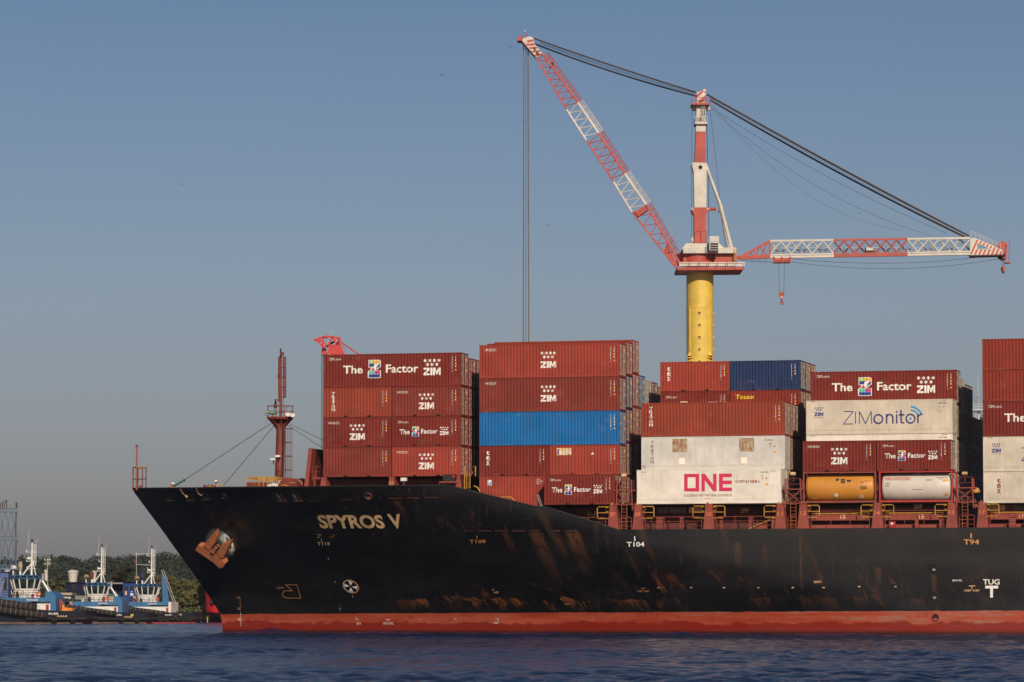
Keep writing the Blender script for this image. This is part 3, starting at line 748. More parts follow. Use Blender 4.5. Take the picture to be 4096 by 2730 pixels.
ROWN = ['outermost', 'second', 'third', 'fourth', 'fifth', 'sixth', 'seventh', 'eighth', 'ninth', 'tenth']
BAYN = ['foremost stack by the mast', 'bright blue box stack', 'magenta-lettered box stack', 'tank container stack', 'right-edge stack']
GRP = 'shipping containers stacked on the ship'
CP = 2.5
for_art = {'zim': 'white stars logo', 'thez': 'a multicoloured logo', 'triton': 'stacked vertical letters', 'tex': 'three white stacked letters', 'touax': 'yellow slanted lettering'}
def stack(bay, col, tiers, base=None, dz=0):
    s0, z0 = BAYS[bay]; z = (z0 if base is None else base) + dz
    for i, tr in enumerate(tiers):
        if not isinstance(tr, list): tr = [tr]
        hh = 0
        for q in tr:
            ft, H, cl, art, lab, reefer, slot = q
            hh = max(hh, H)
            if cl is None: continue
            s = s0 + (0 if slot == 0 else 12.192 - 6.058)
            if lab is None:
                lab = '%s container, %s row inboard, %s tier up, %s' % (NM[cl], ROWN[col], ORD[i], BAYN[bay])
            put_container(s - (.16 if col and bay else 0), col * CP, z, ft, H, cl, art, lab, GRP, reefer, rods=(slot == 1 or ft == 40))
        z += hh + 0.012
def c40(H, cl, art=None, lab=None, reefer=False): return (40, H, cl, art, lab, reefer, 0)
def c20(slot, cl, art=None, lab=None, H=STD): return (20, H, cl, art, lab, False, slot)
# ---- bay 1
stack(0, 1, [
 [c20(0, RED4, 'plain20', 'plain red short container without lettering, lowest left of the foremost stack'), c20(1, RED3, 'zim', 'short red container with white stars logo, lowest right of the foremost stack')],
 [c20(0, RED2, 'zim', 'short red container with stars logo and grey repair squares, left, above the plain one'), c20(1, RED2, 'thez', 'short dark red container with small multicoloured logo between two stars-logo boxes, foremost stack')],
 [c20(0, ORED, 'triton', 'short orange-red container with vertical white letters, left, third tier of foremost stack'), c20(1, RED4, 'zim', 'short brick red stars-logo container right under the long top box of the foremost stack')],
 c40(HC, RED2, 'thez', 'long dark red container with large multicoloured logo topping the foremost stack')])
pal = [RED1, RED2, RED3, RED4, RED1, RED2, ORED, CRM]
for c in range(2, 7): stack(0, c, [c40(STD, pal[rnd.randrange(7)]) for _ in range(3)] + [c40(STD, [RED3, ORED, RED4, RED1, RED2][c - 2])])
# ---- bay 2
stack(1, 0, [c20(1, RED2, 'thez', 'short dark red multicoloured-logo container with white placard, outermost, casting shadow on its neighbour')])
stack(1, 1, [
 [c20(0, RED3, 'fscu', 'faded dented red container with empty diamond placard, lowest left beside the sloping bulwark'), c20(1, RED1, None, 'red container behind the outermost multicoloured-logo box, lowest right, second stack')],
 [c20(0, RED2, 'tex', 'short red container with three white stacked letters, left, under the bright blue box'), c20(1, RED3, 'bracon', 'faded red container with torn white sticker, right, under the bright blue box')],
 c40(HC, BLUE, 'plain40', 'long bright blue container between red ones'),
 c40(HC, RED4, 'zim', 'long dull red stars-logo container lying directly on the bright blue box'),
 c40(HC, RED3, 'zim', 'long faded red stars-logo container, topmost of the tallest middle stack')])
stack(1, 2, [c40(STD, RED1), c40(HC, RED2), c40(HC, RED4), c40(HC, NAVY), c40(HC, RED1)])
stack(1, 3, [c40(HC, RED2), c40(HC, RED1), c40(HC, RED3), c40(HC, ORED), c40(HC, ORED)])
stack(1, 4, [c40(HC, RED2), c40(HC, RED1), c40(HC, RED3), c40(HC, BLUE)])
for c, t in ((5, [STD, HC, HC, HC]), (6, [STD, HC, HC, HC]), (7, [STD, STD, HC, HC]), (8, [STD, STD, HC, STD])):
    stack(1, c, [c40(h, pal[rnd.randrange(8)] if i < 3 else (CRM if c == 5 else RED4)) for i, h in enumerate(t)])
# ---- bay 3
stack(2, 0, [c40(HC, WHT, 'one', 'long clean white container with large magenta letters', True)])
stack(2, 1, [c40(HC, CRM, None, None, True), c40(HC, GRW, 'triton_white', 'greyish white reefer container with two rusty patches and vertical maroon letters', True),
 c40(HC, ORED, 'triton', 'long orange-red container with vertical white letters on the rusty-patched white one')])
stack(2, 2, [c40(HC, RED1), c40(HC, RED2), c40(HC, RED3)])
stack(2, 3, [c40(HC, RED2), c40(HC, RED1), c40(HC, RED1)])
TB = 10.8 - 0.30
stack(2, 4, [c40(STD, RED1), c40(STD, RED2), c40(STD, RED1),
  [c20(0, RED2, 'thez', 'short dark red container half hidden, left, below the three-letter box near yellow pillar'), c20(1, RED1, 'touax', 'short red container with yellow lettering under the navy blue one')],
  [c20(0, RED3, 'tex', 'short faded red container with three white letters in front of the yellow pillar'), c20(1, NAVY, 'plain20', 'short navy blue container at the top behind the middle stacks')]], base=TB)
stack(2, 5, [c40(STD, RED1), c40(STD, RED2), c40(STD, RED1), c40(STD, RED3), c40(STD, RED4)], base=TB)
stack(2, 6, [c40(STD, RED1), c40(STD, RED2), c40(STD, RED1), c40(STD, RED2), c40(STD, RED1)], base=TB)
# ---- bay 4
stack(3, 0, [[(20, STD, None, None, None, False, 0)], [c20(0, RED2, 'zim', 'short red container with white stars logo on the orange tank container'), c20(1, RED2, 'thez', 'short dark red multicoloured-logo container on the white tank container')]])
stack(3, 1, [c40(HC, WHT, None, 'white reefer container behind the tank containers, lowest of its row', True), c40(HC, WHT, 'white_top', 'white reefer container of which only a strip shows under the navy-lettered box', True),
 c40(HC, CRM, 'zimonitor', 'long cream reefer container with thin navy lettering and blue signal arcs', True)])
stack(3, 2, [c40(STD, RED1), c40(HC, RED2), c40(HC, RED1), c40(HC, RED2, 'thez', 'long dark red multicoloured-logo container above the cream navy-lettered reefer')])
stack(3, 3, [c40(STD, CRM, reefer=True), c40(STD, CRM, reefer=True), c40(STD, RED1), c40(HC, CRM, reefer=True)])
stack(3, 4, [c40(STD, NAVY) for _ in range(4)]); stack(3, 5, [c40(STD, RED2) for _ in range(4)])
for c in (6, 7, 8): stack(3, c, [c40(STD, [RED2, NAVY, RED1][(c + i) % 3]) for i in range(3)])
# ---- bay 5
stack(4, 0, [c40(STD, CRM, 'tex_white', 'cream reefer with three maroon letters, lowest of the right-edge stack', True), c40(HC, CRM, 'zimonitor', 'cream reefer container with small navy stars logo in the right-edge stack', True),
 c40(HC, RED2, 'thez', 'dark red container with large white word cut by the right photo edge'), c40(STD, RED1, None, 'plain red container second from the top of the right-edge stack'), c40(STD, RED1, None, 'plain red container topmost of the right-edge stack')])
for c in range(1, 6): stack(4, c, [c40(STD, pal[rnd.randrange(7)]), c40(HC, pal[rnd.randrange(7)]), c40(HC, pal[rnd.randrange(7)]), c40(STD, RED1), c40(STD, RED2)])

# ---- tank containers
def tank_mat(name, col):
    m = pm(name, col, 0.45, 0.12, 0.7, rust=0.10); return m
MAT['tank_orange'] = tank_mat('tank_orange', (0.58, 0.24, 0.035)); MAT['tank_white'] = tank_mat('tank_white', (0.62, 0.56, 0.49)); MAT['stencil_grey'] = pm('stencil_grey', (.30, .28, .26), .7, .4, 4); MAT['frame_red'] = pm('frame_red', (0.42, 0.028, 0.024), 0.5, 0.15, 1)
def tank(s, col, fcol, label):
    L, W, H = 6.058, WID, STD
    t = thing('tank_container', label, 'container', (s, 0, BAYS[3][1]), SHIP, 'tank containers on the deck')
    b = Vector(BASE[t.name]); f = MB(); p = .12
    for x in (0, L - p):
        for y in (0, W - p): f.box(b + Vector((x, y, 0)), b + Vector((x + p, y + p, H)), fcol)
        for z in (0.012, H - .13): f.box(b + Vector((x + .005, p, z)), b + Vector((x + p - .005, W - p, z + .118)), fcol)
        for ya, yb in ((p, 1.2), (W - p, 1.25)): f.beam(b + Vector((x + .06, ya, .2)), b + Vector((x + .06, yb, H*.45)), .08, .08, fcol)
    for y in (0.006, W - .11):
        f.box(b + Vector((p, y, .012)), b + Vector((L - p, y + .1, .16)), fcol); f.box(b + Vector((p, y, H - .11)), b + Vector((L - p, y + .1, H - .012)), fcol)
    f.build('frame', t, smooth=False)
    k = MB(); c = b + Vector((0, W / 2, H / 2 - .02)); r = 1.165
    prof = [(.02, .13), (.6, .14), (.95, .18), (1.10, .27), (r, .42)]
    prof += [(r, 1.5), (r + .012, 1.51), (r + .012, 1.55), (r, 1.56), (r, L/2), (r+.012, L/2+.01), (r+.012, L/2+.05), (r, L/2+.06), (r, L - 1.6), (r+.012, L-1.59), (r+.012, L-1.55), (r, L-1.54)]
    prof += [(a, L - h) for a, h in reversed(prof[:5])]
    k.lathe(prof, c, col, 40, 'x'); tk = k.build('tank', t)
    k = MB(); k.lathe([(.28, H - .32), (.28, H - .1), (.05, H - .06)], b + Vector((L/2, W/2, 0)), 'steel', 16)
    k.beam(b + Vector((.4, W/2 - .5, H - .06)), b + Vector((L - .4, W/2 - .5, H - .06)), .4, .03, 'steel'); k.build('walkway', t)
    A = Art()
    fm = lambda x, z, l: (x, W/2 - math.sqrt(max(.01, (r + .006 + l)**2 - (z - H/2 + .02)**2)), z)
    if col == 'tank_orange':
        A.rect(.72, .35, 1.2, 2.1, 'z_orange'); A.poly([(2.65,1.9),(2.8,2.06),(2.98,1.92),(2.82,1.74)], 'letter_dark')
        for xx, zz in ((3.1, 1.8), (3.12, 1.6), (3.6, 1.72)): A.rect(xx, zz, xx + .36, zz + .17, 'letter_dark')
        A.text('N L E 2645 5', 4.75, 1.72, 5.5, 1.80, 'letter_dark').text('22K2', 4.75, 1.60, 5.05, 1.68, 'letter_dark'); A.poly([(5.05,.88),(5.3,.88),(5.17,1.10)], 'orange_mark')
        A.ring(2.72, .62, 0, .16, 'letter_white'); A.line(2.6, .70, 2.84, .54, .04, 'letter_dark'); A.rect(4.6, .36, 5.0, .66, 'letter_worn')
        for i in range(5): A.rect(4.75, 1.10 + .06*i, 5.3, 1.12 + .06*i, 'letter_dark')
    else:
        A.text('DEN HARTOGH', .48, 1.86, 2.55, 2.06, 'z_red', .02); A.rect(.62, 1.82, 2.55, 1.835, 'letter_dark')
        A.text('DHDM 286210 0', 4.7, 1.98, 5.60, 2.07, 'letter_dark').text('22K2', 4.9, 1.86, 5.15, 1.94, 'letter_dark'); A.poly([(5.2,1.68),(5.45,1.68),(5.32,1.9)], 'orange_mark')
        for xx in (5.25, 5.46): A.rect(xx, 1.70, xx + .17, 1.86, 'orange_mark')
        A.rect(5.36, .52, 5.60, .70, 'orange_mark'); A.rect(3.8, 1.78, 4.3, 1.86, 'stencil_grey'); A.rect(2.7, 1.02, 3.6, 1.06, 'stencil_grey'); A.rect(.5, 1.3, .82, 1.42, 'stencil_grey'); A.rect(.5, 1.5, .9, 1.6, 'stencil_grey')
    me = A.mesh('markings', lambda x, z, l: Vector(fm(x, z, l)))
    o = bpy.data.objects.new('markings', me); COL.objects.link(o); o.parent = tk
tank(14.0, 'tank_orange', 'deck_red', 'orange cylindrical tank container in a dull red frame beside the white tank')
tank(14.0 + 6.30, 'tank_white', 'frame_red', 'white cylindrical tank container with red lettering in a bright red frame')
# ================================================================== SHIP FITTINGS
def px(cx, cy, sc, ox, oy): return ox + cx / sc, oy + cy / sc
def C2(x, y): return px(x, y, 2.24, 480, 1280)        # reference crop around the foremast
def mastp(x, y, yy=15.0): u, v = C2(x, y); return sp(u, v, yy)
def foremast():
    m = MB(); b = mastp(1422, 1500); t = mastp(1442, 880); b.z = 11.5
    m.bar(b, t, .43, 'mast_red', 16, .38); mast = m.build('foremast', ship)
    c = mastp(1437, 878); m = MB()
    m.lathe([(.3, -.16), (1.16, -.16), (1.24, -.02), (1.24, .06), (.3, .06)], c, 'mast_red', 8)
    for i in range(8):
        a = math.pi*2*(i + .5)/8; u_ = Vector((math.cos(a), math.sin(a), 0)); w_ = Vector((-math.sin(a), math.cos(a), 0))*.04
        m.prism([c + u_*.38 + Vector((0, 0, -1.1)) - w_, c + u_*.55 + Vector((0, 0, -.75)) - w_, c + u_*1.1 + Vector((0, 0, -.14)) - w_, c + u_*.38 + Vector((0, 0, -.14)) - w_], w_*2, 'mast_red')
    m.build('mast_platform', parent=mast)
    m = MB()
    for h in (.55, 1.05): m.torus(c + Vector((0, 0, h)), 1.2, .025, 'mast_red', 'z', 8, 5)
    for i in range(8):
        a = math.pi * 2 * i / 8; m.bar(c + Vector((1.2*math.cos(a), 1.2*math.sin(a), 0)), c + Vector((1.2*math.cos(a), 1.2*math.sin(a), 1.05)), .025, 'mast_red', 5)
    m.build('platform_railing', parent=mast)
    m = MB(); top = mastp(1440, 300); m.bar(c, top, .10, 'mast_red', 10, .075)
    for x, y in ((1425, 505), (1455, 305), (1425, 720)): p = mastp(x, y); m.cbox(p, (.22, .22, .3), 'mast_red')
    m.beam(mastp(1375, 762), mastp(1440, 762), .25, .05, 'mast_red'); m.build('upper_pole', parent=mast)
    m = MB()
    for y0, x0, r in ((263, 1440, .10), (718, 1394, .13)):
        p = mastp(x0, y0); m.lathe([(r*.9, 0), (r, .03), (r*.6, .05), (r*.6, -.2), (r, -.22), (r, -.3), (r*.6, -.32), (r*.7, -.5), (r, -.52), (r, -.75)], p, 'black', 12)
    m.build('navigation_light', parent=mast)
    def ladder(x0, x1, yt, yb, xc0, xc1, ct, cb, nm):
        m = MB()
        for x in (x0, x1): m.bar(mastp(x, yt), mastp(x, yb), .03, 'mast_red', 5)
        A_, B_ = mastp((x0+x1)/2, yt), mastp((x0+x1)/2, yb); n = int((A_.z - B_.z) / .32)
        for i in range(n):
            y = yt + (yb - yt) * i / n; m.bar(mastp(x0, y), mastp(x1, y), .018, 'mast_red', 4)
        m.build('ladder', parent=mast)
        m = MB(); n = 4
        for x in (xc0, (xc0*2+xc1)/3, (xc0+2*xc1)/3, xc1):
            for yy in ((14.75, 15.25) if x < xc1 else (15.0,)): m.bar(mastp(x, ct, yy), mastp(x, cb, yy), .03, 'mast_red', 4)
        for i in range(n + 1):
            y = ct + (cb - ct) * i / n; m.bar(mastp(x0, y), mastp(xc1, y), .05, 'mast_red', 5)
        m.build('ladder_cage', parent=mast)
    ladder(1448, 1462, 330, 860, 1468, 1487, 335, 695, ''); ladder(1424, 1433, 335, 700, 1419, 1437, 335, 695, '')
    ladder(1466, 1478, 940, 1470, 1486, 1540, 975, 1470, '')
    for x, y, r in ((1500, 840, .24), (1543, 846, .24), (1318, 832, .16)):
        m = MB(); p = mastp(x, y, 14.2); q = p + Vector((.10, -.2, -.06)); m.bar(p, q, r*.75, 'steel', 12, r); m.bar(q, q + Vector((.01, -.02, 0)), r*.9, 'white', 12); m.bar(p, p + Vector((0, 0, -.5)), .04, 'mast_red')
        m.build('floodlight', parent=mast)
    m = MB(); p = mastp(1335, 830, 14.0); q = mastp(1398, 832, 14.0); MAT['horn_green'] = pm('horn_green', (.16, .25, .19), .5)
    m.bar(p, q, .20, 'horn_green', 12); m.bar(p + Vector((-.3, 0, 0)), p, .22, 'horn_green', 12, .08); m.bar(mastp(1365, 832, 14), mastp(1365, 870, 14), .05, 'mast_red'); m.build('air_horn', parent=mast)
    m = MB()
    for x, y in ((1415, 1222), (1372, 1250)): p = mastp(x, y, 14.3); m.cbox(p, (.45, .3, .18), 'white'); m.bar(p, mastp(x + 6, y + 45, 14.5), .05, 'mast_red')
    m.build('deck_light', parent=mast)
    m = MB()
    for i in range(5):
        y = 1345 + i * 30; m.path([mastp(1410, y, 14.5), mastp(1410, y, 14.35), mastp(1440, y, 14.35), mastp(1440, y, 14.5)], .025, 'mast_red', 5)
    m.build('step_iron', parent=mast)
    m = MB(); m.bar(mastp(1459, 930, 14.6), mastp(1452, 1470, 14.6), .05, 'black'); m.build('cable_duct', parent=mast)
    for a, b_, y0, r in (((1350, 930), (578, 1435), 15, .028), ((1385, 945), (932, 1480), 15, .03), ((1315, 890), (1115, 1505), 15, .014), ((1520, 935), (1832, 1085), 14, .02), ((1500, 945), (1832, 1160), 14, .022)):
        m = MB(); m.bar(mastp(*a, 15), mastp(*b_, y0), r, 'wire' if r > .015 else 'steel', 5); m.build('stay_wire', parent=mast)
    m = MB(); MAT['green_wrap'] = pm('green_wrap', (.02, .13, .11), .8, .3)
    pts = [mastp(480 + 100*t, 1492 - 57*t, 15) for t in np.linspace(0, 1, 12)]
    for i in range(11): m.bar(pts[i], pts[i+1], .06 + .04*((i*7) % 3), 'green_wrap', 7, .06 + .04*(((i+1)*7) % 3))
    m.build('stay_turnbuckle', parent=mast)
foremast()
def bow_rail():
    m = MB(); P = [C2(113, 1430), C2(235, 1437)]
    q = [sp(*C2(x, 1527), y) for x, y in ((116, 15.6), (148, 14.2), (200, 13.8), (233, 14.6), (160, 17.0))]
    for p in q:
        m.bar(p, Vector((p.x, p.y, p.z + 2.05)), .05, 'mast_red', 6)
    for h, mt, r in ((1.0, 'mast_red', .04), (2.05, 'yellow', .055)):
        for i in (0, 1, 2, 3): m.bar(q[i] + Vector((0, 0, h)), q[(i+1) % 5 if i < 3 else 4] + Vector((0, 0, h)), r, mt, 6)
        m.bar(q[4] + Vector((0, 0, h)), q[0] + Vector((0, 0, h)), r, mt, 6)
    m.build('bow_railing', ship)
    m = MB(); p = q[1]; m.bar(p, Vector((p.x, p.y, p.z + 4.0)), .07, 'orange_rust', 8); m.cbox((p.x, p.y, p.z + 4.0), (.22, .22, .12), 'mast_red'); m.build('jackstaff', ship)
    m = MB(); p = sp(*C2(182, 1520), 14.5); m.cbox(p + Vector((0, 0, .05)), (.5, .4, .12), 'mast_red'); m.bar(p, p + Vector((0, 0, .35)), .1, 'mast_red'); m.build('bollard', ship)
bow_rail()
def foredeck():
    Y = 9.0
    def q(x, y, yy=Y): return sp(*C2(x, y), yy)
    m = MB()                                          # windlass with drum near the second man
    for x in (772, 806, 845): m.lathe([(.1, -.2), (.30, -.2), (.30, -.14), (.2, -.1), (.2, .1), (.30, .14), (.30, .2), (.1, .2)], q(x, 1508), 'mast_red', 18, 'x')
    m.bar(q(765, 1500), q(860, 1500), .12, 'mast_red'); m.box(q(765, 1530), q(860, 1515) + Vector((0, .8, 0)), 'mast_red')
    m.build('mooring_winch', ship)
    m = MB()
    m.path([q(782, 1520, 8), q(782, 1494, 8), q(835, 1494, 8), q(835, 1512, 8)], .05, 'yellow'); m.path([q(890, 1487, 8), q(930, 1487, 8), q(933, 1470, 8)], .05, 'yellow'); m.path([q(945, 1503, 8), q(983, 1503, 8), q(983, 1480, 8)], .04, 'yellow')
    m.build('guard_bar', ship)
    m = MB(); m.box(q(850, 1530), q(1075, 1505) + Vector((0, 2, 0)), 'mast_red'); m.build('deck_housing', ship)
    m = MB(); a = q(1135, 1525, 6.5); b = q(1405, 1455, 6.5); m.box(a, Vector((b.x, 9.5, b.z)), 'mast_red'); plat = m.build('working_platform', ship)
    m = MB(); z1 = q(1135, 1412, 6.5).z; zb = a.z + .1
    xs = list(np.linspace(a.x, b.x, 6))
    for yy in (6.45, 9.55):
        for x in xs: m.bar((x, yy, zb if (x > xs[3] and yy < 7) else b.z), (x, yy, z1), .04, 'yellow', 5)
        for z in (z1, (z1*.6 + b.z*.4)): m.bar((a.x, yy, z), (b.x, yy, z), .045, 'yellow', 5)
    for x in np.linspace(b.x - 1.6, b.x, 5): m.bar((x, 6.42, zb), (x, 6.42, z1), .04, 'yellow', 5)
    for x in (a.x, b.x):
        for z in (z1, b.z): m.bar((x, 6.45, z), (x, 9.55, z), .045, 'yellow', 5)
    m.build('guard_rail', parent=plat)
    m = MB(); c = q(1535, 1512, 6.0); m.lathe([(.2, -1.0), (.92, -1.0), (.92, -.85), (.74, -.7), (.74, .9), (.92, 1.0), (.92, 1.15), (.2, 1.15)], c, 'mast_red', 30, 'y')
    m.box(c + Vector((-1.15, -.6, -.9)), c + Vector((.95, 1, .2)), 'mast_red'); wl = m.build('anchor_windlass', ship)
    m = MB(); m.torus(c + Vector((-.25, -1.12, -.1)), .36, .05, 'yellow', 'y', 20); m.bar(c + Vector((.2, -1.1, .42)), c + Vector((.7, -1.1, .45)), .04, 'yellow'); m.build('brake_wheel', parent=wl)
    m = MB(); MAT['tarp'] = pm('white_tarpaulin', (.6, .6, .58), .8, .2)
    for x, y in ((1345, 1500), (1375, 1490), (1360, 1505), (1400, 1497), (1445, 1468)): m.lathe([(.05, .3), (.28, .2), (.34, 0), (.2, -.2)], q(x, y, 5.6), 'tarp', 8)
    m.build('rope_coil', ship)
    m = MB(); c = q(1625, 1490, 8); m.lathe([(.1, -.9), (.6, -.9), (.7, 0), (.6, .9), (.1, .9)], c, 'black', 18, 'y'); m.build('covered_winch', ship)
    # breakwater: a leaning plate across the deck with buttresses
    m = MB(); y0 = 5.2
    p0, p1, p2, p3 = sp(*C2(1645, 1530), y0), sp(*C2(1690, 1150), y0), sp(*C2(1722, 1152), y0), sp(*C2(1682, 1530), y0)
    m.prism([p0, p3, p2, p1], (0, 19, 0), 'deck_red')
    for k in range(6):
        yy = y0 + 1.5 + 3.2*k; m.prism([(p3.x, yy, p3.z), (p3.x + 1.5, yy, p3.z), (p2.x, yy, p2.z - .2)], (0, .06, 0), 'deck_red')
    m.build('breakwater', ship)
    m = MB()
    for a_, b_ in (((1725, 1410), (1725, 1312)), ((1760, 1410), (1760, 1312)), ((1805, 1410), (1805, 1318))): m.bar(q(*a_, 4.5), q(*b_, 4.5), .04, 'mast_red')
    for yy in (1315, 1360): m.bar(q(1725, yy, 4.5), q(1805, yy, 4.5), .04, 'mast_red')
    m.box(q(1722, 1430, 4.3), q(1815, 1410, 4.3) + Vector((0, 1.2, 0)), 'deck_red'); m.bar(q(1740, 1520, 4.4), q(1740, 1430, 4.4), .07, 'mast_red'); m.bar(q(1800, 1520, 4.4), q(1800, 1430, 4.4), .07, 'mast_red')
    m.build('access_platform', ship)
foredeck()

MAT['number_orange'] = pm('number_orange', (.60, .17, .06), .7, .4, 3)
# ---- pillars that carry the outboard ends of the boxes
def trap(m, s, w0, w1, y0, y1, z0, z1, mt):
    P = [(s - w0/2, y0, z0), (s + w0/2, y0, z0), (s + w1/2, y0, z1), (s - w1/2, y0, z1)]
    m.prism(P, (0, y1 - y0, 0), mt)
def number(parent, t, s, y, z, h, mt='letter_orange', wd=None):
    A = Art(); wd = wd or h * .62 * len(t); A.text(t, -wd/2, 0, wd/2, h, mt, .02)
    me = A.mesh('painted_number', lambda x, zz, l: (s + x, y - .012 - l, z + zz)); o = bpy.data.objects.new('painted_number', me); COL.objects.link(o); o.parent = parent
for s, t in ((-2.02, '07'), (.10, '09'), (6.1, '10'), (12.1, '11'), (14.0, '13'), (20.15, '14'), (26.25, '15'), (28.75, '17')):
    m = MB(); trap(m, s, .98, .56, -.05, 1.0, 8.62, 10.66, 'deck_red'); m.cbox((s, .45, 10.72), (.6, .9, .12), 'deck_red')
    m.cbox((s - .1, .1, 10.85), (.15, .2, .16), 'yellow' if t in ('07', '09', '11', '13') else 'deck_red')
    p = m.build('container_pillar', ship, smooth=False); number(p, t, s, -.05, 9.78, .35, 'number_orange')
    for sg in ((-1, 1) if t in ('10', '14') else (1,) if t in ('09', '13', '17') else (-1,)):
        m = MB(); a = s + sg*.38; e = s + sg*1.35; y = -.02
        m.path([(a, y, 9.62), (e - sg*.1, y, 9.62), (e, y, 9.72), (e, y, 10.5), (e - sg*.1, y, 10.6), (a, y, 10.6)], .04, 'yellow', 6); m.bar((a, y, 10.1), (e, y, 10.1), .035, 'yellow', 5)
        m.path([(a + sg*.02, y, 10.2), (a + sg*.22, y, 10.2), (a + sg*.25, y, 10.5), (a, y, 10.55)], .035, 'yellow', 5)
        m.build('guard_rail', ship)
# railings along the deck edge
def railing(a, b, cl=True):
    m = MB(); y = -.08; n = max(2, int(round((b - a) / 1.45)))
    for i in range(1, n): s = a + (b - a)*i/n; m.bar((s, y, 8.6), (s, y, 9.72), .025, 'deck_red', 5)
    for z in (8.98, 9.36): m.bar((a, y, z), (b, y, z), .02, 'deck_red', 5)
    m.path([(a, y, 8.62), (a, y, 9.62), (a + .1, y, 9.72), (b - .1, y, 9.72), (b, y, 9.62), (b, y, 8.62)], .028, 'deck_red', 5); m.build('deck_railing', ship)
for a, b in ((-5.6, -2.65), (-1.45, -.45), (.75, 5.5), (6.75, 11.4), (12.75, 13.4), (14.7, 19.5), (20.8, 25.6), (26.9, 28.1), (29.4, 35.5), (36, 42)): railing(a, b)
for s, wd in ((1.6, .55), (3.6, .28), (9.4, .3), (11.3, .45), (7.0, .2), (23.2, .25), (25.2, .25), (30.9, .5), (32.1, .55)):
    m = MB(); m.box((s, .25, 8.56), (s + wd, .6, 9.72), 'deck_red'); m.box((s - .04, .22, 9.66), (s + wd + .04, .63, 9.74), 'deck_red'); m.build('vent_post', ship, smooth=False)
m = MB(); m.box((9.9, .4, 8.56), (10.9, .9, 9.2), 'deck_red'); m.bar((9.3, .2, 8.65), (11.2, .2, 9.45), .05, 'yellow'); m.build('gangway_box', ship)
m = MB(); m.box((21.1, .1, 8.75), (21.6, .5, 9.25), 'frame_red'); m.box((21.25, .09, 8.95), (21.42, .1, 9.15), 'letter_white'); m.build('fire_hose_box', ship, smooth=False)
for a in (1.3, 2.5, 3.9, 29.2, 31.0, 33.2, 34.8):
    m = MB(); mt = 'letter_worn' if a in (29.2, 34.8, 3.9) else 'grey'; m.box((a, 1.84 if a > 20 else 2.38, 10.12), (a + 1.15, 1.9 if a > 20 else 2.45, 10.58), mt)
    if mt == 'grey':
        for i in range(5): m.box((a + .05, 1.83 if a > 20 else 2.37, 10.16 + .085*i), (a + 1.1, 1.84 if a > 20 else 2.38, 10.19 + .085*i), 'bolt_hole')
    m.build('vent_louvre', ship, smooth=False)
for t, s, z, y, h in (('2FP', 8.6, 10.08, 2.58, .40), ('2AP', 23.2, 10.32, 2.08, .38), ('1AP', -4.4, 9.9, 2.58, .42), ('1S', 17.1, 9.5, 1.18, .34), ('15', 23.6, 9.48, 1.18, .34), ('17', 31.8, 9.48, 1.18, .34), ('1FP', -20, 12.1, 3.98, .42)):
    number(ship, t, s, y, z, h, 'letter_worn')
# forward bay supports
for s, wb in ((-28.0, .75), (-21.9, .75), (-16.1, .9)):
    yb = max(2.3, hull_y(s - .4, 11.9) + .2); m = MB(); trap(m, s, wb, .42, yb, 3.6, 11.9, 13.22, 'deck_red'); m.cbox((s, (yb + 3.6)/2, 13.29), (.5, 3.5 - yb, .12), 'deck_red'); p = m.build('container_pillar', ship, smooth=False)
    if s > -27: number(p, '02' if s < -20 else '3', s, yb, 12.6, .36)
m = MB(); p = sp(1615, 1925, 2.0); m.box(p + Vector((-.25, -.1, 0)), p + Vector((.25, .2, .28)), 'white'); m.bar(p, p + Vector((0, 0, -.8)), .05, 'deck_red'); m.build('floodlight', ship)
m = MB(); a = sp(1772, 1925, 1.8); b = sp(1820, 1898, 1.8); m.box(a, b + Vector((0, .6, 0)), 'black'); MAT['red_lamp'] = pm('red_lamp_glass', (.5, .02, .02), .3); m.cbox(sp(1815, 1907, 1.75), (.18, .1, .22), 'red_lamp'); m.build('sidelight_screen', ship, smooth=False)
m = MB(); a = sp(1757, 1950, 1.6); b = sp(1826, 1930, 1.6); m.path([a, Vector((a.x, a.y, b.z)), b, Vector((b.x, b.y, a.z))], .09, 'deck_red', 6); m.box(Vector((a.x, a.y, b.z - .05)), b + Vector((0, .7, .08)), 'deck_red'); m.build('light_table', ship)
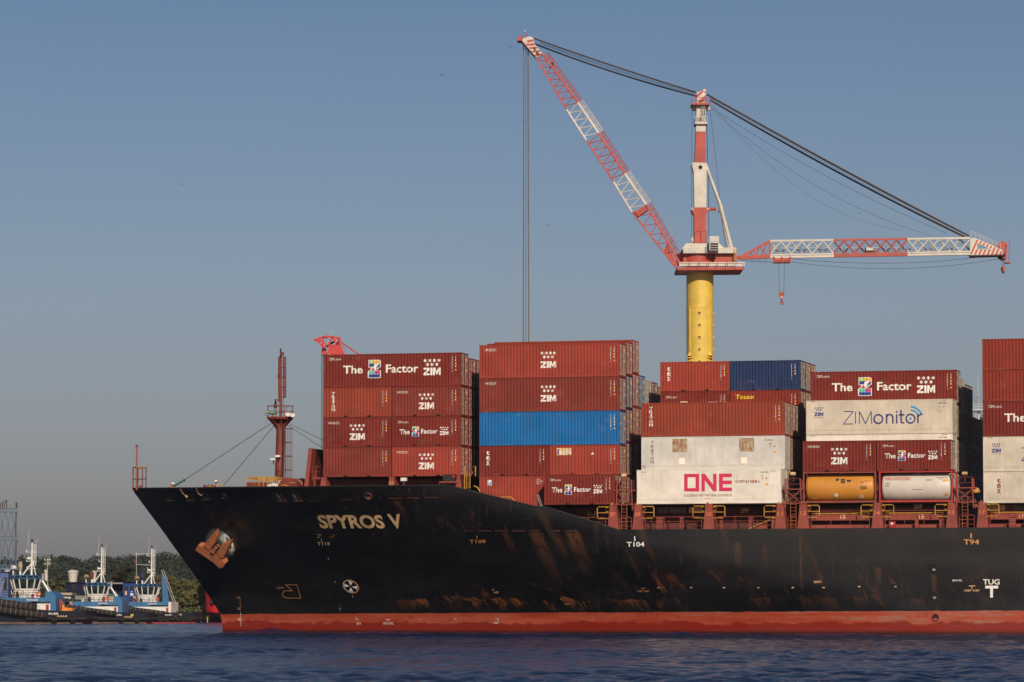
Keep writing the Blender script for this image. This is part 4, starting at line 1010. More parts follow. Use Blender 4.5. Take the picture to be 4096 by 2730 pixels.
# lashing access towers in the gaps between the bays
for s0, zt in ((-1.9, 13.2), (12.35, 13.2), (26.5, 13.1)):
    m = MB()
    for s in (s0 + .15, s0 + 1.55):
        for y in (-.05, 1.0): m.beam((s, y, 10.3), (s + (.12 if s < s0 + 1 else -.12), y, zt - .4), .09, .09, 'deck_red')
    for z in (10.75, 11.9): m.box((s0 - .1, -.1, z), (s0 + 1.8, 1.2, z + .08), 'deck_red')
    for z in (11.2, 11.55, 12.35, 12.8): m.bar((s0 + .15, -.05, z), (s0 + 1.5, -.05, z), .025, 'mast_red', 5)
    for k in (.15, .6, 1.05, 1.5): m.bar((s0 + k, -.05, 10.8), (s0 + k, -.05, 12.8 if k in (.15, 1.5) else 11.6), .025, 'mast_red', 5)
    m.beam((s0 + .2, -.06, 10.8), (s0 + 1.5, -.06, 11.9), .06, .06, 'deck_red'); m.beam((s0 + 1.5, -.06, 10.8), (s0 + .2, -.06, 11.9), .06, .06, 'deck_red')
    m.beam((s0 - .2, .2, 10.4), (s0 + .3, .2, 10.75), .1, .2, 'deck_red'); m.beam((s0 + 1.9, .2, 10.4), (s0 + 1.4, .2, 10.75), .1, .2, 'deck_red')
    tw = m.build('lashing_tower', ship, smooth=False)
    m = MB()
    for s in (s0 + .62, s0 + 1.08): m.bar((s, -.12, 8.6), (s, -.12, 11.0), .025, 'orange_rust', 5)
    for i in range(9): m.bar((s0 + .62, -.12, 8.8 + .27*i), (s0 + 1.08, -.12, 8.8 + .27*i), .018, 'orange_rust', 5)
    m.build('ladder', parent=tw)
    m = MB(); m.lathe([(.08, -.22), (.15, -.2), (.15, .2), (.08, .22)], (s0 + .85, -.1, zt), 'letter_worn', 14, 'x'); m.bar((s0 + .85, .1, zt - .6), (s0 + .85, -.05, zt), .04, 'deck_red'); m.build('floodlight', parent=tw)
m = MB(); m.lathe([(.32, 0), (.34, .15), (.25, .35), (.05, .45)], (28.2, .3, 11.55), 'yellow', 12); m.build('ventilator_cap', ship)
# yellow handrails and little stair at the sloping bulwark
for pts in (((1895, 1944, 1.6), (1910, 1951, 1.6), (1920, 1967, 1.6)), ((2004, 1989, 1.2), (2045, 1990, 1.2), (2058, 2004, 1.2)), ((1857, 1990, 2.0), (1860, 1867, 2.0)), ((1890, 1895, 2.2), (1890, 1866, 2.2), (1902, 1866, 2.2), (1902, 1905, 2.2))):
    m = MB(); m.path([sp(*p) for p in pts], .05, 'yellow', 6); m.build('handrail', ship)
m = MB()
for x in (1866, 1880): m.bar(sp(x, 1955, 1.9), sp(x, 1900, 1.9), .03, 'yellow', 5)
for i in range(7): m.bar(sp(1866, 1950 - i*8, 1.9), sp(1880, 1950 - i*8, 1.9), .02, 'yellow', 5)
m.build('ladder', ship)
m = MB()
for a, b in (((2147, 1980), (2163, 2028)), ((2153, 1978), (2169, 2026))): m.bar(sp(*a, 0), sp(*b, 0), .03, 'steel', 5)
m.bar(sp(2157, 2025, .2), sp(2157, 1985, .2), .05, 'mast_red'); m.bar(sp(2157, 1985, .2), sp(2140, 1985, .2), .04, 'mast_red'); m.bar(sp(2148, 2030, .2), sp(2162, 2018, .2), .05, 'mast_red'); m.build('access_ladder', ship)

# ---- marks on the hull (photo pixel coordinates laid on to the curved plating)
def hullmark(name, A, off=.03):
    lo = min(p[0][:, 0].min() for p in A.p); hi = max(p[0][:, 0].max() for p in A.p)
    me = A.mesh(name, lambda x, z, l: hull_hit(x, -z, off + l), list(np.arange(lo + 5, hi, 6.0)))
    o = bpy.data.objects.new(name, me); COL.objects.link(o); o.parent = ship; return o
def HM(sc, ox, oy):
    def T(x, y): return ox + x/sc, -(oy + y/sc)
    return T
H1 = HM(2.353, 740, 1980); H2 = HM(2.353, 1700, 1900); H3 = HM(2.8, 3300, 2000); H4 = HM(2.8, 2600, 2000)
def htext(name, T, t, x0, y0, x1, y1, mt, off=0.0, shear=0.0):
    a, b = T(x0, y1), T(x1, y0); A = Art(); A.text(t, a[0], a[1], b[0], b[1], mt, off, shear); return hullmark(name, A)
htext('name_lettering', H1, 'SPYROS', 1258, 190, 1872, 318, 'letter_worn', .035, -17)
htext('name_lettering', H1, 'V', 1920, 182, 2042, 318, 'letter_worn', .035, -17)
for T, t, x0, y0, x1, y1, mt, off in ((H1, 'T115', 1245, 447, 1365, 475, 'letter_worn', .02), (H2, 'T109', 420, 612, 572, 645, 'letter_orange', .02), (H2, 'T104', 1900, 632, 2065, 678, 'letter_white', .02),
   (H3, 'T94', 1553, 443, 1727, 503, 'letter_orange', .02), (H3, 'TUG', 1770, 890, 1957, 950, 'letter_white', .02), (H3, 'BMV92', 1430, 893, 1535, 915, 'letter_white', 0), (H3, '2SBP 3SBP', 1560, 1005, 1733, 1027, 'letter_worn', 0),
   (H4, 'DSF2', 1838, 908, 1920, 932, 'letter_worn', 0), (H1, 'BTR', 1618, 1205, 1658, 1222, 'letter_white', 0), (H1, 'BTR 1FBC', 1870, 1203, 1966, 1222, 'letter_white', 0), (H2, '1FBC', 645, 1385, 692, 1403, 'letter_white', 0),
   (H2, '1ABP', 648, 1098, 693, 1116, 'letter_worn', 0), (H2, '1ABP 3SBP', 2000, 1088, 2110, 1104, 'letter_orange', 0), (H2, '1ABP', 1312, 1208, 1360, 1224, 'letter_orange', 0), (H1, '7.875M', 862, 868, 930, 886, 'letter_orange', 0), (H1, 'FP', 1245, 395, 1272, 408, 'letter_worn', 0), (H1, 'BTR', 1363, 392, 1405, 405, 'letter_orange', 0)):
    htext('hull_lettering', T, t, x0, y0, x1, y1, mt, off)
def hlines(name, T, segs, wd, mt):
    A = Art()
    for x0, y0, x1, y1 in segs: A.line(*T(x0, y0), *T(x1, y1), wd, mt)
    return hullmark(name, A)
for T, sg, wd, mt in ((H1, [(1284, 415, 1290, 438)], 2.5, 'letter_worn'), (H2, [(490, 575, 490, 605)], 3, 'letter_orange'), (H2, [(1973, 580, 1977, 625)], 4.2, 'letter_white'), (H3, [(1637, 375, 1637, 430)], 6, 'letter_orange'),
   (H3, [(1795, 978, 1940, 978), (1866, 990, 1866, 1095)], 11, 'letter_white'), (H3, [(1610, 965, 1683, 965), (1646, 965, 1646, 1000)], 2.6, 'letter_worn'), (H1, [(1243, 376, 1285, 376), (1270, 376, 1272, 390)], 1.6, 'letter_worn'),
   (H1, [(1385, 376, 1407, 376), (1407, 376, 1407, 388)], 1.4, 'letter_orange'), (H1, [(1608, 1150, 1612, 1176), (1612, 1176, 1633, 1176)], 1.6, 'letter_white'), (H1, [(1886, 1174, 1936, 1174), (1912, 1174, 1914, 1198)], 1.6, 'letter_white'),
   (H1, [(2200, 1173, 2220, 1173)], 1.6, 'letter_white'), (H2, [(275, 1357, 297, 1357)], 1.6, 'letter_white'), (H2, [(665, 1357, 690, 1357), (690, 1357, 693, 1382)], 1.6, 'letter_white'), (H2, [(635, 1078, 655, 1078), (635, 1078, 640, 1096)], 1.5, 'letter_worn'),
   (H2, [(2030, 1068, 2075, 1068), (2050, 1068, 2052, 1086)], 1.4, 'letter_orange'), (H2, [(1272, 1156, 1278, 1174), (1278, 1174, 1300, 1180)], 1.4, 'letter_orange')):
    hlines('hull_mark', T, sg, wd, mt)
for T, pts in ((H1, ((1350, 603), (1412, 820), (1578, 956), (1460, 1075))),):
    for x, y in pts: hlines('hull_mark', T, [(x - 2, y - 10, x + 3, y + 10)], 1.4, 'letter_white')
for T, xs, y in ((H4, (97, 462, 830, 1215, 1600, 1945), 984), (H3, (383, 790), 973)):
    for x in xs: hlines('hull_mark', T, [(x - 13, y, x + 13, y)], 3.2, 'letter_worn')
# bulbous bow and thruster symbols, draught scale
segs = [(948, 848, 1055, 848), (1055, 848, 1090, 972), (1090, 972, 952, 972), (952, 972, 926, 958), (926, 958, 918, 935), (918, 935, 926, 912), (926, 912, 945, 903), (945, 903, 1014, 905), (1014, 905, 948, 848)]
hlines('bulbous_bow_mark', H1, segs, 2.0, 'letter_orange')
A = Art()
def ell(x, y): return H1(1562 + x + .12*y, 864 + y + .16*x)
for i in range(40):
    a, b = 2*math.pi*i/40, 2*math.pi*(i+1)/40
    A.poly([ell(76*math.cos(a), 62*math.sin(a)), ell(67*math.cos(a), 54*math.sin(a)), ell(67*math.cos(b), 54*math.sin(b)), ell(76*math.cos(b), 62*math.sin(b))], 'letter_worn' if i > 6 else 'letter_orange')
for k in range(4):
    a = math.pi/2*k + .05; q_ = .36
    A.poly([ell(10*math.cos(a), 8*math.sin(a)), ell(64*math.cos(a - q_), 51*math.sin(a - q_)), ell(64*math.cos(a + q_), 51*math.sin(a + q_))], 'letter_white')
hullmark('thruster_mark', A)
for t, x0, y in (('14', 490, 968), ('13', 496, 1072), ('12', 502, 1173)): htext('draught_number', H1, t, x0, y - 11, x0 + 22, y + 11, 'letter_orange' if y < 1100 else 'letter_white', .02)
A = Art()
for i in range(13):
    y = 972 + i*21.5; x = 519 + (y - 972)*.035; p, q_ = H1(x - 3, y + 5), H1(x + 4, y - 5)
    A.rect(p[0], p[1], q_[0], q_[1], 'letter_orange' if y < 1110 else 'letter_white')
hullmark('draught_scale', A)
# drain openings, freeing ports, fairleads
def hframe(u, v):
    p = hull_hit(u, v); a = hull_hit(u + 10, v); b = hull_hit(u, v - 10)
    x = (a - p).normalized(); n = x.cross((b - p)).normalized()
    if n.y > 0: n = -n
    return p, x, n.cross(x).normalized() if n.cross(x).z > 0 else x.cross(n).normalized(), n
def ringhole(name, u, v, r, inner, rim='hull_black'):
    p, x, y, n = hframe(u, v); m = MB(); N = 22
    prof = [(r, .0), (r*1.02, .06), (r*.9, .10), (r*.8, .05), (r*.78, -.02)]
    vs = []
    for rr, h in prof:
        for i in range(N): a = 2*math.pi*i/N; vs.append(p + x*(rr*math.cos(a)) + y*(rr*math.sin(a)) + n*h)
    k = len(prof)
    m.add(vs, [(j*N+i, j*N+(i+1) % N, (j+1)*N+(i+1) % N, (j+1)*N+i) for j in range(k-1) for i in range(N)], rim)
    m.add([p + x*(.8*r*math.cos(2*math.pi*i/N)) + y*(.8*r*math.sin(2*math.pi*i/N)) + n*.012 for i in range(N)], [tuple(range(N))], 'bolt_hole')
    m.add([p + x*(.42*r*math.cos(2*math.pi*i/N) + .05*r) + y*(.30*r*math.sin(2*math.pi*i/N) - .42*r) + n*.02 for i in range(N)], [tuple(range(N))], inner)
    return m.build(name, ship)
ringhole('drain_opening', *[3300 + 1218/2.8, 2000 + 765/2.8], .33, 'grey'); ringhole('drain_opening', 3300 + 1225/2.8, 2000 + 1078/2.8, .33, 'grey')
MAT['boot_red'] = pm('boot_red', (.33, .06, .04), .6, .3); ringhole('drain_opening', 3300 + 1237/2.8, 2000 + 1318/2.8, .32, 'boot_red', 'boot_red')
ringhole('panama_fairlead', 480 + 1168/2.8, 1860 + 352/2.8, .30, 'hull_black', 'hull_black'); ringhole('panama_fairlead', 740 + 1728/2.353, 1980 + 12/2.353, .36, 'orange_rust', 'dark_red')
MAT['slot_red'] = pm('slot_red', (.10, .022, .016), .7, .4)
def port(T, x0, x1, y, h=14):
    A = Art(); a, b = T(x0, y + h/2), T(x1, y - h/2)
    A.rect(a[0], a[1], b[0], b[1], 'bolt_hole'); d = (b[1] - a[1])
    for k in (0.0, .45, .86): A.rect(a[0] + 1, a[1] + d*k, b[0] - 1, a[1] + d*(k + .16), 'slot_red')
    hullmark('freeing_port', A, .06)
for x0, x1 in ((365, 407), (415, 457), (497, 630), (657, 780), (820, 945), (985, 1080), (1185, 1275), (1315, 1445)): port(H2, x0, x1, 528)
for x0, x1 in ((-5, 130),): port(H2, x0, x1, 215)
for x0, x1, y in ((1165, 1280, 57), (1465, 1580, 47), (1920, 2055, 34), (2085, 2215, 30)): port(H1, x0, x1, y)
H6 = HM(2.8, 480, 1860)
for x, y in ((510, 360), (740, 360), (915, 350), (1760, 365), (1940, 365)):     # roller fairlead recesses
    A = Art()
    A.poly([H6(x - 50, y - 42), H6(x + 60, y - 42), H6(x + 120, y + 42), H6(x, y + 42)], 'bolt_hole')
    A.line(*H6(x, y + 42), *H6(x + 110, y + 42), 1.8, 'letter_orange'); A.line(*H6(x - 45, y - 42), *H6(x + 55, y - 42), 1.0, 'slot_red')
    for k in (20, 62): A.poly([H6(x + k - 26, y - 30), H6(x + k - 10, y - 30), H6(x + k + 32, y + 32), H6(x + k + 16, y + 32)], 'grey' if k == 20 else 'slot_red')
    hullmark('roller_fairlead', A)
for pts in (((677, 268), (690, 300), (715, 330), (745, 355)), ((857, 268), (868, 300), (888, 330), (922, 345))):
    m = MB(); m.path([hull_hit(480 + x/2.8, 1860 + y/2.8, .08) for x, y in pts], .018, 'letter_worn', 5); m.build('heaving_line', ship)
m = MB(); p = hull_hit(480 + 750/2.8, 1860 + 357/2.8, .1); m.lathe([(.02, -.15), (.14, 0), (.02, .15)], p, 'letter_worn', 8); m.build('monkey_fist', ship)
# anchor bolster and anchor
def anchor():
    T = lambda x, y: (700 + x/3.137, 2000 + y/3.137)
    p, x, y, n = hframe(*T(580, 560))
    n = (n + Vector((0, -.55, -.15))).normalized(); ax = n
    c = hull_hit(*T(585, 545)); m = MB(); fx = Vector((1, 0, 0)); fx = (fx - ax*fx.dot(ax)).normalized(); fy = ax.cross(fx).normalized(); N = 28
    MAT['bolster'] = bolster_mat()
    vs = []; prof = [(1.60, -1.3), (1.52, .0), (1.38, .55), (1.22, .95), (1.0, 1.12), (.62, 1.15), (.55, .9), (.5, .3)]
    for r, h in prof:
        for i in range(N): a = 2*math.pi*i/N; vs.append(c + fx*(r*math.cos(a)) + fy*(r*math.sin(a)) + ax*h)
    m.add(vs, [(j*N+i, j*N+(i+1) % N, (j+1)*N+(i+1) % N, (j+1)*N+i) for j in range(len(prof)-1) for i in range(N)], 'bolster'); m.build('anchor_bolster', ship)
    pc = c + ax*1.75; d0 = -ax
    an = thing('anchor', 'rusty orange stockless anchor hanging at the bow of the black ship', 'anchor', tuple(pc), SHIP)
    def pl(xx, yy, lift=0.0):
        u, v = T(xx, yy); d = raydir(u, v); cw = Vector((0, 0, CAMH)); iv = SHIP.inverted(); o_ = iv @ cw; dd = iv.to_3x3() @ d
        q = pc + ax*lift; t = (q - o_).dot(ax) / dd.dot(ax); return o_ + dd*t
    MAT['anchor_rust'] = anchor_mat()
    def slab(poly, th, lift=0.0, bev=True):
        P = [pl(*q, lift) for q in poly]; m = MB(); m.prism(P, -ax*th, 'anchor_rust')
        cen = sum(P, Vector()) / len(P); Q = [cen + (p_ - cen)*.90 + ax*.05 for p_ in P]; k = len(P)
        m.add(P + Q, [(i, (i+1) % k, k+(i+1) % k, k+i) for i in range(k)] + [tuple(range(k, 2*k))], 'anchor_rust'); return m
    slab([(255, 635), (268, 600), (296, 562), (350, 583), (372, 572), (455, 610), (480, 682), (535, 640), (572, 700), (597, 745), (628, 800), (600, 855), (560, 862), (480, 790)], .55).build('crown', an, smooth=False)
    slab([(352, 582), (440, 470), (520, 378), (530, 455), (505, 540), (455, 612), (420, 640)], .35, .08).build('fluke', an, smooth=False)
    slab([(528, 655), (575, 575), (610, 545), (706, 512), (690, 570), (640, 665), (596, 745), (560, 730)], .35, .08).build('fluke', an, smooth=False)
    slab([(455, 640), (505, 560), (545, 600), (520, 655), (480, 690)], .1, .10).build('slot', an, smooth=False); an.children[-1].data.materials.clear(); an.children[-1].data.materials.append(MAT['bolt_hole'])
    slab([(445, 655), (505, 580), (532, 605), (485, 685)], .4, .18).build('shank_head', an, smooth=False)
    m = MB(); m.bar(pl(475, 640, -.1), c + ax*.2, .22, 'anchor_rust', 10); m.build('shank', an)
def anchor_mat():
    m, nt, b = new_mat('anchor_rust'); tc = texco(nt)
    n = noise(nt, tc, 2.2, 6, .7); n2 = noise(nt, tc, 11, 6, .7)
    c = mixc(nt, ramp(nt, n, .35, .65), (.56, .155, .04), (.30, .11, .055)); c = mixc(nt, ramp(nt, n2, .54, .64, 0, .8), c, (.07, .035, .025))
    nt.links.new(c, b.inputs['Base Color']); b.inputs['Roughness'].default_value = .85; bump(nt, b, n2, .5, .05); return m
def bolster_mat():
    s_anchor = hull_hit(700 + 585/3.137, 2000 + 545/3.137).x
    m, nt, b = new_mat('bolster_scraped'); tc = texco(nt)
    n = noise(nt, mapping(nt, tc, (3.2, 3.2, .8)), 1.5, 7, .7); sx = nt.nodes.new('ShaderNodeSeparateXYZ'); nt.links.new(tc, sx.inputs[0])
    g = ramp(nt, sx.outputs[0], s_anchor + .35, s_anchor + .95, .0, 1.0)
    c = mixc(nt, mth(nt, 'MULTIPLY', ramp(nt, n, .45, .55), g), (.035, .035, .036), (.55, .53, .50)); nt.links.new(c, b.inputs['Base Color']); b.inputs['Roughness'].default_value = .5; return m
anchor()

# ================================================================== PEOPLE
MAT['skin'] = pm('skin', (.26, .13, .08), .6, .1); MAT['coverall'] = pm('orange_coverall', (.62, .12, .035), .8, .2, 4); MAT['helmet'] = pm('white_helmet', (.75, .75, .73), .35, .05)
MAT['reflective'] = pm('reflective_tape', (.6, .6, .55), .4); MAT['shirt'] = pm('white_shirt', (.6, .62, .66), .8, .1); MAT['trousers'] = pm('dark_trousers', (.03, .035, .05), .8, .2); MAT['hair'] = pm('dark_hair', (.015, .012, .01), .7)
def person(label, base, frame, J, face, top='coverall', bottom='coverall', helmet='helmet'):
    """J: joints in metres relative to the feet; face: direction the head looks to"""
    t = thing('person', label, 'person', base, frame); b = Vector(base)
    vs, es, rs = [], [], []
    def add(p, r, par=None):
        vs.append(Vector(p)); rs.append(r); i = len(vs) - 1
        if par is not None: es.append((par, i))
        return i
    V = {k: Vector(v) for k, v in J.items()}; f = Vector(face).normalized()
    pel = add(V['pelvis'], .15); sp_ = add(V['pelvis'].lerp(V['chest'], .5), .135, pel); ch = add(V['chest'], .16, sp_); nk = add(V['neck'], .065, ch)
    hd = add(V['head'], .095, nk); ht = add(V['head'] + (V['head'] - V['neck']).normalized()*.10, .08, hd); add(V['head'] + f*.085 - (V['head']-V['neck']).normalized()*.01, .03, hd)
    for sd in ('l', 'r'):
        sh = add(V['sh_'+sd], .075, ch); el = add(V['el_'+sd], .055, sh); wr = add(V['wr_'+sd], .036, el)
        d = (V['wr_'+sd] - V['el_'+sd]).normalized(); side = d.cross(Vector((0, 0, 1)));
        side = side.normalized() if side.length > .1 else Vector((1, 0, 0)); up = side.cross(d).normalized()
        pa = add(V['wr_'+sd] + d*.07, .038, wr)
        for i in range(4):
            k = add(V['wr_'+sd] + d*(.105) + side*(.03 - .02*i), .010, pa); e = add(V['wr_'+sd] + d*(.15 - .008*abs(i-1)) + side*(.03 - .02*i) - up*.015, .009, k)
            add(V['wr_'+sd] + d*(.175 - .01*abs(i-1)) + side*(.03 - .02*i) - up*.04, .008, e)
        k = add(V['wr_'+sd] + d*.06 + side*.06, .011, pa); add(V['wr_'+sd] + d*.10 + side*.075 - up*.02, .009, k)
        hp = add(V['hip_'+sd], .10, pel); kn = add(V['kn_'+sd], .07, hp); an = add(V['an_'+sd], .05, kn); add(V['an_'+sd] + Vector((f.x, f.y, 0)).normalized()*.17 - Vector((0, 0, .05)), .045, an)
    me = bpy.data.meshes.new('body'); me.from_pydata([tuple(v) for v in vs], es, [])
    o = bpy.data.objects.new('body', me); COL.objects.link(o)
    md = o.modifiers.new('skin', 'SKIN'); sk = me.skin_vertices[0].data
    for i, r in enumerate(rs): sk[i].radius = (r, r)
    sk[0].use_root = True
    o.modifiers.new('sub', 'SUBSURF').levels = 1
    dg = bpy.context.evaluated_depsgraph_get(); m2 = bpy.data.meshes.new_from_object(o.evaluated_get(dg)); m2.name = 'body'
    o.modifiers.clear(); o.data = m2; bpy.data.meshes.remove(me); o.parent = t
    m2.materials.clear()
    for k in (top, bottom, 'skin', 'reflective'): m2.materials.append(MAT[k])
    hands = [V['wr_l'], V['wr_r']]
    for p in m2.polygons:
        c = p.center; k = 0
        if c.z < V['pelvis'].z: k = 1
        if (c - V['head']).length < .17 and c.z > V['neck'].z + .02: k = 2
        for s_, wv in (('l', V['wr_l']), ('r', V['wr_r'])):
            if (c - wv).dot((wv - V['el_'+s_]).normalized()) > .0 and (c - wv).length < .24: k = 2
            if top == 'coverall' and k == 0:
                q = (c - V['sh_'+s_]).length; 
                if .14 < q < .19 and (c - V['el_'+s_]).length < .30: k = 3
        p.material_index = k
    m2.shade_smooth()
    if helmet:
        m = MB(); up = (V['head'] - V['neck']).normalized(); h = b + V['head'] + up*.04; Mx = up.to_track_quat('Z', 'Y').to_matrix()
        m.lathe([(.155, 0), (.15, .02), (.135, .03), (.13, .08), (.10, .13), (.05, .155), (.01, .16)], h, helmet, 14, 'z', Mx)
        m.cbox(h + f*.09 + up*.012, (.20, .20, .02), helmet); m.build('helmet', t)
    m = MB(); hp = b + V['head']; sd_ = f.cross(Vector((0, 0, 1))).normalized()
    for q in (-1, 1): m.lathe([(.002, -.012), (.012, 0), (.002, .012)], hp + f*.088 + sd_*(.032*q) + Vector((0, 0, .02)), 'black', 8)
    m.build('eyes', t)
    m = MB(); m.lathe([(.10, -.06), (.105, 0), (.10, .05), (.06, .1)], hp - f*.015, 'hair', 12); m.build('hair', t)
    return t
def stand(lean=(0, 0), arms='down', f=(-1, 0)):
    fx, fy = f; L = math.hypot(fx, fy); fx /= L; fy /= L; sx_, sy_ = -fy, fx
    def P(fw, sd, z): return (fx*fw + sx_*sd, fy*fw + sy_*sd, z)
    l0, l1 = lean
    J = dict(pelvis=P(0, 0, .95), chest=P(l0*.6, 0, 1.33 - l1*.5), neck=P(l0, 0, 1.50 - l1), head=P(l0*1.15 + .03, 0, 1.64 - l1*1.1),
        sh_l=P(l0*.8, .2, 1.42 - l1*.75), sh_r=P(l0*.8, -.2, 1.42 - l1*.75), hip_l=P(0, .1, .90), hip_r=P(0, -.1, .90), kn_l=P(.05, .11, .50), kn_r=P(.0, -.11, .50), an_l=P(0, .11, .08), an_r=P(-.04, -.11, .08))
    if arms == 'down': J.update(el_l=P(l0*.8 - .05, .27, 1.12 - l1*.75), el_r=P(l0*.8 - .05, -.27, 1.12 - l1*.75), wr_l=P(l0*.8 + .12, .26, .92 - l1*.75), wr_r=P(l0*.8 + .12, -.26, .92 - l1*.75))
    else: J.update(el_l=P(l0*.8 + .15, .25, 1.18 - l1*.75), el_r=P(l0*.8 + .15, -.25, 1.18 - l1*.75), wr_l=P(l0*.8 + .38, .15, 1.22 - l1*.75), wr_r=P(l0*.8 + .38, -.15, 1.22 - l1*.75))
    return J
p1_ = sp(*C2(466, 1500), 12.0); p2_ = sp(*C2(866, 1500), 8.6)
person('bending deckhand in orange coverall and white helmet by the green-wrapped stay', (p1_.x - .25, 12.0, sp(*C2(476, 1470), 12).z - 1.56), SHIP, stand((.28, .12), 'reach', (1, -.25)), (.8, -.4, -.1))
person('standing deckhand in orange coverall and white helmet beside the winch', (p2_.x, 8.6, sp(*C2(866, 1437), 8.6).z - 1.80), SHIP, stand((.02, 0), 'down', (-1, -.45)), (-.9, -.4, 0))
# ================================================================== WATER
def water_material():
    m, nt, b = new_mat('harbour_water'); tc = texco(nt)
    n = noise(nt, mapping(nt, tc, (.02, .05, 1)), 1.0, 3)
    c = mixc(nt, ramp(nt, n, .35, .65), (.004, .018, .066), (.007, .027, .090))
    nt.links.new(c, b.inputs['Base Color']); b.inputs['Roughness'].default_value = .12; b.inputs['IOR'].default_value = 1.33
    b.inputs['Specular IOR Level'].default_value = .5
    h = mth(nt, 'ADD', noise(nt, mapping(nt, tc, (4.0, 3.2, 1)), 1.0, 8, .76), mth(nt, 'MULTIPLY', noise(nt, mapping(nt, tc, (9.5, 7, 1)), 1.0, 6, .75), .9))
    bump(nt, b, h, 1.0, .26)
    return m
MAT['water'] = water_material()
def water():
    rg = np.random.default_rng(3)
    comps = []
    for i in range(120):
        lam = float(np.exp(rg.uniform(np.log(.42), np.log(4.6)))); th = rg.normal(R(-70), R(42)); k = 2*np.pi/lam
        comps.append((k*np.cos(th), k*np.sin(th), .0046*lam**.68, rg.uniform(0, 6.28), lam))
    def height(X, Y, lmin):
        z = np.zeros_like(X)
        for kx, ky, a, ph, lam in comps:
            if lam > lmin: z += a*np.sin(kx*X + ky*Y + ph)
        g = .75 + .35*np.sin(X*.07 + Y*.031 + 1.0)*np.sin(Y*.055 - X*.02) 
        z = z*g
        # the ship's own bow wave and wash along the hull
        dx, dy = X - OX.x, Y - OX.y; s = dx*SX.x + dy*SX.y; yl = dx*SY.x + dy*SY.y
        hw = np.array([hull_y(float(q), .3) for q in np.linspace(-48, 60, 109)]); hy = np.interp(s, np.linspace(-48, 60, 109), hw)
        d = np.clip(hy - yl, 0, 60)
        amp = np.interp(s, [-46, -39, -36, -30, 0, 60], [0, .15, .42, .24, .17, .12])
        z += amp*np.cos((s + 36.2)*2*np.pi/13.5 + d*.25)*np.exp(-d/5.5)*(s > -46)
        return z
    me_v = []; me_f = []; off = 0
    def patch(x0, x1, dx, y0, y1, dy, lmin):
        nonlocal off
        xs = np.arange(x0, x1 + dx*.5, dx); ys = np.arange(y0, y1 + dy*.5, dy)
        X, Y = np.meshgrid(xs, ys); Z = height(X, Y, lmin) if lmin < 90 else np.full_like(X, -.06)
        nx, ny = len(xs), len(ys); me_v.append(np.stack([X.ravel(), Y.ravel(), Z.ravel()], 1))
        i = np.arange(nx - 1)[None, :] + nx*np.arange(ny - 1)[:, None]
        me_f.append(np.stack([i, i+1, i+1+nx, i+nx], -1).reshape(-1, 4) + off); off += nx*ny
    patch(-40, 40, .16, 84, 188, .135, .3); patch(-64, -40, 1.0, 84, 188, 1.0, 2.5); patch(40, 64, 1.0, 84, 188, 1.0, 2.5)
    patch(-64, 64, .30, 188, 350, .27, .7)
    patch(-224, 224, 1.4, 350, 749, .9, 2.5)
    patch(-2400, 2400, 600, -90, 84, 87, 99); patch(-2400, -64, 292, 84, 350, 266, 99); patch(64, 2400, 292, 84, 350, 266, 99)
    patch(-2400, -224, 272, 350, 749, 399, 99); patch(224, 2400, 272, 350, 749, 399, 99); patch(-2400, 2400, 600, 749, 1349, 600, 99)
    V = np.concatenate(me_v); Fc = np.concatenate(me_f); me = bpy.data.meshes.new('water')
    me.vertices.add(len(V)); me.vertices.foreach_set('co', V.ravel().astype(np.float32))
    me.loops.add(Fc.size); me.loops.foreach_set('vertex_index', Fc.ravel().astype(np.int32))
    me.polygons.add(len(Fc)); me.polygons.foreach_set('loop_start', (np.arange(len(Fc))*4).astype(np.int32)); me.polygons.foreach_set('loop_total', np.full(len(Fc), 4, np.int32))
    me.update(); me.validate(); me.shade_smooth(); me.materials.append(MAT['water'])
    o = bpy.data.objects.new('water', me); COL.objects.link(o); tag(o, 'dark blue rippled harbour water', 'water', kind='structure')
water()

# ================================================================== TERRAIN AND VEGETATION
def leaf_mat(name, a, b_, tr=.15):
    m, nt, b = new_mat(name); oi = nt.nodes.new('ShaderNodeNewGeometry'); tc = texco(nt)
    n = noise(nt, mapping(nt, tc, (.12, .12, .12)), 1.0, 4)
    c = mixc(nt, ramp(nt, oi.outputs['Random Per Island'], 0, 1), a, b_); c = mixc(nt, 1.0, c, ramp(nt, n, .3, .7, .65, 1.3), 'MULTIPLY')
    nt.links.new(c, b.inputs['Base Color']); b.inputs['Roughness'].default_value = .7; b.inputs['Specular IOR Level'].default_value = .2
    return m
MAT['leaf_far'] = leaf_mat('forest_leaves', (.022, .029, .019), (.046, .056, .035)); MAT['leaf_mangrove'] = leaf_mat('mangrove_leaves', (.036, .046, .013), (.105, .108, .032))
MAT['leaf_olive'] = leaf_mat('olive_leaves', (.065, .066, .022), (.19, .17, .065)); MAT['leaf_brown'] = leaf_mat('brown_leaves', (.030, .020, .010), (.075, .045, .018))
MAT['bark'] = pm('bark', (.17, .13, .09), .9, .3, 3); MAT['bark_pale'] = pm('bark_pale', (.26, .22, .17), .9, .3, 3); MAT['soil'] = pm('soil', (.05, .042, .028), .95, .4, .2); MAT['hill_soil'] = pm('hill_soil', (.018, .026, .013), .95, .4, .05)
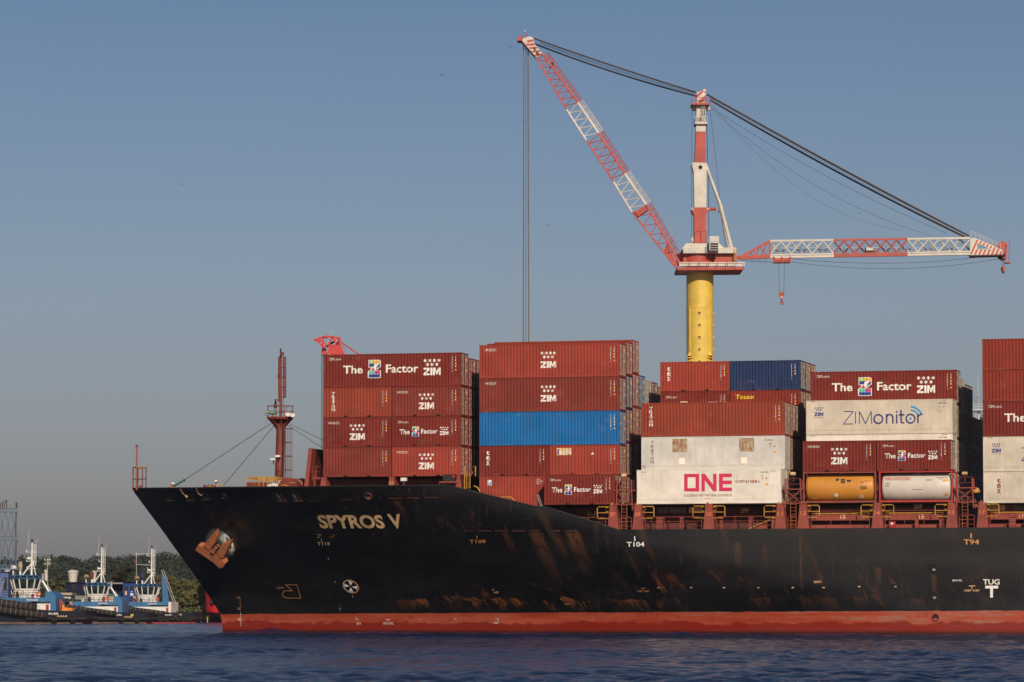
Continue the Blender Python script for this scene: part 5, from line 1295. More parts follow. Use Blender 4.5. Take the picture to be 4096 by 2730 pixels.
def np_mesh(name, V, Fq, mats, mi=None):
    me = bpy.data.meshes.new(name); V = np.asarray(V, np.float32); Fq = np.asarray(Fq, np.int32); k = Fq.shape[1]
    me.vertices.add(len(V)); me.vertices.foreach_set('co', V.ravel()); me.loops.add(Fq.size); me.loops.foreach_set('vertex_index', Fq.ravel())
    me.polygons.add(len(Fq)); me.polygons.foreach_set('loop_start', (np.arange(len(Fq))*k).astype(np.int32)); me.polygons.foreach_set('loop_total', np.full(len(Fq), k, np.int32))
    for m in mats: me.materials.append(MAT[m])
    if mi is not None: me.polygons.foreach_set('material_index', np.asarray(mi, np.int32))
    me.update(); return me
def leaf_quads(C, N, size, rg):
    """small quads at centres C, roughly facing N"""
    n = len(C); t = rg.normal(size=(n, 3)); t -= (t*N).sum(1, keepdims=True)*N; t /= np.linalg.norm(t, axis=1, keepdims=True) + 1e-9
    b = np.cross(N, t); sz = size*rg.uniform(.6, 1.3, (n, 1)); a = t*sz; b = b*sz*rg.uniform(.5, .9, (n, 1)); dn = N*sz*.25
    V = np.stack([C - a - dn, C - b*.9, C + a - dn, C + b], 1).reshape(-1, 3); Fq = np.arange(n*4).reshape(n, 4); return V, Fq
RIDGE = [(-800, 2262), (0, 2250), (160, 2250), (270, 2242), (500, 2242), (590, 2250), (640, 2234), (900, 2234), (1200, 2242), (1440, 2246), (1700, 2258), (1800, 2262), (2200, 2245), (2800, 2100), (3400, 1800), (3900, 1690), (4300, 1620), (5200, 1650)]
DR = 1600.0
def ridge_h(x, y): 
    u = CX + x/DR*F; v = np.interp(u, [a for a, b in RIDGE], [b for a, b in RIDGE]); return CAMH + (YH - v)/F*DR
def hill_z(x, y):
    h = ridge_h(x, y); t = np.clip((y - 1050)/550, 0, 1); g = np.where(y < 1600, t*t*(3 - 2*t), np.clip(1 - (y - 1600)/900, .0, 1))
    return 1.5 + (h - 1.5 - 6.0)*g*(1 + .12*np.sin(x*.021 + 1)*np.sin(y*.017)*(g < .95))
def hill():
    xs = np.arange(-700, 901, 20.0); ys = np.arange(1000, 2401, 25.0); X, Y = np.meshgrid(xs, ys); Z = hill_z(X, Y); nx = len(xs)
    i = np.arange(nx - 1)[None, :] + nx*np.arange(len(ys) - 1)[:, None]
    o = bpy.data.objects.new('hill', np_mesh('hill', np.stack([X.ravel(), Y.ravel(), Z.ravel()], 1), np.stack([i, i+1, i+1+nx, i+nx], -1).reshape(-1, 4), ['hill_soil'])); COL.objects.link(o); o.data.shade_smooth()
    tag(o, 'low wooded hill behind the harbour', 'hill', kind='structure')
    rg = np.random.default_rng(11); Vs = []; Fs = []; off = 0
    bm = bmesh.new(); bmesh.ops.create_icosphere(bm, subdivisions=2, radius=1); bm.verts.ensure_lookup_table(); sph = np.array([v.co for v in bm.verts]); tri = np.array([[v.index for v in f.verts] for f in bm.faces]); bm.free()
    for (xa, xb, n) in ((-330, -30, 1500), (150, 330, 700)):
        for _ in range(n):
            x = rg.uniform(xa, xb); y = 1060 + 590*rg.uniform(0, 1)**.8; z = float(hill_z(np.array(x), np.array(y))); r = rg.uniform(2.8, 6.2)
            c = np.array([x, y, z + r*.55]); ph = rg.uniform(0, 6.28, 6)
            def disp(d): return 1 + .22*np.sin(d[:, 0]*4 + ph[0])*np.sin(d[:, 1]*4 + ph[1]) + .16*np.sin(d[:, 2]*7 + ph[2])*np.sin(d[:, 0]*6 + ph[3])
            n_ = int(175*r/4); d = rg.normal(size=(n_, 3)); d /= np.linalg.norm(d, axis=1, keepdims=True); d[:, 2] = np.abs(d[:, 2])*.95 - .15
            rr = disp(d)*r*rg.uniform(.82, 1.07, n_); P = c + d*rr[:, None]*np.array([1, 1, .85])
            N = d + rg.normal(size=d.shape)*.55; N /= np.linalg.norm(N, axis=1, keepdims=True)
            V, Fq = leaf_quads(P, N, .58, rg); Vs.append(V); Fs.append(Fq + off); off += len(V)
    me = np_mesh('forest', np.concatenate(Vs), np.concatenate(Fs), ['leaf_far']); o = bpy.data.objects.new('forest', me); COL.objects.link(o)
    tag(o, 'dense dark green forest covering the hill', 'forest', kind='stuff')
hill()
def shore():
    xs = np.arange(-420, 621, 12.0); ys = np.array([702, 708, 714, 730, 800, 1000, 1100.0]); X, Y = np.meshgrid(xs, ys)
    Z = np.interp(Y, [702, 708, 714, 800, 1100], [-1, .5, 1.3, 1.5, 1.4]) + .25*np.sin(X*.11)*np.cos(X*.043); Yj = Y + np.where(Y < 715, 3*np.sin(X*.09), 0); nx = len(xs)
    i = np.arange(nx - 1)[None, :] + nx*np.arange(len(ys) - 1)[:, None]
    o = bpy.data.objects.new('shore', np_mesh('shore', np.stack([X.ravel(), Yj.ravel(), Z.ravel()], 1), np.stack([i, i+1, i+1+nx, i+nx], -1).reshape(-1, 4), ['soil'])); COL.objects.link(o); tag(o, 'low muddy shore', 'shore', kind='structure')
    rg = np.random.default_rng(5); n = 6500; x = rg.uniform(-115, -40, n); y = rg.uniform(708, 722, n); h = np.abs(rg.normal(0, .8, n))*(1 + .6*np.sin(x*.5)) 
    C = np.stack([x, y, 1.0 + np.clip(h, 0, 3.6)], 1); N = rg.normal(size=(n, 3)) + np.array([0, -.6, .5]); N /= np.linalg.norm(N, axis=1, keepdims=True)
    V, Fq = leaf_quads(C, N, .32, rg); o = bpy.data.objects.new('undergrowth', np_mesh('undergrowth', V, Fq, ['leaf_mangrove'])); COL.objects.link(o); tag(o, 'low mangrove undergrowth along the waterline', 'undergrowth', kind='stuff')
shore()
def tree(u, vtop, wpx, D, kind, label, seed, group='trees on the shore behind the tugs'):
    rg = np.random.default_rng(seed); p = at(u, vtop, D); base = Vector((p.x, D, 1.2)); H = p.z - 1.2; Wd = wpx/F*D/2
    nm, lf, bk = {'m': ('mangrove_tree', 'leaf_mangrove', 'bark'), 'o': ('tall_tree', 'leaf_olive', 'bark_pale'), 'b': ('layered_tree', 'leaf_brown', 'bark')}[kind]
    t = thing(nm, label, 'tree', tuple(base), I4, group); m = MB(); top = base + Vector((rg.normal()*.2, 0, H*(.8 if kind != 'b' else .97))); mid = base.lerp(top, .45) + Vector((rg.normal()*.35, rg.normal()*.3, 0))
    r0 = .10 + H*.014; m.bar(base, mid, r0, bk, 7, r0*.7); m.bar(mid, top, r0*.7, bk, 6, r0*.2)
    ends = []
    nb = {'m': 10, 'o': 12, 'b': 26}[kind]
    for i in range(nb):
        f = (rg.uniform(.35, .95) if kind == 'm' else rg.uniform(.50, .95)) if kind != 'b' else .50 + .48*((i*7) % 26)/26; st = base.lerp(mid, f/.45) if f < .45 else mid.lerp(top, (f - .45)/.55)
        a = rg.uniform(0, 6.28) if kind != 'b' else i*1.7; rad = Wd*rg.uniform(.45, 1.0)*({'m': 1.15 - .6*f, 'o': .6 + .4*f, 'b': 1.5 - .85*f}[kind]); up = {'m': .35, 'o': .9, 'b': .20*rg.uniform(-.3, 1.6)}[kind]*rad
        e = Vector((st.x + math.cos(a)*rad, st.y + math.sin(a)*rad, min(st.z + up, base.z + H*.97))); m.bar(st, e, r0*.35, bk, 5, r0*.10); ends.append((st, e))
    m.build('trunk', t); Cs = []; Ns = []
    q_ = .55 if kind == 'b' else 1.0; cl = [(e, q_*(rg.uniform(.16, .34)*Wd + .25)) for s_, e in ends] + [(s_.lerp(e, rg.uniform(.45, .8)), q_*(rg.uniform(.14, .30)*Wd + .2)) for s_, e in ends] + [(top, q_*(.28*Wd + .2))]
    if kind == 'm': cl += [(base + Vector((rg.normal()*Wd*.5, rg.normal()*Wd*.5, H*rg.uniform(.08, .6))), .42*Wd) for _ in range(9)]
    for c, r in cl:
        k = int((210 if kind == 'm' else 120 if kind == 'o' else 130)*(.6 + r)); d = rg.normal(size=(k, 3)); d /= np.linalg.norm(d, axis=1, keepdims=True); rr = r*rg.uniform(.3, 1.08, (k, 1))**.6
        sq = np.array([1, 1, rg.uniform(.5, .8) if kind != 'b' else .30]); Cs.append(np.array(c) + d*rr*sq); Ns.append(d + rg.normal(size=d.shape)*.6)
    C = np.concatenate(Cs); N = np.concatenate(Ns); N /= np.linalg.norm(N, axis=1, keepdims=True); C[:, 2] = np.clip(C[:, 2], base.z + .1, p.z); V, Fq = leaf_quads(C, N, .20 if kind != 'm' else .24, rg); V -= np.array(base)
    o = bpy.data.objects.new('crown', np_mesh('crown', V, Fq, [lf])); COL.objects.link(o); o.parent = t
tl = [(40, 2310, 80, 745, 'm', 'bushy tree at the far left below the blue lattice tower'), (105, 2300, 90, 750, 'm', 'dark tree right behind the leftmost tug wheelhouse'), (158, 2296, 80, 740, 'm', 'round dark tree left of the floodlight mast'),
 (205, 2292, 90, 745, 'm', 'broad dark tree right behind the floodlight mast'), (248, 2302, 90, 738, 'm', 'dark tree between the floodlight mast and the broad silo'), (292, 2318, 60, 735, 'm', 'low bush in front of the broad white silo'),
 (335, 2318, 60, 745, 'm', 'small tree between the two white silos'), (408, 2300, 60, 750, 'm', 'dark tree right of the narrow white silo'), (445, 2296, 70, 755, 'm', 'dark tree left of the layered brown tree'),
 (500, 2262, 130, 738, 'b', 'brown tree with flat layered branches above the navy shed'), (545, 2300, 70, 756, 'm', 'dark tree right of the layered brown tree'), (590, 2298, 60, 760, 'm', 'dark tree behind the mast of the rightmost tug'),
 (632, 2290, 70, 735, 'o', 'pale-stemmed tall tree just right of the tug boarding ladders'), (668, 2310, 75, 724, 'o', 'olive tree second right of the rightmost tug'), (705, 2318, 70, 722, 'm', 'dense low green tree mid shore right of the tugs'),
 (735, 2306, 85, 728, 'o', 'olive spreading tree with several pale stems, mid shore'), (768, 2316, 80, 719, 'o', 'olive tree with a tall bare pale trunk by the water'), (800, 2312, 75, 726, 'o', 'tall thin-stemmed tree second left of the red bow'),
 (832, 2318, 80, 724, 'o', 'tall thin-stemmed tree beside the red bow'), (690, 2430, 60, 713, 'm', 'bush at the water right behind the rightmost tug stern'), (735, 2436, 60, 712, 'm', 'bush at the water below the spreading olive tree'),
 (785, 2432, 70, 713, 'm', 'bush at the water left of the yellow beacon'), (845, 2434, 70, 714, 'm', 'bush at the water behind the yellow beacon'), (650, 2372, 55, 716, 'm', 'bush beside the boarding ladders of the rightmost tug'), (885, 2330, 80, 735, 'm', 'tree mostly hidden behind the red bow'), (615, 2325, 55, 742, 'm', 'dark tree peeping over the bright blue cabin roof'),
 (652, 2332, 50, 729, 'o', 'slim olive tree right behind the boarding ladders'), (720, 2345, 60, 718, 'm', 'dark green low tree in front of the spreading olive tree'), (752, 2360, 55, 715, 'o', 'short olive tree leaning over the water'),
 (782, 2352, 55, 717, 'm', 'dark green bush under the tall thin-stemmed trees'), (815, 2358, 60, 716, 'o', 'small olive tree left of the red bow with pale stems'), (695, 2338, 60, 731, 'o', 'olive tree third right of the rightmost tug')]
for i, a in enumerate(tl): tree(*a, seed=100 + i)

# ================================================================== SHORE BUILDINGS
MAT['navy_wall'] = pm('navy_wall', (.009, .013, .042), .8, .2, .5, spec=.15); MAT['blue_wall'] = pm('blue_wall', (.018, .05, .21), .7, .15, .5, spec=.2); MAT['lav_wall'] = pm('lavender_blue_wall', (.085, .125, .28), .7, .1, .5, spec=.2)
MAT['pale_wall'] = pm('pale_wall', (.45, .43, .38), .7, .15, .6, rust=.15); MAT['roof_beige'] = pm('roof_beige', (.38, .31, .22), .7, .2, .6, rust=.2); MAT['glass'] = pm('dark_glass', (.012, .016, .016), .1, .2, 1); MAT['silo'] = pm('silo_white', (.55, .51, .45), .7, .22, .6, rust=.2)
def bx(u0, v0, u1, v1, D, dep, mt, m):
    a, b = at(u0, v1, D), at(u1, v0, D); m.box((a.x, D, a.z), (b.x, D + dep, b.z), mt)
def building(label, D, boxes, name='harbour_shed'):
    c = at(boxes[0][1], 2490, D); t = thing(name, label, 'building', (c.x, D, 1.0))
    for pn, u0, v0, u1, v1, dz, dep, mt in boxes:
        m = MB(); bx(u0, v0, u1, v1, D + dz, dep, mt, m); m.build(pn, t, smooth=False)
building('navy blue shed with small dark windows behind the middle tug', 716, [('wall', 263, 2332, 395, 2380, 0, 9, 'navy_wall'), ('roof', 261, 2329, 400, 2332, -.3, 9.6, 'navy_wall'), ('window', 287, 2338, 301, 2358, -.06, .1, 'glass'), ('window', 329, 2338, 343, 2358, -.06, .1, 'glass'), ('base_wall', 268, 2380, 395, 2478, .3, 8, 'grey')])
building('dark open shed with a pale flat roof between the two wheelhouses', 722, [('wall', 398, 2338, 492, 2478, 2, 8, 'navy_wall'), ('roof', 396, 2331, 492, 2337, -.5, 10, 'grey')])
building('bright blue cabin with a door beside the rightmost tug', 717, [('wall', 491, 2330, 552, 2478, 0, 8, 'blue_wall'), ('roof', 489, 2327, 556, 2330, -.4, 9, 'navy_wall'), ('door', 499, 2344, 512, 2380, -.06, .1, 'glass'), ('window', 520, 2344, 536, 2362, -.06, .1, 'glass'), ('louvre', 500, 2365, 508, 2381, -.12, .1, 'letter_worn')])
building('low pale store with a beige sloping roof left of the middle tug', 705, [('wall', 214, 2381, 284, 2440, 0, 7, 'pale_wall'), ('roof', 210, 2372, 288, 2381, -.6, 8, 'roof_beige'), ('window', 268, 2393, 272, 2400, -.05, .1, 'glass'), ('opening', 263, 2398, 282, 2430, -.06, .1, 'grey')])
building('lavender blue building with a tall dark door at the left edge', 690, [('wall', -60, 2289, 33, 2490, 0, 10, 'lav_wall'), ('door', 14, 2311, 27, 2362, -.06, .1, 'glass'), ('roof', -62, 2287, 34, 2289, -.3, 10.5, 'lav_wall')])
MAT['green_roof'] = pm('green_roof', (.05, .17, .12), .7, .2)
building('pale low office with a green roof edge behind the middle tug funnel', 712, [('wall', 432, 2382, 470, 2478, 0, 5, 'pale_wall'), ('roof', 430, 2377, 472, 2382, -.3, 5.6, 'green_roof')])
def silo(u, v0, v1, wpx, D, label):
    a, b = at(u, v1, D), at(u, v0, D); r = wpx/F*D/2; h = b.z - 1.2; t = thing('silo', label, 'silo', (a.x, D, 1.2)); m = MB()
    m.lathe([(r*.66, 0), (r*.70, h - r*2.6), (r*.78, h - r*1.6), (r*.92, h - r*.7), (r*.96, h - r*.52)], (a.x, D, 1.2), 'silo', 24); m.build('tank', t)
    m = MB(); m.lathe([(r*.96, h - r*.52), (r*1.02, h - r*.5), (r*1.02, h - r*.38), (r*.8, h - r*.18), (r*.45, h - r*.04), (.02, h)], (a.x, D, 1.2), 'silo', 24); m.build('domed_roof', t)
silo(291, 2280, 2400, 44, 800, 'broad white concrete silo with a domed roof'); silo(374, 2283, 2400, 27, 810, 'narrow white silo behind the middle tug'); silo(183, 2279, 2400, 17, 830, 'white silo top just showing left of the floodlight mast')
silo(28, 2272, 2400, 26, 770, 'squat white silo at the far left below the lattice tower')
# floodlight mast
def floodmast(u, v0, v1, D, label):
    t = thing('floodlight_mast', label, 'light mast', tuple(at(u, 2488, D)[:2]) + (1.2,)); m = MB(); a, b = at(u, 2488, D), at(u - 1, v0, D); m.bar((a.x, D, 1.2), b, .10, 'steel', 8, .06)
    for dv in (15, 32):
        p = at(u, v0 + dv, D); m.beam(at(u - 9, v0 + dv, D), at(u + 9, v0 + dv, D), .06, .06, 'steel')
    for q in ((5, -14), (5, -1)): m.bar(at(u, v0 + 30, D), at(u + 8, v0 + q[1] + 14, D), .03, 'steel')
    m.build('mast', t); MAT['lampface'] = pm('lamp_glass_warm', (.55, .42, .22), .3, .1)
    for du in (-11, 0, 9):
        for dv in (8, 24):
            m = MB(); p = at(u + du, v0 + dv, D); m.cbox(p, (.34, .18, .26), 'steel'); m.cbox(p + Vector((0, -.1, 0)), (.28, .03, .2), 'lampface'); m.build('floodlight', t, smooth=False)
floodmast(191, 2232, 2350, 725, 'slim mast with two rows of floodlights behind the leftmost tug')
# lattice tower
MAT['tower_blue'] = pm('tower_blue', (.085, .15, .21), .7, .3, .6, rust=.45); MAT['tower_brown'] = pm('tower_brown', (.075, .05, .042), .8, .3, .8)
def lattice_tower():
    D = 735; T = lambda x, y, d=0: at(x/4.615, 1980 + y/4.615, D + d); t = thing('lattice_tower', 'blue steel lattice tower with two truss platforms at the left edge', 'tower', (at(20, 2490, D).x, D, 1.0))
    xs = [-260, -110, 60, 180, 300]; W = 9.0
    for y0, y1, nm in ((255, 318, 'upper_truss'), (775, 838, 'middle_truss'), (1298, 1365, 'lower_truss')):
        m = MB()
        for d in (0, W):
            for y in (y0, y1): m.bar(T(-320, y, d), T(312, y, d), .10, 'tower_blue', 5)
            x = -320
            while x < 310: m.bar(T(x, y0, d), T(x + 25, y1, d), .06, 'tower_blue', 4); m.bar(T(x + 25, y1, d), T(x + 50, y0, d), .06, 'tower_blue', 4); x += 50
        for x in (-320, -200, -80, 40, 160, 305): m.bar(T(x, y0, 0), T(x, y0, W), .07, 'tower_blue', 4); m.bar(T(x, y1, 0), T(x, y1, W), .07, 'tower_blue', 4)
        m.build(nm, t)
    for ya, yb in ((318, 775), (838, 1298)):
        ym = (ya + yb)/2
        for d in (0, W):
            m = MB()
            for x in (-250, -135, -20, 95, 210):
                for s_ in (-1, 1):
                    m.bar(T(x + 57 - s_*52, ya, d), T(x + 57, ym, d), .085, 'tower_blue', 5, .07); m.bar(T(x + 57, ym, d), T(x + 57 - s_*48, yb, d), .07, 'tower_blue', 5, .085)
                m.cbox(T(x + 57, ym, d), (.35, .35, .45), 'tower_blue')
            m.bar(T(300, ya, d), T(290, yb, d), .10, 'tower_brown', 5); m.bar(T(282, ya, d), T(276, yb, d), .07, 'tower_blue', 5); m.build('cross_bracing', t)
    for x, y in ((10, 150), (42, 130), (76, 112), (120, 135), (297, 148), (314, 138)):
        m = MB(); m.bar(T(x, 258), T(x, y), .10, 'tower_brown', 5); m.build('post', t)
    m = MB(); m.bar(T(120, 150), T(200, 250), .02, 'wire', 4); m.bar(T(180, 220), T(290, 150), .02, 'wire', 4); m.build('guy_wire', t)
    m = MB()
    for x in (-250, -100, 60, 285):
        for d in (0, W): a = T(x, 1365, d); m.bar(a, (a.x, a.y, 1.0), .14, 'tower_blue', 6)
    m.beam(T(-320, 1372, -.5), T(390, 1372, -.5), .5, .25, 'tower_blue'); m.build('support_leg', t)
lattice_tower()
# far right: white floodlight mast seen in the gap between the last stacks, and a channel beacon, a floating boom
def platform_mast():
    D = 560; T = lambda x, y, d=0: at(3760 + x/1.866, 1300 + y/1.866, D + d); t = thing('platform_mast', 'white mast with railed platform and ladder in the gap before the right-edge stack', 'mast', tuple(at(3915, 2488, D)[:2]) + (0,))
    MAT['mast_white'] = pm('mast_white', (.5, .5, .51), .5, .1); m = MB(); a = T(298, 1300); m.bar((a.x, D, 0), T(287, 640), .24, 'mast_white', 12, .17); m.bar(T(287, 640), T(283, 380), .05, 'mast_white'); m.build('pole', t)
    m = MB()
    for d in (-.9, .9):
        for y in (592, 612, 634): m.beam(T(232, y, d), T(318, y, d), .06, .06 if y < 630 else .14, 'mast_white')
        for x in (232, 253, 275, 297, 318): m.bar(T(x, 592, d), T(x, 634, d), .03, 'mast_white', 5)
    for x in (232, 318):
        for y in (592, 612): m.beam(T(x, y, -.9), T(x, y, .9), .06, .06, 'mast_white')
    c0, c1 = T(232, 640, -.9), T(318, 634, .9); m.box((c0.x, c0.y, c0.z), (c1.x, c1.y, c1.z), 'mast_white'); m.bar(T(262, 660), T(250, 640), .05, 'mast_white'); m.bar(T(310, 640), T(292, 675), .05, 'mast_white'); m.build('platform', t)
    m = MB()
    for x in (262, 275): m.bar(T(x, 640, -.3), T(x, 1000, -.3), .03, 'mast_white', 5)
    for i in range(30): m.bar(T(262, 650 + 12*i, -.3), T(275, 650 + 12*i, -.3), .025, 'mast_white', 4)
    m.build('ladder', t)
    for x, y in ((268, 560), (280, 540)):
        m = MB(); m.bar(T(x, 600), T(x, y), .05, 'grey'); m.cbox(T(x, y), (.3, .3, .25), 'grey'); m.build('antenna', t)
platform_mast()
t = thing('beacon', 'yellow cross on a thin white pole standing at the shore', 'beacon', tuple(at(830, 2494, 690)[:2]) + (0,)); m = MB(); q = at(830, 2470, 690)
m.bar((q.x, 690, -.5), q, .05, 'white'); m.build('pole', t); m = MB(); MAT['beacon_yellow'] = pm('beacon_yellow', (.6, .38, .05), .5)
for s_ in (-1, 1): m.beam(q + Vector((-.32, -.06, -.32*s_)), q + Vector((.32, -.06, .32*s_)), .1, .03, 'beacon_yellow')
m.build('cross', t)
def boom():
    MAT['boom_red'] = pm('boom_red', (.72, .05, .035), .5, .1); m = MB(); n = 26
    a, b = at(581, 2496, 626), at(782, 2494, 650)
    for i in range(n):
        p = Vector((a.x + (b.x - a.x)*i/n, a.y + (b.y - a.y)*i/n + .5*math.sin(i*.5), .06)); q = Vector((a.x + (b.x - a.x)*(i + .94)/n, a.y + (b.y - a.y)*(i + .94)/n + .5*math.sin((i + .94)*.5), .06)); m.bar(p, q, .16, 'boom_red', 8)
    o = m.build('floating_boom'); tag(o, 'bright red floating boom along the rightmost tug', 'floating boom')
boom()

# ================================================================== TUGS
MAT['tug_blue'] = pm('tug_blue', (.030, .135, .30), .5, .25, .6, rust=.15); MAT['tug_navy'] = pm('tug_navy', (.008, .011, .028), .5, .25, .6); MAT['fender'] = pm('fender_rubber', (.014, .011, .010), .85, .4, 1.2); MAT['strap'] = pm('fender_strap', (.26, .19, .14), .7, .2)
MAT['rust_boot'] = pm('rust_boot', (.16, .10, .075), .8, .4, .5, rust=.4); MAT['chrome'] = pm('exhaust_metal', (.5, .5, .5), .35, .2, 2, metal=.7); MAT['door_red'] = pm('door_red', (.35, .02, .025), .5); MAT['lifebuoy'] = pm('lifebuoy', (.6, .09, .03), .5); MAT['hivis_orange'] = pm('hivis_orange', (.75, .23, .03), .6)
def glass_mat():
    m, nt, b = new_mat('window_glass'); tc = texco(nt); n = noise(nt, mapping(nt, tc, (1.3, 1.3, 1.0)), 1.0, 3, .6)
    c = mixc(nt, ramp(nt, n, .45, .55), (.010, .014, .013), (.045, .058, .052)); nt.links.new(c, b.inputs['Base Color']); b.inputs['Roughness'].default_value = .08; return m
MAT['window_glass'] = glass_mat()
def tug(u_wh, D, k, name, label, yaw, mon, tiers=1, tyres=False, blue_top='tug_blue', mast_v=2180, exh=True):
    """local frame: x to the stern (right), y away from the camera, origin below the wheelhouse on the waterline"""
    c = at(u_wh, 2495, D); fr = Matrix.Translation((c.x, D, 0)) @ Matrix.Rotation(yaw, 4, 'Z') @ Matrix.Scale(k, 4)
    t = thing('tugboat', label, 'tugboat', (0, 0, 0), fr, 'tugboats moored side by side')
    def zt(x): return interp(x, [-20, -12, -5, 0, 3.8, 9], [4.5, 3.9, 3.05, 2.35, 1.85, 1.85])
    def hb(x): return 4.4*interp(x, [-18.5, -17.5, -15, -11, -6, 6, 8, 9], [0.02, .35, .70, .93, 1, 1, .95, .86])
    xs = [-18.5, -18, -17, -15.5, -13, -10, -7, -4, -1, 2, 5, 7, 8.3, 9]; vs = []; fs = []
    for s_ in (-1, 1):
        o = len(vs)
        for x in xs:
            for j in range(7):
                h = j/6; z = -.8 + h*(zt(x) + .8); vs.append((x + (1 - h)*.8*(x < -15) - (1 - h)*.8*(x > 8), s_*hb(x)*(.80 + .20*h**.6), z))
        for i in range(len(xs) - 1):
            for j in range(6): fs.append((o + i*7 + j, o + (i+1)*7 + j, o + (i+1)*7 + j+1, o + i*7 + j+1))
    n = len(xs)*7; fs.append(tuple((len(xs)-1)*7 + j for j in range(7)) + tuple(n + (len(xs)-1)*7 + j for j in range(6, -1, -1)))
    m = MB(); m.add(vs, fs, 'tug_navy'); hu = m.build('hull', t)
    m = MB(); dv = [(x, -hb(x)*.98, zt(x) - .75) for x in xs] + [(x, hb(x)*.98, zt(x) - .75) for x in xs]; q = len(xs); m.add(dv, [(i, i+1, q+i+1, q+i) for i in range(q-1)], 'grey'); m.build('deck', t)
    m = MB(); bv = []
    for x in xs:
        for z in (-.3, .33): bv.append((x + (1 - (z + .8)/2.5)*.8*(x < -15) - (1 - (z+.8)/2.5)*.8*(x > 8), -hb(x)*(.80 + .20*((z + .8)/(zt(x) + .8))**.6) - .03, z))
    m.add(bv, [(2*i, 2*i+2, 2*i+3, 2*i+1) for i in range(q-1)], 'rust_boot'); m.build('waterline_band', t)
    # rub rails and fenders
    def side(x, off, z): return Vector((x, -hb(x) - off, z))
    tr = [(.45, 0.30, .44)] if tiers == 1 else [(.95, .30, .58), (-.15, .25, .54)]
    for dz, off, r in tr:
        m = MB(); X = np.linspace(-18.3, 4.0 if tiers == 1 or dz < 0 else 2.4, 32); P = [side(x, off, zt(x) - .55 + dz*.8) for x in X]
        P = [Vector((-18.9, 0, P[0].z))] + P; m.path(P, r, 'fender', 10); f_ = m.build('bow_fender', t)
        m = MB()
        for i in range(2, len(P) - 1, 1):
            p = P[i]; d = (P[min(i+1, len(P)-1)] - P[i-1]).normalized(); m.bar(p - d*.022, p + d*.022, r + .018, 'strap', 12)
        m.build('fender_strap', parent=f_)
    m = MB(); X = np.linspace(1.0, 9.0, 12); m.path([side(x, .1, .80) for x in X] + [Vector((9.3, -2, .8)), Vector((9.3, 2, .8))], .24, 'fender', 8); m.build('stern_fender', t)
    if tyres:
        for i, x in enumerate((-7.2, -5.6, -3.5, -1.6, .4, 2.4, 3.4, 4.4, 5.4, 6.4, 7.3, 8.2)):
            rr = (.75 if i < 6 else .52)*(1 + .1*math.sin(i*2.3)); m = MB(); m.torus(side(x, .35, (1.15 if i < 6 else .85) + .15*math.sin(i*1.7)), rr*.68, rr*.33, 'fender', 'y', 18, 8); m.build('tyre', t)
    # deckhouse
    y0, y1 = -3.1, 3.1; m = MB(); zf = 3.62
    m.prism([(-4.6, y0, 1.4), (4.55, y0, 1.4), (4.55, y0, zf - .8), (-4.2, y0, zf - .8)], (0, y1 - y0, 0), 'white'); dh = m.build('deckhouse', t, smooth=False)
    m = MB(); m.prism([(-4.2, y0 - .02, zf - .8), (.4, y0 - .02, zf - .82), (1.4, y0 - .02, zf - .55), (4.6, y0 - .02, zf - .55), (4.6, y0 - .02, zf), (-3.9, y0 - .02, zf)], (0, y1 - y0 + .04, 0), blue_top)
    m.box((4.0 if exh else 4.3, y0 - .04, 1.5), (4.75, y1 + .04, zf), 'tug_blue' if exh else 'white'); m.build('blue_band', t, smooth=False)
    for x in (.9, 1.4, 1.9, 2.4):
        m = MB(); m.box((x - .12, y0 - .05, 2.0), (x + .12, y0 - .01, 2.5), 'grey'); m.box((x - .09, y0 - .055, 2.04), (x + .09, y0 - .05, 2.44), 'letter_white'); m.build('porthole', t, smooth=False)
    for x in ((3.6,) if exh else (-2.3, 4.1)):
        m = MB(); m.box((x - .2, y0 - .08, 1.5), (x + .2, y0 - .02, 2.7), 'door_red'); m.build('door', t, smooth=False)
    # wheelhouse: octagonal, windows lean outwards
    def octo(rx, ry, z, cx=0.0): return [(cx + rx*1.02*math.cos(R(15 + 30*i)), ry*1.02*math.sin(R(15 + 30*i)), z) for i in range(12)]
    def loft(m, a, b, mt): m.add(a + b, [(i, (i+1) % 12, 12 + (i+1) % 12, 12 + i) for i in range(12)] + [tuple(range(11, -1, -1)), tuple(range(12, 24))], mt)
    m = MB(); loft(m, octo(1.75, 1.75, zf), octo(1.75, 1.75, 4.75), 'white'); loft(m, octo(1.80, 1.8, 6.10), octo(2.2, 2.2, 6.22), 'white')
    A, B = octo(1.72, 1.72, 4.75), octo(2.12, 2.12, 6.12)
    for i in range(12): m.bar(A[i], B[i], .095, 'white', 5)
    loft(m, octo(1.78, 1.78, 4.7), octo(1.80, 1.8, 4.86), 'white'); wh = m.build('wheelhouse', t, smooth=False)
    m = MB(); A, B = octo(1.66, 1.66, 4.78), octo(2.06, 2.06, 6.12)
    for i in range(12): m.add([A[i], A[(i+1) % 12], B[(i+1) % 12], B[i]], [(0, 1, 2, 3)], 'window_glass')
    m.build('window', parent=wh, smooth=False)
    m = MB(); loft(m, octo(2.15, 2.15, 6.22), octo(1.5, 1.5, 6.72), blue_top); rf = m.build('wheelhouse_roof', t, smooth=False)
    m = MB(); A, B = octo(2.08, 2.08, 6.30), octo(1.62, 1.62, 6.66)
    for i in (6, 7, 8, 9, 10): 
        P = [Vector(A[i]), Vector(A[(i+1) % 12]), Vector(B[(i+1) % 12]), Vector(B[i])]; cc = sum(P, Vector())/4; m.add([cc + (p - cc)*.75 + Vector((0, -.04, .02)) for p in P], [(0, 1, 2, 3)], 'glass')
    m.build('skylight', parent=rf, smooth=False)
    m = MB(); zr = zf
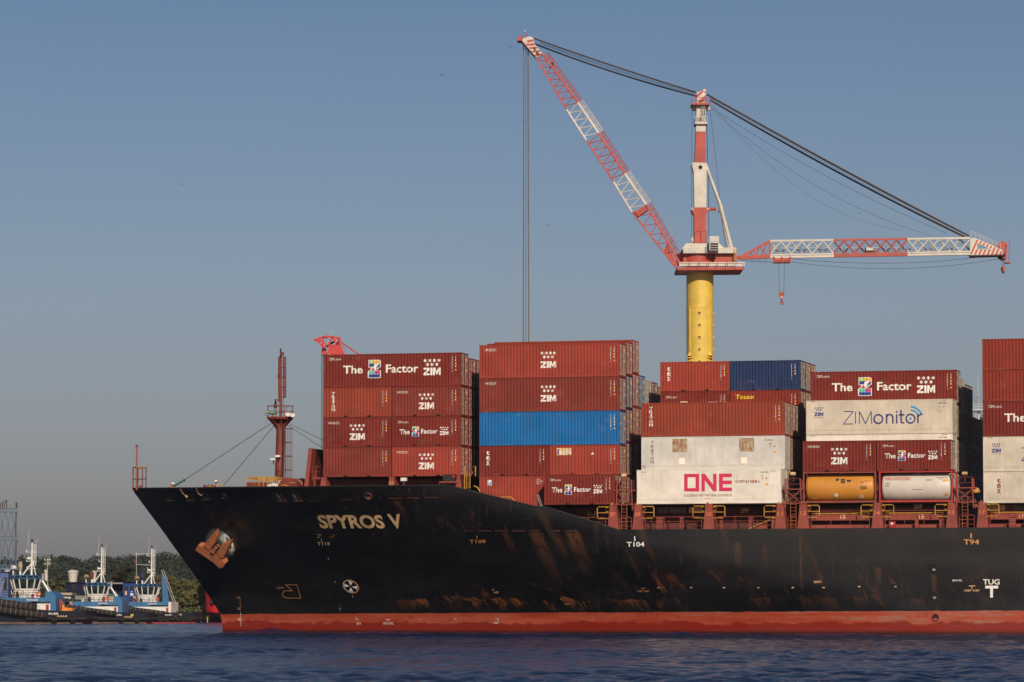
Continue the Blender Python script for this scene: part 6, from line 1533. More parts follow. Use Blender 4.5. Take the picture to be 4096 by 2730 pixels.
    pr = [(-2.6, -2.7), (2.9, -2.7), (2.9, 2.7), (-2.6, 2.7)]
    for h in (.35, .7, 1.0): m.path([(x, y, zr + h) for x, y in pr + pr[:1]], .025, 'black', 4)
    for i in range(9):
        x = -2.6 + 5.5*i/8
        for y in (-2.7, 2.7): m.bar((x, y, zr), (x, y, zr + 1.0), .022, 'black', 4)
    m.build('railing', t)
    m = MB(); m.torus((2.3, -2.78, zr + .5), .28, .08, 'lifebuoy', 'y', 16, 6); m.build('lifebuoy', t)
    # mast
    zm = CAMH + (YH - mast_v)/F*D; zm /= k; m = MB(); xm = .75
    m.bar((xm - .05, 0, 6.6), (xm, 0, zm), .16, 'white', 10, .10); m.bar((xm - 1.3, 0, 6.7), (xm, 0, 8.4), .10, 'white', 8); m.bar((xm + .5, .3, 6.7), (xm + .1, 0, 8.6), .08, 'white', 8)
    for zz, w_ in ((8.6, .8), (zm - 3.6, .75), (zm - 1.3, .9), (zm - 2.4, .5)): m.beam((xm - w_, 0, zz), (xm + w_*.8, 0, zz), .08, .06, 'white'); m.bar((xm - w_*.9, 0, zz), (xm - w_*.9, 0, zz + .35), .06, 'white')
    ms = m.build('mast', t)
    m = MB()
    for x in (xm + .28, xm + .55): m.bar((x, 0, 8.0), (x, 0, zm - .2), .04, 'white', 5)
    z = 8.1
    while z < zm - .3: m.bar((xm, 0, z), (xm + .55, 0, z), .03, 'white', 4); z += .33
    m.build('mast_ladder', parent=ms)
    m = MB(); m.bar((xm, 0, zm), (xm, 0, zm + .45), .13, 'black', 8); m.build('mast_light', parent=ms)
    m = MB(); m.bar((xm + .5, 0, zm - .1), (xm + .85, 0, zm + .5), .02, 'white', 4); m.bar((xm - .6, 0, zm - 1.2), (xm - .45, 0, zm + 1.6), .018, 'white', 4); m.build('whip_antenna', parent=ms)
    m = MB(); m.lathe([(.02, .25), (.3, .2), (.33, 0), (.12, -.2)], (xm - .45, 0, 8.95), 'white', 12); m.build('radar_dome', parent=ms)
    # roof fittings
    m = MB(); m.bar((-1.75, -.4, 6.7), (-1.75, -.4, 7.3), .12, 'white'); m.bar((-1.95, -.5, 7.75), (-1.5, -.1, 7.75), .30, mon[0], 12, .26); m.build('searchlight', t)
    m = MB(); m.bar((-.8, -.3, 6.7), (-.8, -.3, 7.3), .16, 'white'); m.lathe([(.1, 0), (.26, .2), (.34, .8), (.28, 1.25), (.05, 1.45)], (-.8, -.3, 7.2), mon[1], 12); m.build('fire_monitor', t)
    if exh:
        m = MB(); m.bar((3.6, -1.9, 4.3), (2.65, -1.9, 5.9), .22, 'chrome', 12); m.bar((2.65, -1.9, 5.9), (2.72, -1.9, 6.9), .21, 'chrome', 12); m.bar((3.75, -1.2, 4.3), (3.1, -1.2, 5.3), .10, 'white'); m.build('exhaust_pipe', t)
        m = MB(); m.prism([(3.1, -2.6, zf), (4.7, -2.6, zf), (4.5, -2.6, 4.1), (3.9, -2.6, 4.5), (3.3, -2.6, 4.5)], (0, 5.2, 0), 'tug_blue'); m.build('funnel_casing', t, smooth=False)
    m = MB()
    for i in range(5): x = 4.9 + i*.35; m.prism([(x, -hb(x) - .04, 1.05), (x + .28, -hb(x) - .04, 1.05), (x + .2, -hb(x) - .04, 1.28)], (0, -.05, 0), 'letter_worn')
    m.build('hull_mark', t)
    rq = random.Random(int(u_wh))
    for i in range(5):
        m = MB(); x = -2.3 + rq.random()*4.6; y = -2.5 + rq.random()*.8; hh = .3 + .5*rq.random(); mt = ('white', 'grey', 'door_red', 'white', 'black')[i]
        m.box((x - .18, y - .15, zf), (x + .18, y + .15, zf + hh), mt); m.lathe([(.05, hh), (.2, hh), (.2, hh + .08), (.03, hh + .16)], (x, y, zf), mt, 10); m.build('deck_vent', t)
    m = MB()
    for a_, b_ in (((xm - .9, 0, zm - 1.3), (-2.5, -2.6, zf + 1)), ((xm + .7, 0, zm - 1.3), (3.2, -2.4, 4.4)), ((xm - .5, 0, 9.2), (-1.6, -1.2, 6.7))): m.bar(a_, b_, .014, 'wire', 4)
    m.build('rigging_wire', t)
    m = MB()
    for a_, b_ in (((5.0, -2.6, 1.3), (8.0, -3.2, 2.1)), ((8.0, -3.2, 2.1), (8.6, -3.6, 1.9)), ((5.5, -1.8, 1.2), (5.5, -1.8, 2.1)), ((6.6, -1.8, 1.2), (6.6, -1.8, 2.1)), ((5.3, -1.8, 2.0), (6.8, -1.8, 2.0))): m.bar(a_, b_, .07, 'black', 6)
    m.build('towing_gear', t)
    if not tyres:
        for x in (4.9, 7.4):
            m = MB(); m.torus((x, -hb(x) - .3, .85), .34, .16, 'fender', 'y', 14, 7); m.build('tyre', t)
    m = MB()
    for x in (-1.5, -.5, .6): m.path([(x, -2.75, zf + 1), (x + .1, -2.78, zf + .5), (x + .35, -2.78, zf + .45), (x + .5, -2.75, zf + 1)], .05, 'letter_worn', 5)
    m.build('rope_coil', t)
    fx = lambda x, z, l: (x, -hb(x) - .06 - l, z)
    A = Art(); w_ = .28*len(name); A.text(name, 4.3 - w_*.2, 1.30, 4.3 + w_*.55, 1.60, 'letter_white', .02); me = A.mesh('name_lettering', fx); o = bpy.data.objects.new('name_lettering', me); COL.objects.link(o); o.parent = hu
    A = Art(); A.text('WILSON SONS', .9, zf - .42, 2.5, zf - .18, 'letter_white', .02); me = A.mesh('company_lettering', lambda x, z, l: (x - .2, y0 - .06 - l, z)); o = bpy.data.objects.new('company_lettering', me); COL.objects.link(o); o.parent = dh
    A = Art(); 
    for i in range(7): A.rect(-4.0 + .1*i, .12 + .17*i, -3.85 + .1*i, .2 + .17*i, 'letter_white')
    me = A.mesh('draught_scale', lambda x, z, l: (x, -hb(x)*.96 - .1 - l, z)); o = bpy.data.objects.new('draught_scale', me); COL.objects.link(o); o.parent = hu
    if name != 'WS ARES':
        A = Art()
        for i in range(3): x = 6.3 + i*.16; A.poly([(x, 1.2), (x + .10, 1.2), (x + .20, 1.6), (x + .10, 1.6)], 'letter_yellow')
        me = A.mesh('hazard_stripes', fx); o = bpy.data.objects.new('hazard_stripes', me); COL.objects.link(o); o.parent = hu
    return t, fr
MAT['mon_brown'] = pm('monitor_cover_brown', (.13, .04, .03), .8); MAT['mon_beige'] = pm('cover_beige', (.40, .31, .22), .8); MAT['mon_navy'] = pm('monitor_navy', (.02, .03, .12), .6); MAT['slt_yellow'] = pm('searchlight_tan', (.42, .27, .12), .5)
t3, f3 = tug(588, 655, 1.0, 'PLUTÃO', 'blue and white tug with tyre fenders, rightmost, moored nearest the red bow', R(-6), ('slt_yellow', 'mon_navy'), 1, True, mast_v=2195, exh=False)
t2, f2 = tug(387, 630, 1.0, 'LYRA', 'blue and white tug in the middle with tall white ladder mast', R(-4), ('slt_yellow', 'mon_brown'), 1, mast_v=2190)
t1, f1 = tug(104, 600, 1.14, 'WS ARES', 'leftmost blue and white tug with two rows of strapped black bow fenders', R(-5), ('white', 'mon_beige'), 2, mast_v=2172)
A = Art(); A.text('IMO', -.35, 4.42, .05, 4.58, 'letter_dark'); A.text('9624537', -.75, 4.10, .5, 4.28, 'letter_dark'); me = A.mesh('registration_lettering', lambda x, z, l: (x, -1.78 - l, z)); o = bpy.data.objects.new('registration_lettering', me); COL.objects.link(o); o.parent = t1
# deck crane and orange cover on the first tug
m = MB(); m.beam((5.2, -1.5, 1.4), (5.0, -1.5, 3.4), .22, .22, 'deck_red'); m.beam((5.0, -1.5, 3.4), (5.9, -1.6, 2.1), .16, .18, 'orange_rust'); m.beam((5.4, -1.6, 2.6), (5.8, -1.6, 1.4), .2, .2, 'orange_mark'); m.build('deck_crane', t1, smooth=False)
m = MB(); m.prism([(5.5, -3.2, 1.5), (7.2, -3.2, 1.5), (7.0, -3.2, 2.2), (5.7, -3.2, 2.3)], (0, 2.0, 0), 'hivis_orange'); m.build('tarpaulin', t1, smooth=False)
m = MB(); m.torus((-7.2, -1.2, 4.0), .9, .2, 'fender', 'y', 16); m.build('towing_bitt', t1)
m = MB()
for i in range(7): m.bar((-3.9 + i*.12, -2.6, 3.7 + i*.33), (-3.3 + i*.12, -2.6, 3.7 + i*.33), .03, 'steel')
m.bar((-4.0, -2.6, 3.5), (-3.0, -2.6, 6.2), .04, 'steel'); m.bar((-3.4, -2.6, 3.5), (-2.4, -2.6, 6.2), .04, 'steel'); m.build('ladder', t1)
# boarding ladders on the third tug
m = MB(); m.prism([(2.9, -1.2, 3.6), (4.0, -1.2, 3.6), (3.4, -1.2, 8.0), (2.7, -1.2, 8.2)], (0, .5, 0), 'tug_blue'); m.build('boarding_tower', t3, smooth=False)
m = MB()
for x in (2.7, 3.1): m.bar((x, -1.5, 9.0), (x + 2.2, -1.5, 3.4), .05, 'steel', 5)
for i in range(16): f = i/16; m.bar((2.7 + 2.2*f, -1.5, 9.0 - 5.6*f), (3.1 + 2.2*f, -1.5, 9.0 - 5.6*f), .035, 'steel', 4)
m.build('boarding_ladder', t3)
m = MB(); m.bar((-1.9, 0, 6.6), (-1.9, 0, 12.2), .03, 'white', 5); m.beam((-2.1, 0, 11.8), (.7, 0, 11.8), .05, .05, 'white'); m.beam((-1.9, 0, 10.0), (.7, 0, 9.9), .05, .05, 'white'); m.build('signal_yard', t3)
m = MB(); m.prism([(-2.3, .1, 10.3), (-2.2, .1, 10.7), (-2.0, .1, 10.7), (-2.1, .1, 10.3)], (0, .02, 0), 'door_red'); m.build('flag', t3, smooth=False)
m = MB(); m.box((-3.6, -4.2, 1.5), (-1.9, -3.4, 3.0), 'fender'); m.build('winch_housing', t3)
m = MB(); m.bar((-1.0, -3.6, 2.2), (.9, -3.6, 2.2), .16, 'black', 8); m.bar((-.5, -3.6, 1.6), (-.5, -3.6, 2.35), .18, 'black'); m.bar((.4, -3.6, 1.6), (.4, -3.6, 2.35), .18, 'black'); m.build('mooring_bollard', t3)
w3 = f3 @ Vector((-2.15, -2.5, 3.62)); person('man in white shirt, dark trousers and white helmet beside the rightmost wheelhouse', tuple(w3), I4, stand((.02, 0), 'down', (-.3, 1)), (-.3, .9, 0), 'shirt', 'trousers')
w2 = f2 @ Vector((-3.6, -3.9, 1.75)); person('tug crewman in orange coverall and white helmet on the middle tug', tuple(w2), I4, stand((.02, 0), 'down', (.2, -1)), (.2, -1, 0))
w1 = f1 @ Vector((7.5, -1.0, 1.2)); person('crewman in dark clothes at the stern of the leftmost tug', tuple(w1), I4, stand((.1, .02), 'down', (1, -.2)), (1, -.2, 0), 'mon_navy', 'trousers', None)
# ================================================================== RED OFFSHORE VESSEL AND ITS CRANES
MAT['vessel_red'] = pm('vessel_red', (.50, .018, .020), .4, .12, .3); MAT['vessel_grey'] = pm('vessel_grey', (.07, .075, .08), .6, .2, .3); MAT['crane_red'] = pm('crane_red', (.40, .046, .026), .5, .25, .4, rust=.22)
MAT['crane_white'] = pm('crane_white', (.58, .53, .46), .5, .2, .4, rust=.28); MAT['jib_red'] = pm('jib_red', (.50, .020, .016), .45, .1, .5)
def pedestal_mat():
    m, nt, b = new_mat('pedestal_yellow'); tc = texco(nt); sx = nt.nodes.new('ShaderNodeSeparateXYZ'); nt.links.new(tc, sx.inputs[0])
    c = mixc(nt, 1.0, (.72, .49, .075), ramp(nt, noise(nt, tc, .5, 5), .3, .7, .85, 1.12), 'MULTIPLY')
    n = noise(nt, mapping(nt, tc, (2.6, 2.6, .18)), 1.0, 6, .7); k = mth(nt, 'MULTIPLY', ramp(nt, n, .48, .62), ramp(nt, sx.outputs[2], 74, 83, .05, .9))
    c = mixc(nt, k, c, (.17, .07, .02)); nt.links.new(c, b.inputs['Base Color']); b.inputs['Roughness'].default_value = .5; return m
MAT['pedestal'] = pedestal_mat()
DV = 700.0
def vessel():
    x0 = at(813, 2400, DV).x; t = thing('offshore_vessel', 'bright red offshore vessel moored behind the container ship', 'ship', (x0, DV, 0))
    z0, z1 = at(813, 2462, DV).z, 13.5; x1 = x0 + 150; b = 11.0; m = MB()
    prof = [(0.0, z0 + .7), (.25, z0 + .2), (.8, z0), (150, z0)]
    st = [(0, 7.6), (.5, 8.6), (2, 9.6), (6, 10.5), (18, 11), (140, 11), (150, 9)]; vs = []
    for dx, hb_ in st:
        zz = z0 + max(0, .7 - dx*.6)
        for s_ in (-1, 1):
            for z in (zz, zz + .5, z1): vs.append((x0 + dx, DV + 12 + s_*hb_*(1 if z > zz else .93), z))
    fs = []
    for i in range(len(st) - 1):
        a = i*6; c_ = a + 6
        for j in (0, 1): fs += [(a+j, c_+j, c_+j+1, a+j+1), (a+3+j, a+4+j, c_+4+j, c_+3+j)]
        fs += [(a+2, c_+2, c_+5, a+5), (a, a+3, c_+3, c_)]
    fs += [(0, 1, 2, 5, 4, 3), tuple(len(vs) - 6 + j for j in (0, 1, 2, 5, 4, 3))]; m.add(vs, fs, 'vessel_red'); m.build('hull', t)
    m = MB(); m.prism([(x0 + 2.2, DV + 4, z0), (x0 + 3.4, DV + 4, .3), (x0 + 6, DV + 4, -.6), (x0 + 148, DV + 4, -.6), (x0 + 148, DV + 4, z0)], (0, 16, 0), 'vessel_grey'); m.build('lower_hull', t)
    m = MB(); p = at(840, 2393, DV); y = DV + 2.0
    m.box((p.x - .05, y, at(0, 2414, DV).z), (p.x + 1.6, y + .6, at(0, 2387, DV).z), 'black'); m.bar((p.x + .45, y - .05, at(0, 2414, DV).z), (p.x + .45, y - .05, at(0, 2395, DV).z), .25, 'black'); m.box((p.x + .75, y - .02, at(0, 2412, DV).z), (p.x + 1.5, y, at(0, 2402, DV).z), 'orange_rust'); m.build('mooring_port', t)
    return t
vessel()
def tie(m, p, q, r, mt, n=5): m.bar(p, q, r, mt, n)
def big_crane():
    D = DV + 14; t = thing('mast_crane', 'tall red and white mast crane on a yellow pedestal with two lattice booms', 'crane', tuple(at(2799, 1600, D)[:2]) + (10.0,))
    K = lambda x, y, d=0: at(2640 + x/1.96, 320 + y/1.96, D + d)          # mast crop
    J = lambda x, y, d=0: at(2640 + x/2.703, 900 + y/2.703, D + d)        # pedestal crop
    S = D/F
    # pedestal
    c0, c1 = J(431, 1560), J(431, 515); r = (J(579, 800) - J(284, 800)).x/2; m = MB(); cx = c1.x
    zz = lambda y: J(431, y).z
    m.lathe([(r, 10), (r, zz(1295)), (r + .03, zz(1294)), (r + .03, zz(1288)), (r, zz(1286)), (r, zz(905)), (r + .05, zz(903)), (r + .05, zz(896)), (r - .02, zz(894)), (r - .02, zz(640)), (r - .04, zz(515))], (cx, D, 0), 'pedestal', 48); pd = m.build('pedestal', t)
    m = MB()
    for y in (965, 1095, 1227, 1357, 1490):
        p = J(418, y); a = -R(90) - .10; px_ = cx + r*math.cos(a); 
        m.bar((px_, D - r*.995 - .0, p.z), (px_, D - r*.985 - .14, p.z), .30, 'pedestal', 18); m.bar((px_, D - r - .12, p.z), (px_, D - r - .15, p.z), .235, 'bolt_hole', 18); 
        m.prism([(px_ - .22, D - r - .17, p.z - .03), (px_ + .14, D - r - .17, p.z - .03), (px_ + .02, D - r - .17, p.z - .19), (px_ - .13, D - r - .17, p.z - .16)], (0, .01, 0), 'pedestal')
        m.bar((cx + r*.97, D - .5, p.z), (cx + r + .05, D - .5, p.z), .28, 'pedestal', 12)
    m.build('port_hole', parent=pd)
    m = MB()
    for xx in (318, 530):
        dx = J(xx, 1000).x - cx; yy = -math.sqrt(max(.1, r*r - dx*dx)); m.beam((cx + dx, D + yy - .06, zz(1370)), (cx + dx, D + yy - .06, zz(905)), .34 if xx < 400 else .26, .16, 'pedestal')
        w_ = .55
        m.prism([(cx + dx - .35, D + yy - .1, zz(1420)), (cx + dx + .35, D + yy - .1, zz(1420)), (cx + dx, D + yy - .1, zz(1368))], (0, .3, 0), 'pedestal')
        for y in (1420, 1445, 1480): m.box((cx + dx - w_, D + yy - .55, zz(y) - .05), (cx + dx + w_, D + yy + .4, zz(y) + .05), 'pedestal')
        for e in (-w_, w_ - .06): m.box((cx + dx + e, D + yy - .45, zz(1490)), (cx + dx + e + .06, D + yy + .4, zz(1420)), 'pedestal')
    m.build('stiffener', parent=pd)
    # slewing platform
    m = MB(); a, b = J(170, 520), J(898, 485); m.prism([(a.x, D - 5.5, a.z), (b.x - .3, D - 5.5, a.z + .1), (b.x, D - 5.5, b.z), (a.x, D - 5.5, b.z)], (0, 11, 0), 'crane_red'); m.cbox((J(300, 500).x, D, a.z - .05), (4, 6, .12), 'crane_white'); pf = m.build('slewing_platform', t, smooth=False)
    m = MB(); xs_ = [188, 304, 407, 505, 607, 709, 810, 898]
    for i in range(len(xs_) - 1): m.box((J(xs_[i] + 3, 0).x, D - 5.56, J(0, 475).z), (J(xs_[i+1] - 3, 0).x, D - 5.5, J(0, 433).z), 'crane_white')
    m.build('railing_panel', parent=pf, smooth=False)
    m = MB()
    for x in xs_: m.bar(J(x, 487, -5.6), J(x, 415, -5.6), .05, 'crane_red', 5)
    m.bar(J(188, 417, -5.6), J(898, 417, -5.6), .04, 'crane_red', 5); m.bar(J(188, 417, 5.4), J(898, 417, 5.4), .04, 'crane_red', 5); m.bar(J(898, 417, -5.6), J(898, 417, 5.4), .04, 'crane_red', 5); m.build('handrail', parent=pf)
    m = MB(); m.lathe([(3.9, J(0, 435).z), (3.9, J(0, 320).z)], (J(400, 0).x, D + .3, 0), 'crane_red', 32); m.box((J(575, 0).x, D - 3.2, J(0, 435).z), (J(815, 0).x, D + 3.5, J(0, 335).z), 'crane_red'); m.box((J(243, 0).x, D - 3.0, J(0, 435).z), (J(325, 0).x, D + 3.2, J(0, 330).z), 'crane_red'); m.build('slewing_drum', t)
    m = MB(); m.prism([J(240, 255, -4), J(285, 200, -4), J(640, 200, -4), J(688, 245, -4), J(688, 270, -4), J(240, 270, -4)], (0, 8, 0), 'crane_white'); m.box((J(240, 0).x, D - 4.3, J(0, 330).z), (J(808, 0).x, D + 4.2, J(0, 270).z), 'crane_white'); mh = m.build('machinery_house', t, smooth=False)
    m = MB(); m.box((J(247, 0).x, D - 4.36, J(0, 318).z), (J(375, 0).x, D - 4.3, J(0, 275).z), 'steel'); m.box((J(470, 0).x, D - 4.36, J(0, 325).z), (J(512, 0).x, D - 4.3, J(0, 262).z), 'grey'); m.build('grille', parent=mh, smooth=False)
    m = MB()
    for x in (615, 705, 808): m.bar(J(x, 270, -4.3), J(x, 255, -4.3), .04, 'crane_white', 5)
    m.bar(J(615, 257, -4.3), J(808, 257, -4.3), .05, 'crane_white', 5); m.build('handrail', parent=mh)
    m = MB(); m.box((J(515, 0).x, D - 6.0, J(0, 308).z), (J(618, 0).x, D - 4.2, J(0, 158).z), 'crane_white'); cb = m.build('operator_cab', t, smooth=False)
    m = MB(); m.box((J(527, 0).x, D - 6.05, J(0, 215).z), (J(608, 0).x, D - 6.0, J(0, 172).z), 'steel')
    for y in (232, 258, 283): m.box((J(524, 0).x, D - 6.05, J(0, y + 18).z), (J(610, 0).x, D - 6.0, J(0, y).z), 'glass')
    m.build('window', parent=cb, smooth=False)
    m = MB(); m.bar(J(805, 435, -4.6), J(805, 260, -4.6), .07, 'yellow'); m.bar(J(830, 380, -4.6), J(830, 265, -4.6), .05, 'yellow')
    for i in range(10): m.bar(J(805, 300 + 9*i, -4.6), J(830, 300 + 9*i, -4.6), .035, 'yellow', 4)
    m.build('access_ladder', t)
    # mast: tapered box sections
    def sect(nm, pts, mt, hd=1.6):
        m = MB(); P = [K(x, y, -hd) for x, y in pts]; m.prism(P, (0, 2*hd, 0), mt); return m.build(nm, t, smooth=False)
    ms = sect('mast_section', [(269, 1278), (364, 1278), (364, 1056), (384, 1012), (378, 1000), (250, 1000), (245, 1020), (267, 1056)], 'crane_red', 1.7)
    sect('mast_section', [(270, 1000), (364, 1000), (366, 722), (385, 705), (368, 650), (255, 648), (247, 665), (265, 722)], 'crane_white', 1.65)
    sect('mast_section', [(272, 648), (361, 648), (357, 405), (282, 405)], 'crane_red', 1.55)
    ms = sect('mast_section', [(282, 405), (357, 405), (358, 300), (357, 185), (288, 185), (284, 300)], 'crane_white', 1.5)
    m = MB()
    for x, y, r_, inn in ((317, 686, .50, .36), (320, 307, .38, .30)):
        p = K(x, y, -1.72); m.bar(p, p + Vector((0, .2, 0)), r_, 'crane_white', 20); m.bar(p - Vector((0, .03, 0)), p + Vector((0, .1, 0)), inn, 'bolt_hole', 20)
        q = p + Vector((inn*.2, -.045, -inn*.3)); 
    for x, y in ((258, 661), (376, 703), (255, 1012), (377, 1012)): p = K(x, y, -1.75); m.bar(p, p + Vector((0, .3, 0)), .22, 'crane_white', 14); m.bar(p - Vector((0, .02, 0)), p, .09, 'black', 10)
    m.build('pin_boss', t)
    m = MB(); m.bar(K(316, 1278, -1.71), K(316, 1190, -1.71), .03, 'dark_red', 4)
    for x in (272, 320): m.path([K(x, 1278, -1.72), K(x, 1192, -1.72), K(x + 6, 1188, -1.72), K(x + 40, 1188, -1.72), K(x + 44, 1192, -1.72), K(x + 44, 1278, -1.72)], .025, 'dark_red', 4)
    m.build('door_outline', t)
    m = MB(); m.prism([K(240, 1255, -1), K(268, 1218, -1), K(268, 1280, -1)], (0, 1, 0), 'crane_white'); p = K(252, 1247, -1.1); m.bar(p, p + Vector((0, .3, 0)), .2, 'steel', 12); m.build('sheave_bracket', t)
    # mast head with stripes
    hd = [(288, 180), (288, 105), (300, 95), (335, 85), (340, 70), (356, 66), (363, 82), (358, 130), (357, 185)]
    m = MB(); m.prism([K(x, y, -1.55) for x, y in hd], (0, 3.1, 0), 'crane_white'); h_ = m.build('mast_head', t, smooth=False)
    m = MB()
    for poly in ([(288, 145), (288, 118), (318, 92), (338, 84), (341, 90), (330, 104)], [(296, 175), (330, 143), (358, 118), (358, 150), (334, 175)], [(340, 70), (356, 66), (363, 82), (362, 100), (350, 104), (338, 86)]): m.prism([K(x, y, -1.62) for x, y in poly], (0, .06, 0), 'crane_red')
    m.bar(K(349, 84, -1.7), K(349, 84, -1.6), .30, 'crane_white', 16); m.bar(K(349, 60, 0), K(349, 68, 0), .25, 'grey'); m.beam(K(338, 62), K(358, 62), .1, .08, 'grey')
    m.build('stripe', parent=h_, smooth=False)
    def gallery(x0, x1, yt, yb, yf, mt, d0=-2.6, d1=2.6):
        m = MB(); a, b = K(x0, yf, d0), K(x1, yb, d0); m.box((a.x, D + d0, b.z), (b.x, D + d1, a.z), mt)
        for f in np.linspace(0, 1, 5): 
            x = x0 + (x1 - x0)*f
            for d in (d0, d1): m.bar(K(x, yb, d), K(x, yt, d), .05, mt, 5)
        for y in (yt, (yt + yf)/2):
            for d in (d0, d1): m.bar(K(x0, y, d), K(x1, y, d), .05, mt, 5)
            for x in (x0, x1): m.bar(K(x, y, d0), K(x, y, d1), .05, mt, 5)
        m.build('gallery', t, smooth=False)
    gallery(248, 391, 138, 195, 180, 'crane_red'); gallery(276, 371, 288, 346, 328, 'crane_white', -2.1, 2.1)
    for x in (268, 377):
        m = MB(); p = K(x, 222, -.6); m.bar(p, p + Vector((0, 1.2, 0)), .45, 'crane_white', 18); m.torus(p + Vector((0, .2, 0)), .44, .07, 'black', 'y', 18, 5); m.beam(p + Vector((0, .5, 0)), K(290 if x < 300 else 352, 222, 0), .4, .4, 'crane_white'); m.build('sheave', t)
    m = MB()
    for x in (332, 352): m.bar(K(x, 200, -1.8), K(x, 275, -1.8), .05, 'crane_white', 5); m.bar(K(x, 200, -2.3), K(x, 275, -2.3), .04, 'grey', 5)
    for i in range(8): y = 200 + i*10; m.bar(K(320, y, -2.2), K(358, y, -2.2), .03, 'grey' if i % 2 else 'crane_white', 4)
    m.build('ladder_cage', t)
    m = MB(); m.box((K(265, 0).x, D - .8, K(0, 366).z), (K(280, 0).x, D + .8, K(0, 352).z), 'tower_blue'); m.bar(K(266, 352), K(266, 312), .05, 'tower_blue', 5); m.bar(K(279, 352), K(279, 312), .05, 'tower_blue', 5); m.bar(K(266, 312), K(279, 312), .05, 'tower_blue', 5); m.build('small_basket', t)
    for d in (-1.6, 1.0):
        m = MB(); m.bar(K(374, 705, d), K(470 + 4*(d < 0), 980, d*1.5), .27, 'crane_white', 12, .30); m.bar(K(470 + 4*(d < 0), 980, d*1.5), K(562 if d < 0 else 545, 1325, d*2), .33, 'crane_white', 12, .36); m.build('back_stay', t)
    m = MB(); m.bar(K(375, 1011, -1), K(450, 1010, -1), .20, 'crane_red', 10); m.bar(K(378, 1022, -1), K(440, 1022, -1), .12, 'crane_red', 10); m.prism([K(443, 985, -1.4), K(468, 1040, -1.4), K(445, 1030, -1.4)], (0, .6, 0), 'crane_white'); m.build('stay_strut', t)
    for pts, r_ in ([(251, 222), (249, 700), (246, 1240)], .035), ([(366, 340), (378, 800), (384, 1250)], .06), ([(388, 225), (410, 380), (440, 640), (470, 950), (498, 1180), (515, 1320)], .035):
        m = MB(); m.path([K(x, y, -1.0) for x, y in pts], r_, 'wire', 5); m.build('wire_rope', t)
    # ---- luffing boom to the left
    B = lambda x, y, d=0: at(2040 + x/1.537, 100 + y/1.537, D + d)
    lo = [(1020, 1495), (750, 1150), (637, 965), (470, 710), (348, 520), (160, 200)]; hi = [(1040, 1462), (838, 1105), (706, 915), (545, 665), (418, 478), (205, 185)]
    boom = thing('luffing_boom', 'raised red and white lattice boom leaning left of the crane mast', 'crane boom', tuple(B(1020, 1495)))
    cols = ['crane_red', 'crane_white', 'crane_red', 'crane_white', 'crane_red']; H = 1.55
    for i in range(5):
        mt = cols[i]; m = MB(); a0, a1, b0, b1 = lo[i], lo[i+1], hi[i], hi[i+1]; n = [5, 4, 6, 4, 8][i]
        L = lambda p, q, f, d: B(p[0] + (q[0] - p[0])*f, p[1] + (q[1] - p[1])*f, d)
        f0 = .0 if i else .18
        for d in (-H, H):
            m.beam(L(a0, a1, 0, d), L(a0, a1, 1, d), .34, .30, mt); m.beam(L(b0, b1, 0, d), L(b0, b1, 1, d), .42, .42, mt)
            for k in range(n):
                fa, fm, fb = f0 + (1 - f0)*k/n, f0 + (1 - f0)*(k + .5)/n, f0 + (1 - f0)*(k + 1)/n
                tie(m, L(b0, b1, fa, d), L(a0, a1, fm, d), .085, mt); tie(m, L(a0, a1, fm, d), L(b0, b1, fb, d), .085, mt)
        for k in range(n + 1):
            fa = f0 + (1 - f0)*k/n; tie(m, L(a0, a1, fa, -H), L(a0, a1, fa, H), .08, mt); tie(m, L(b0, b1, fa, -H), L(b0, b1, fa, H), .08, mt)
            if k < n: fb = f0 + (1 - f0)*(k + 1)/n; tie(m, L(a0, a1, fa, -H), L(a0, a1, fb, H), .06, mt); tie(m, L(b0, b1, fa, H), L(b0, b1, fb, -H), .06, mt)
        sec = m.build('boom_section', boom, smooth=False)
        m = MB(); nn = [9, 5, 8, 5, 10][i]
        off = lambda p, q, f, e: L(p, q, f, H) + Vector((B(e, -e*.62, 0).x - B(0, 0, 0).x, 0, B(0, -e*.62, 0).z - B(0, 0, 0).z))
        for e in (24, 46): m.bar(off(b0, b1, 0, e*.55), off(b0, b1, 1, e*.55), .045, mt, 5); m.bar(off(b0, b1, 0, e*.55) - Vector((0, 1.2, 0)), off(b0, b1, 1, e*.55) - Vector((0, 1.2, 0)), .04, mt, 5)
        for k in range(nn): f = k/nn; m.bar(L(b0, b1, f, H), off(b0, b1, f, 25), .04, mt, 5); m.bar(L(b0, b1, f, H) - Vector((0, 1.2, 0)), off(b0, b1, f, 25) - Vector((0, 1.2, 0)), .04, mt, 5)
        m.build('walkway_railing', parent=sec)
    m = MB(); m.prism([B(762, 1150, -H), B(836, 1108, -H), B(848, 1138, -H), B(790, 1176, -H)], (0, 2*H, 0), 'crane_red'); m.build('web_plate', boom, smooth=False)
    for d in (-H, H - .3):
        m = MB(); m.prism([B(965, 1345, d), B(1015, 1445, d), B(1030, 1475, d), B(1015, 1497, d), B(945, 1390, d)], (0, .35, 0), 'crane_red'); m.build('foot_plate', boom, smooth=False)
    # head
    hp = [(160, 200), (75, 100), (82, 82), (120, 72), (143, 82), (152, 118), (205, 180)]
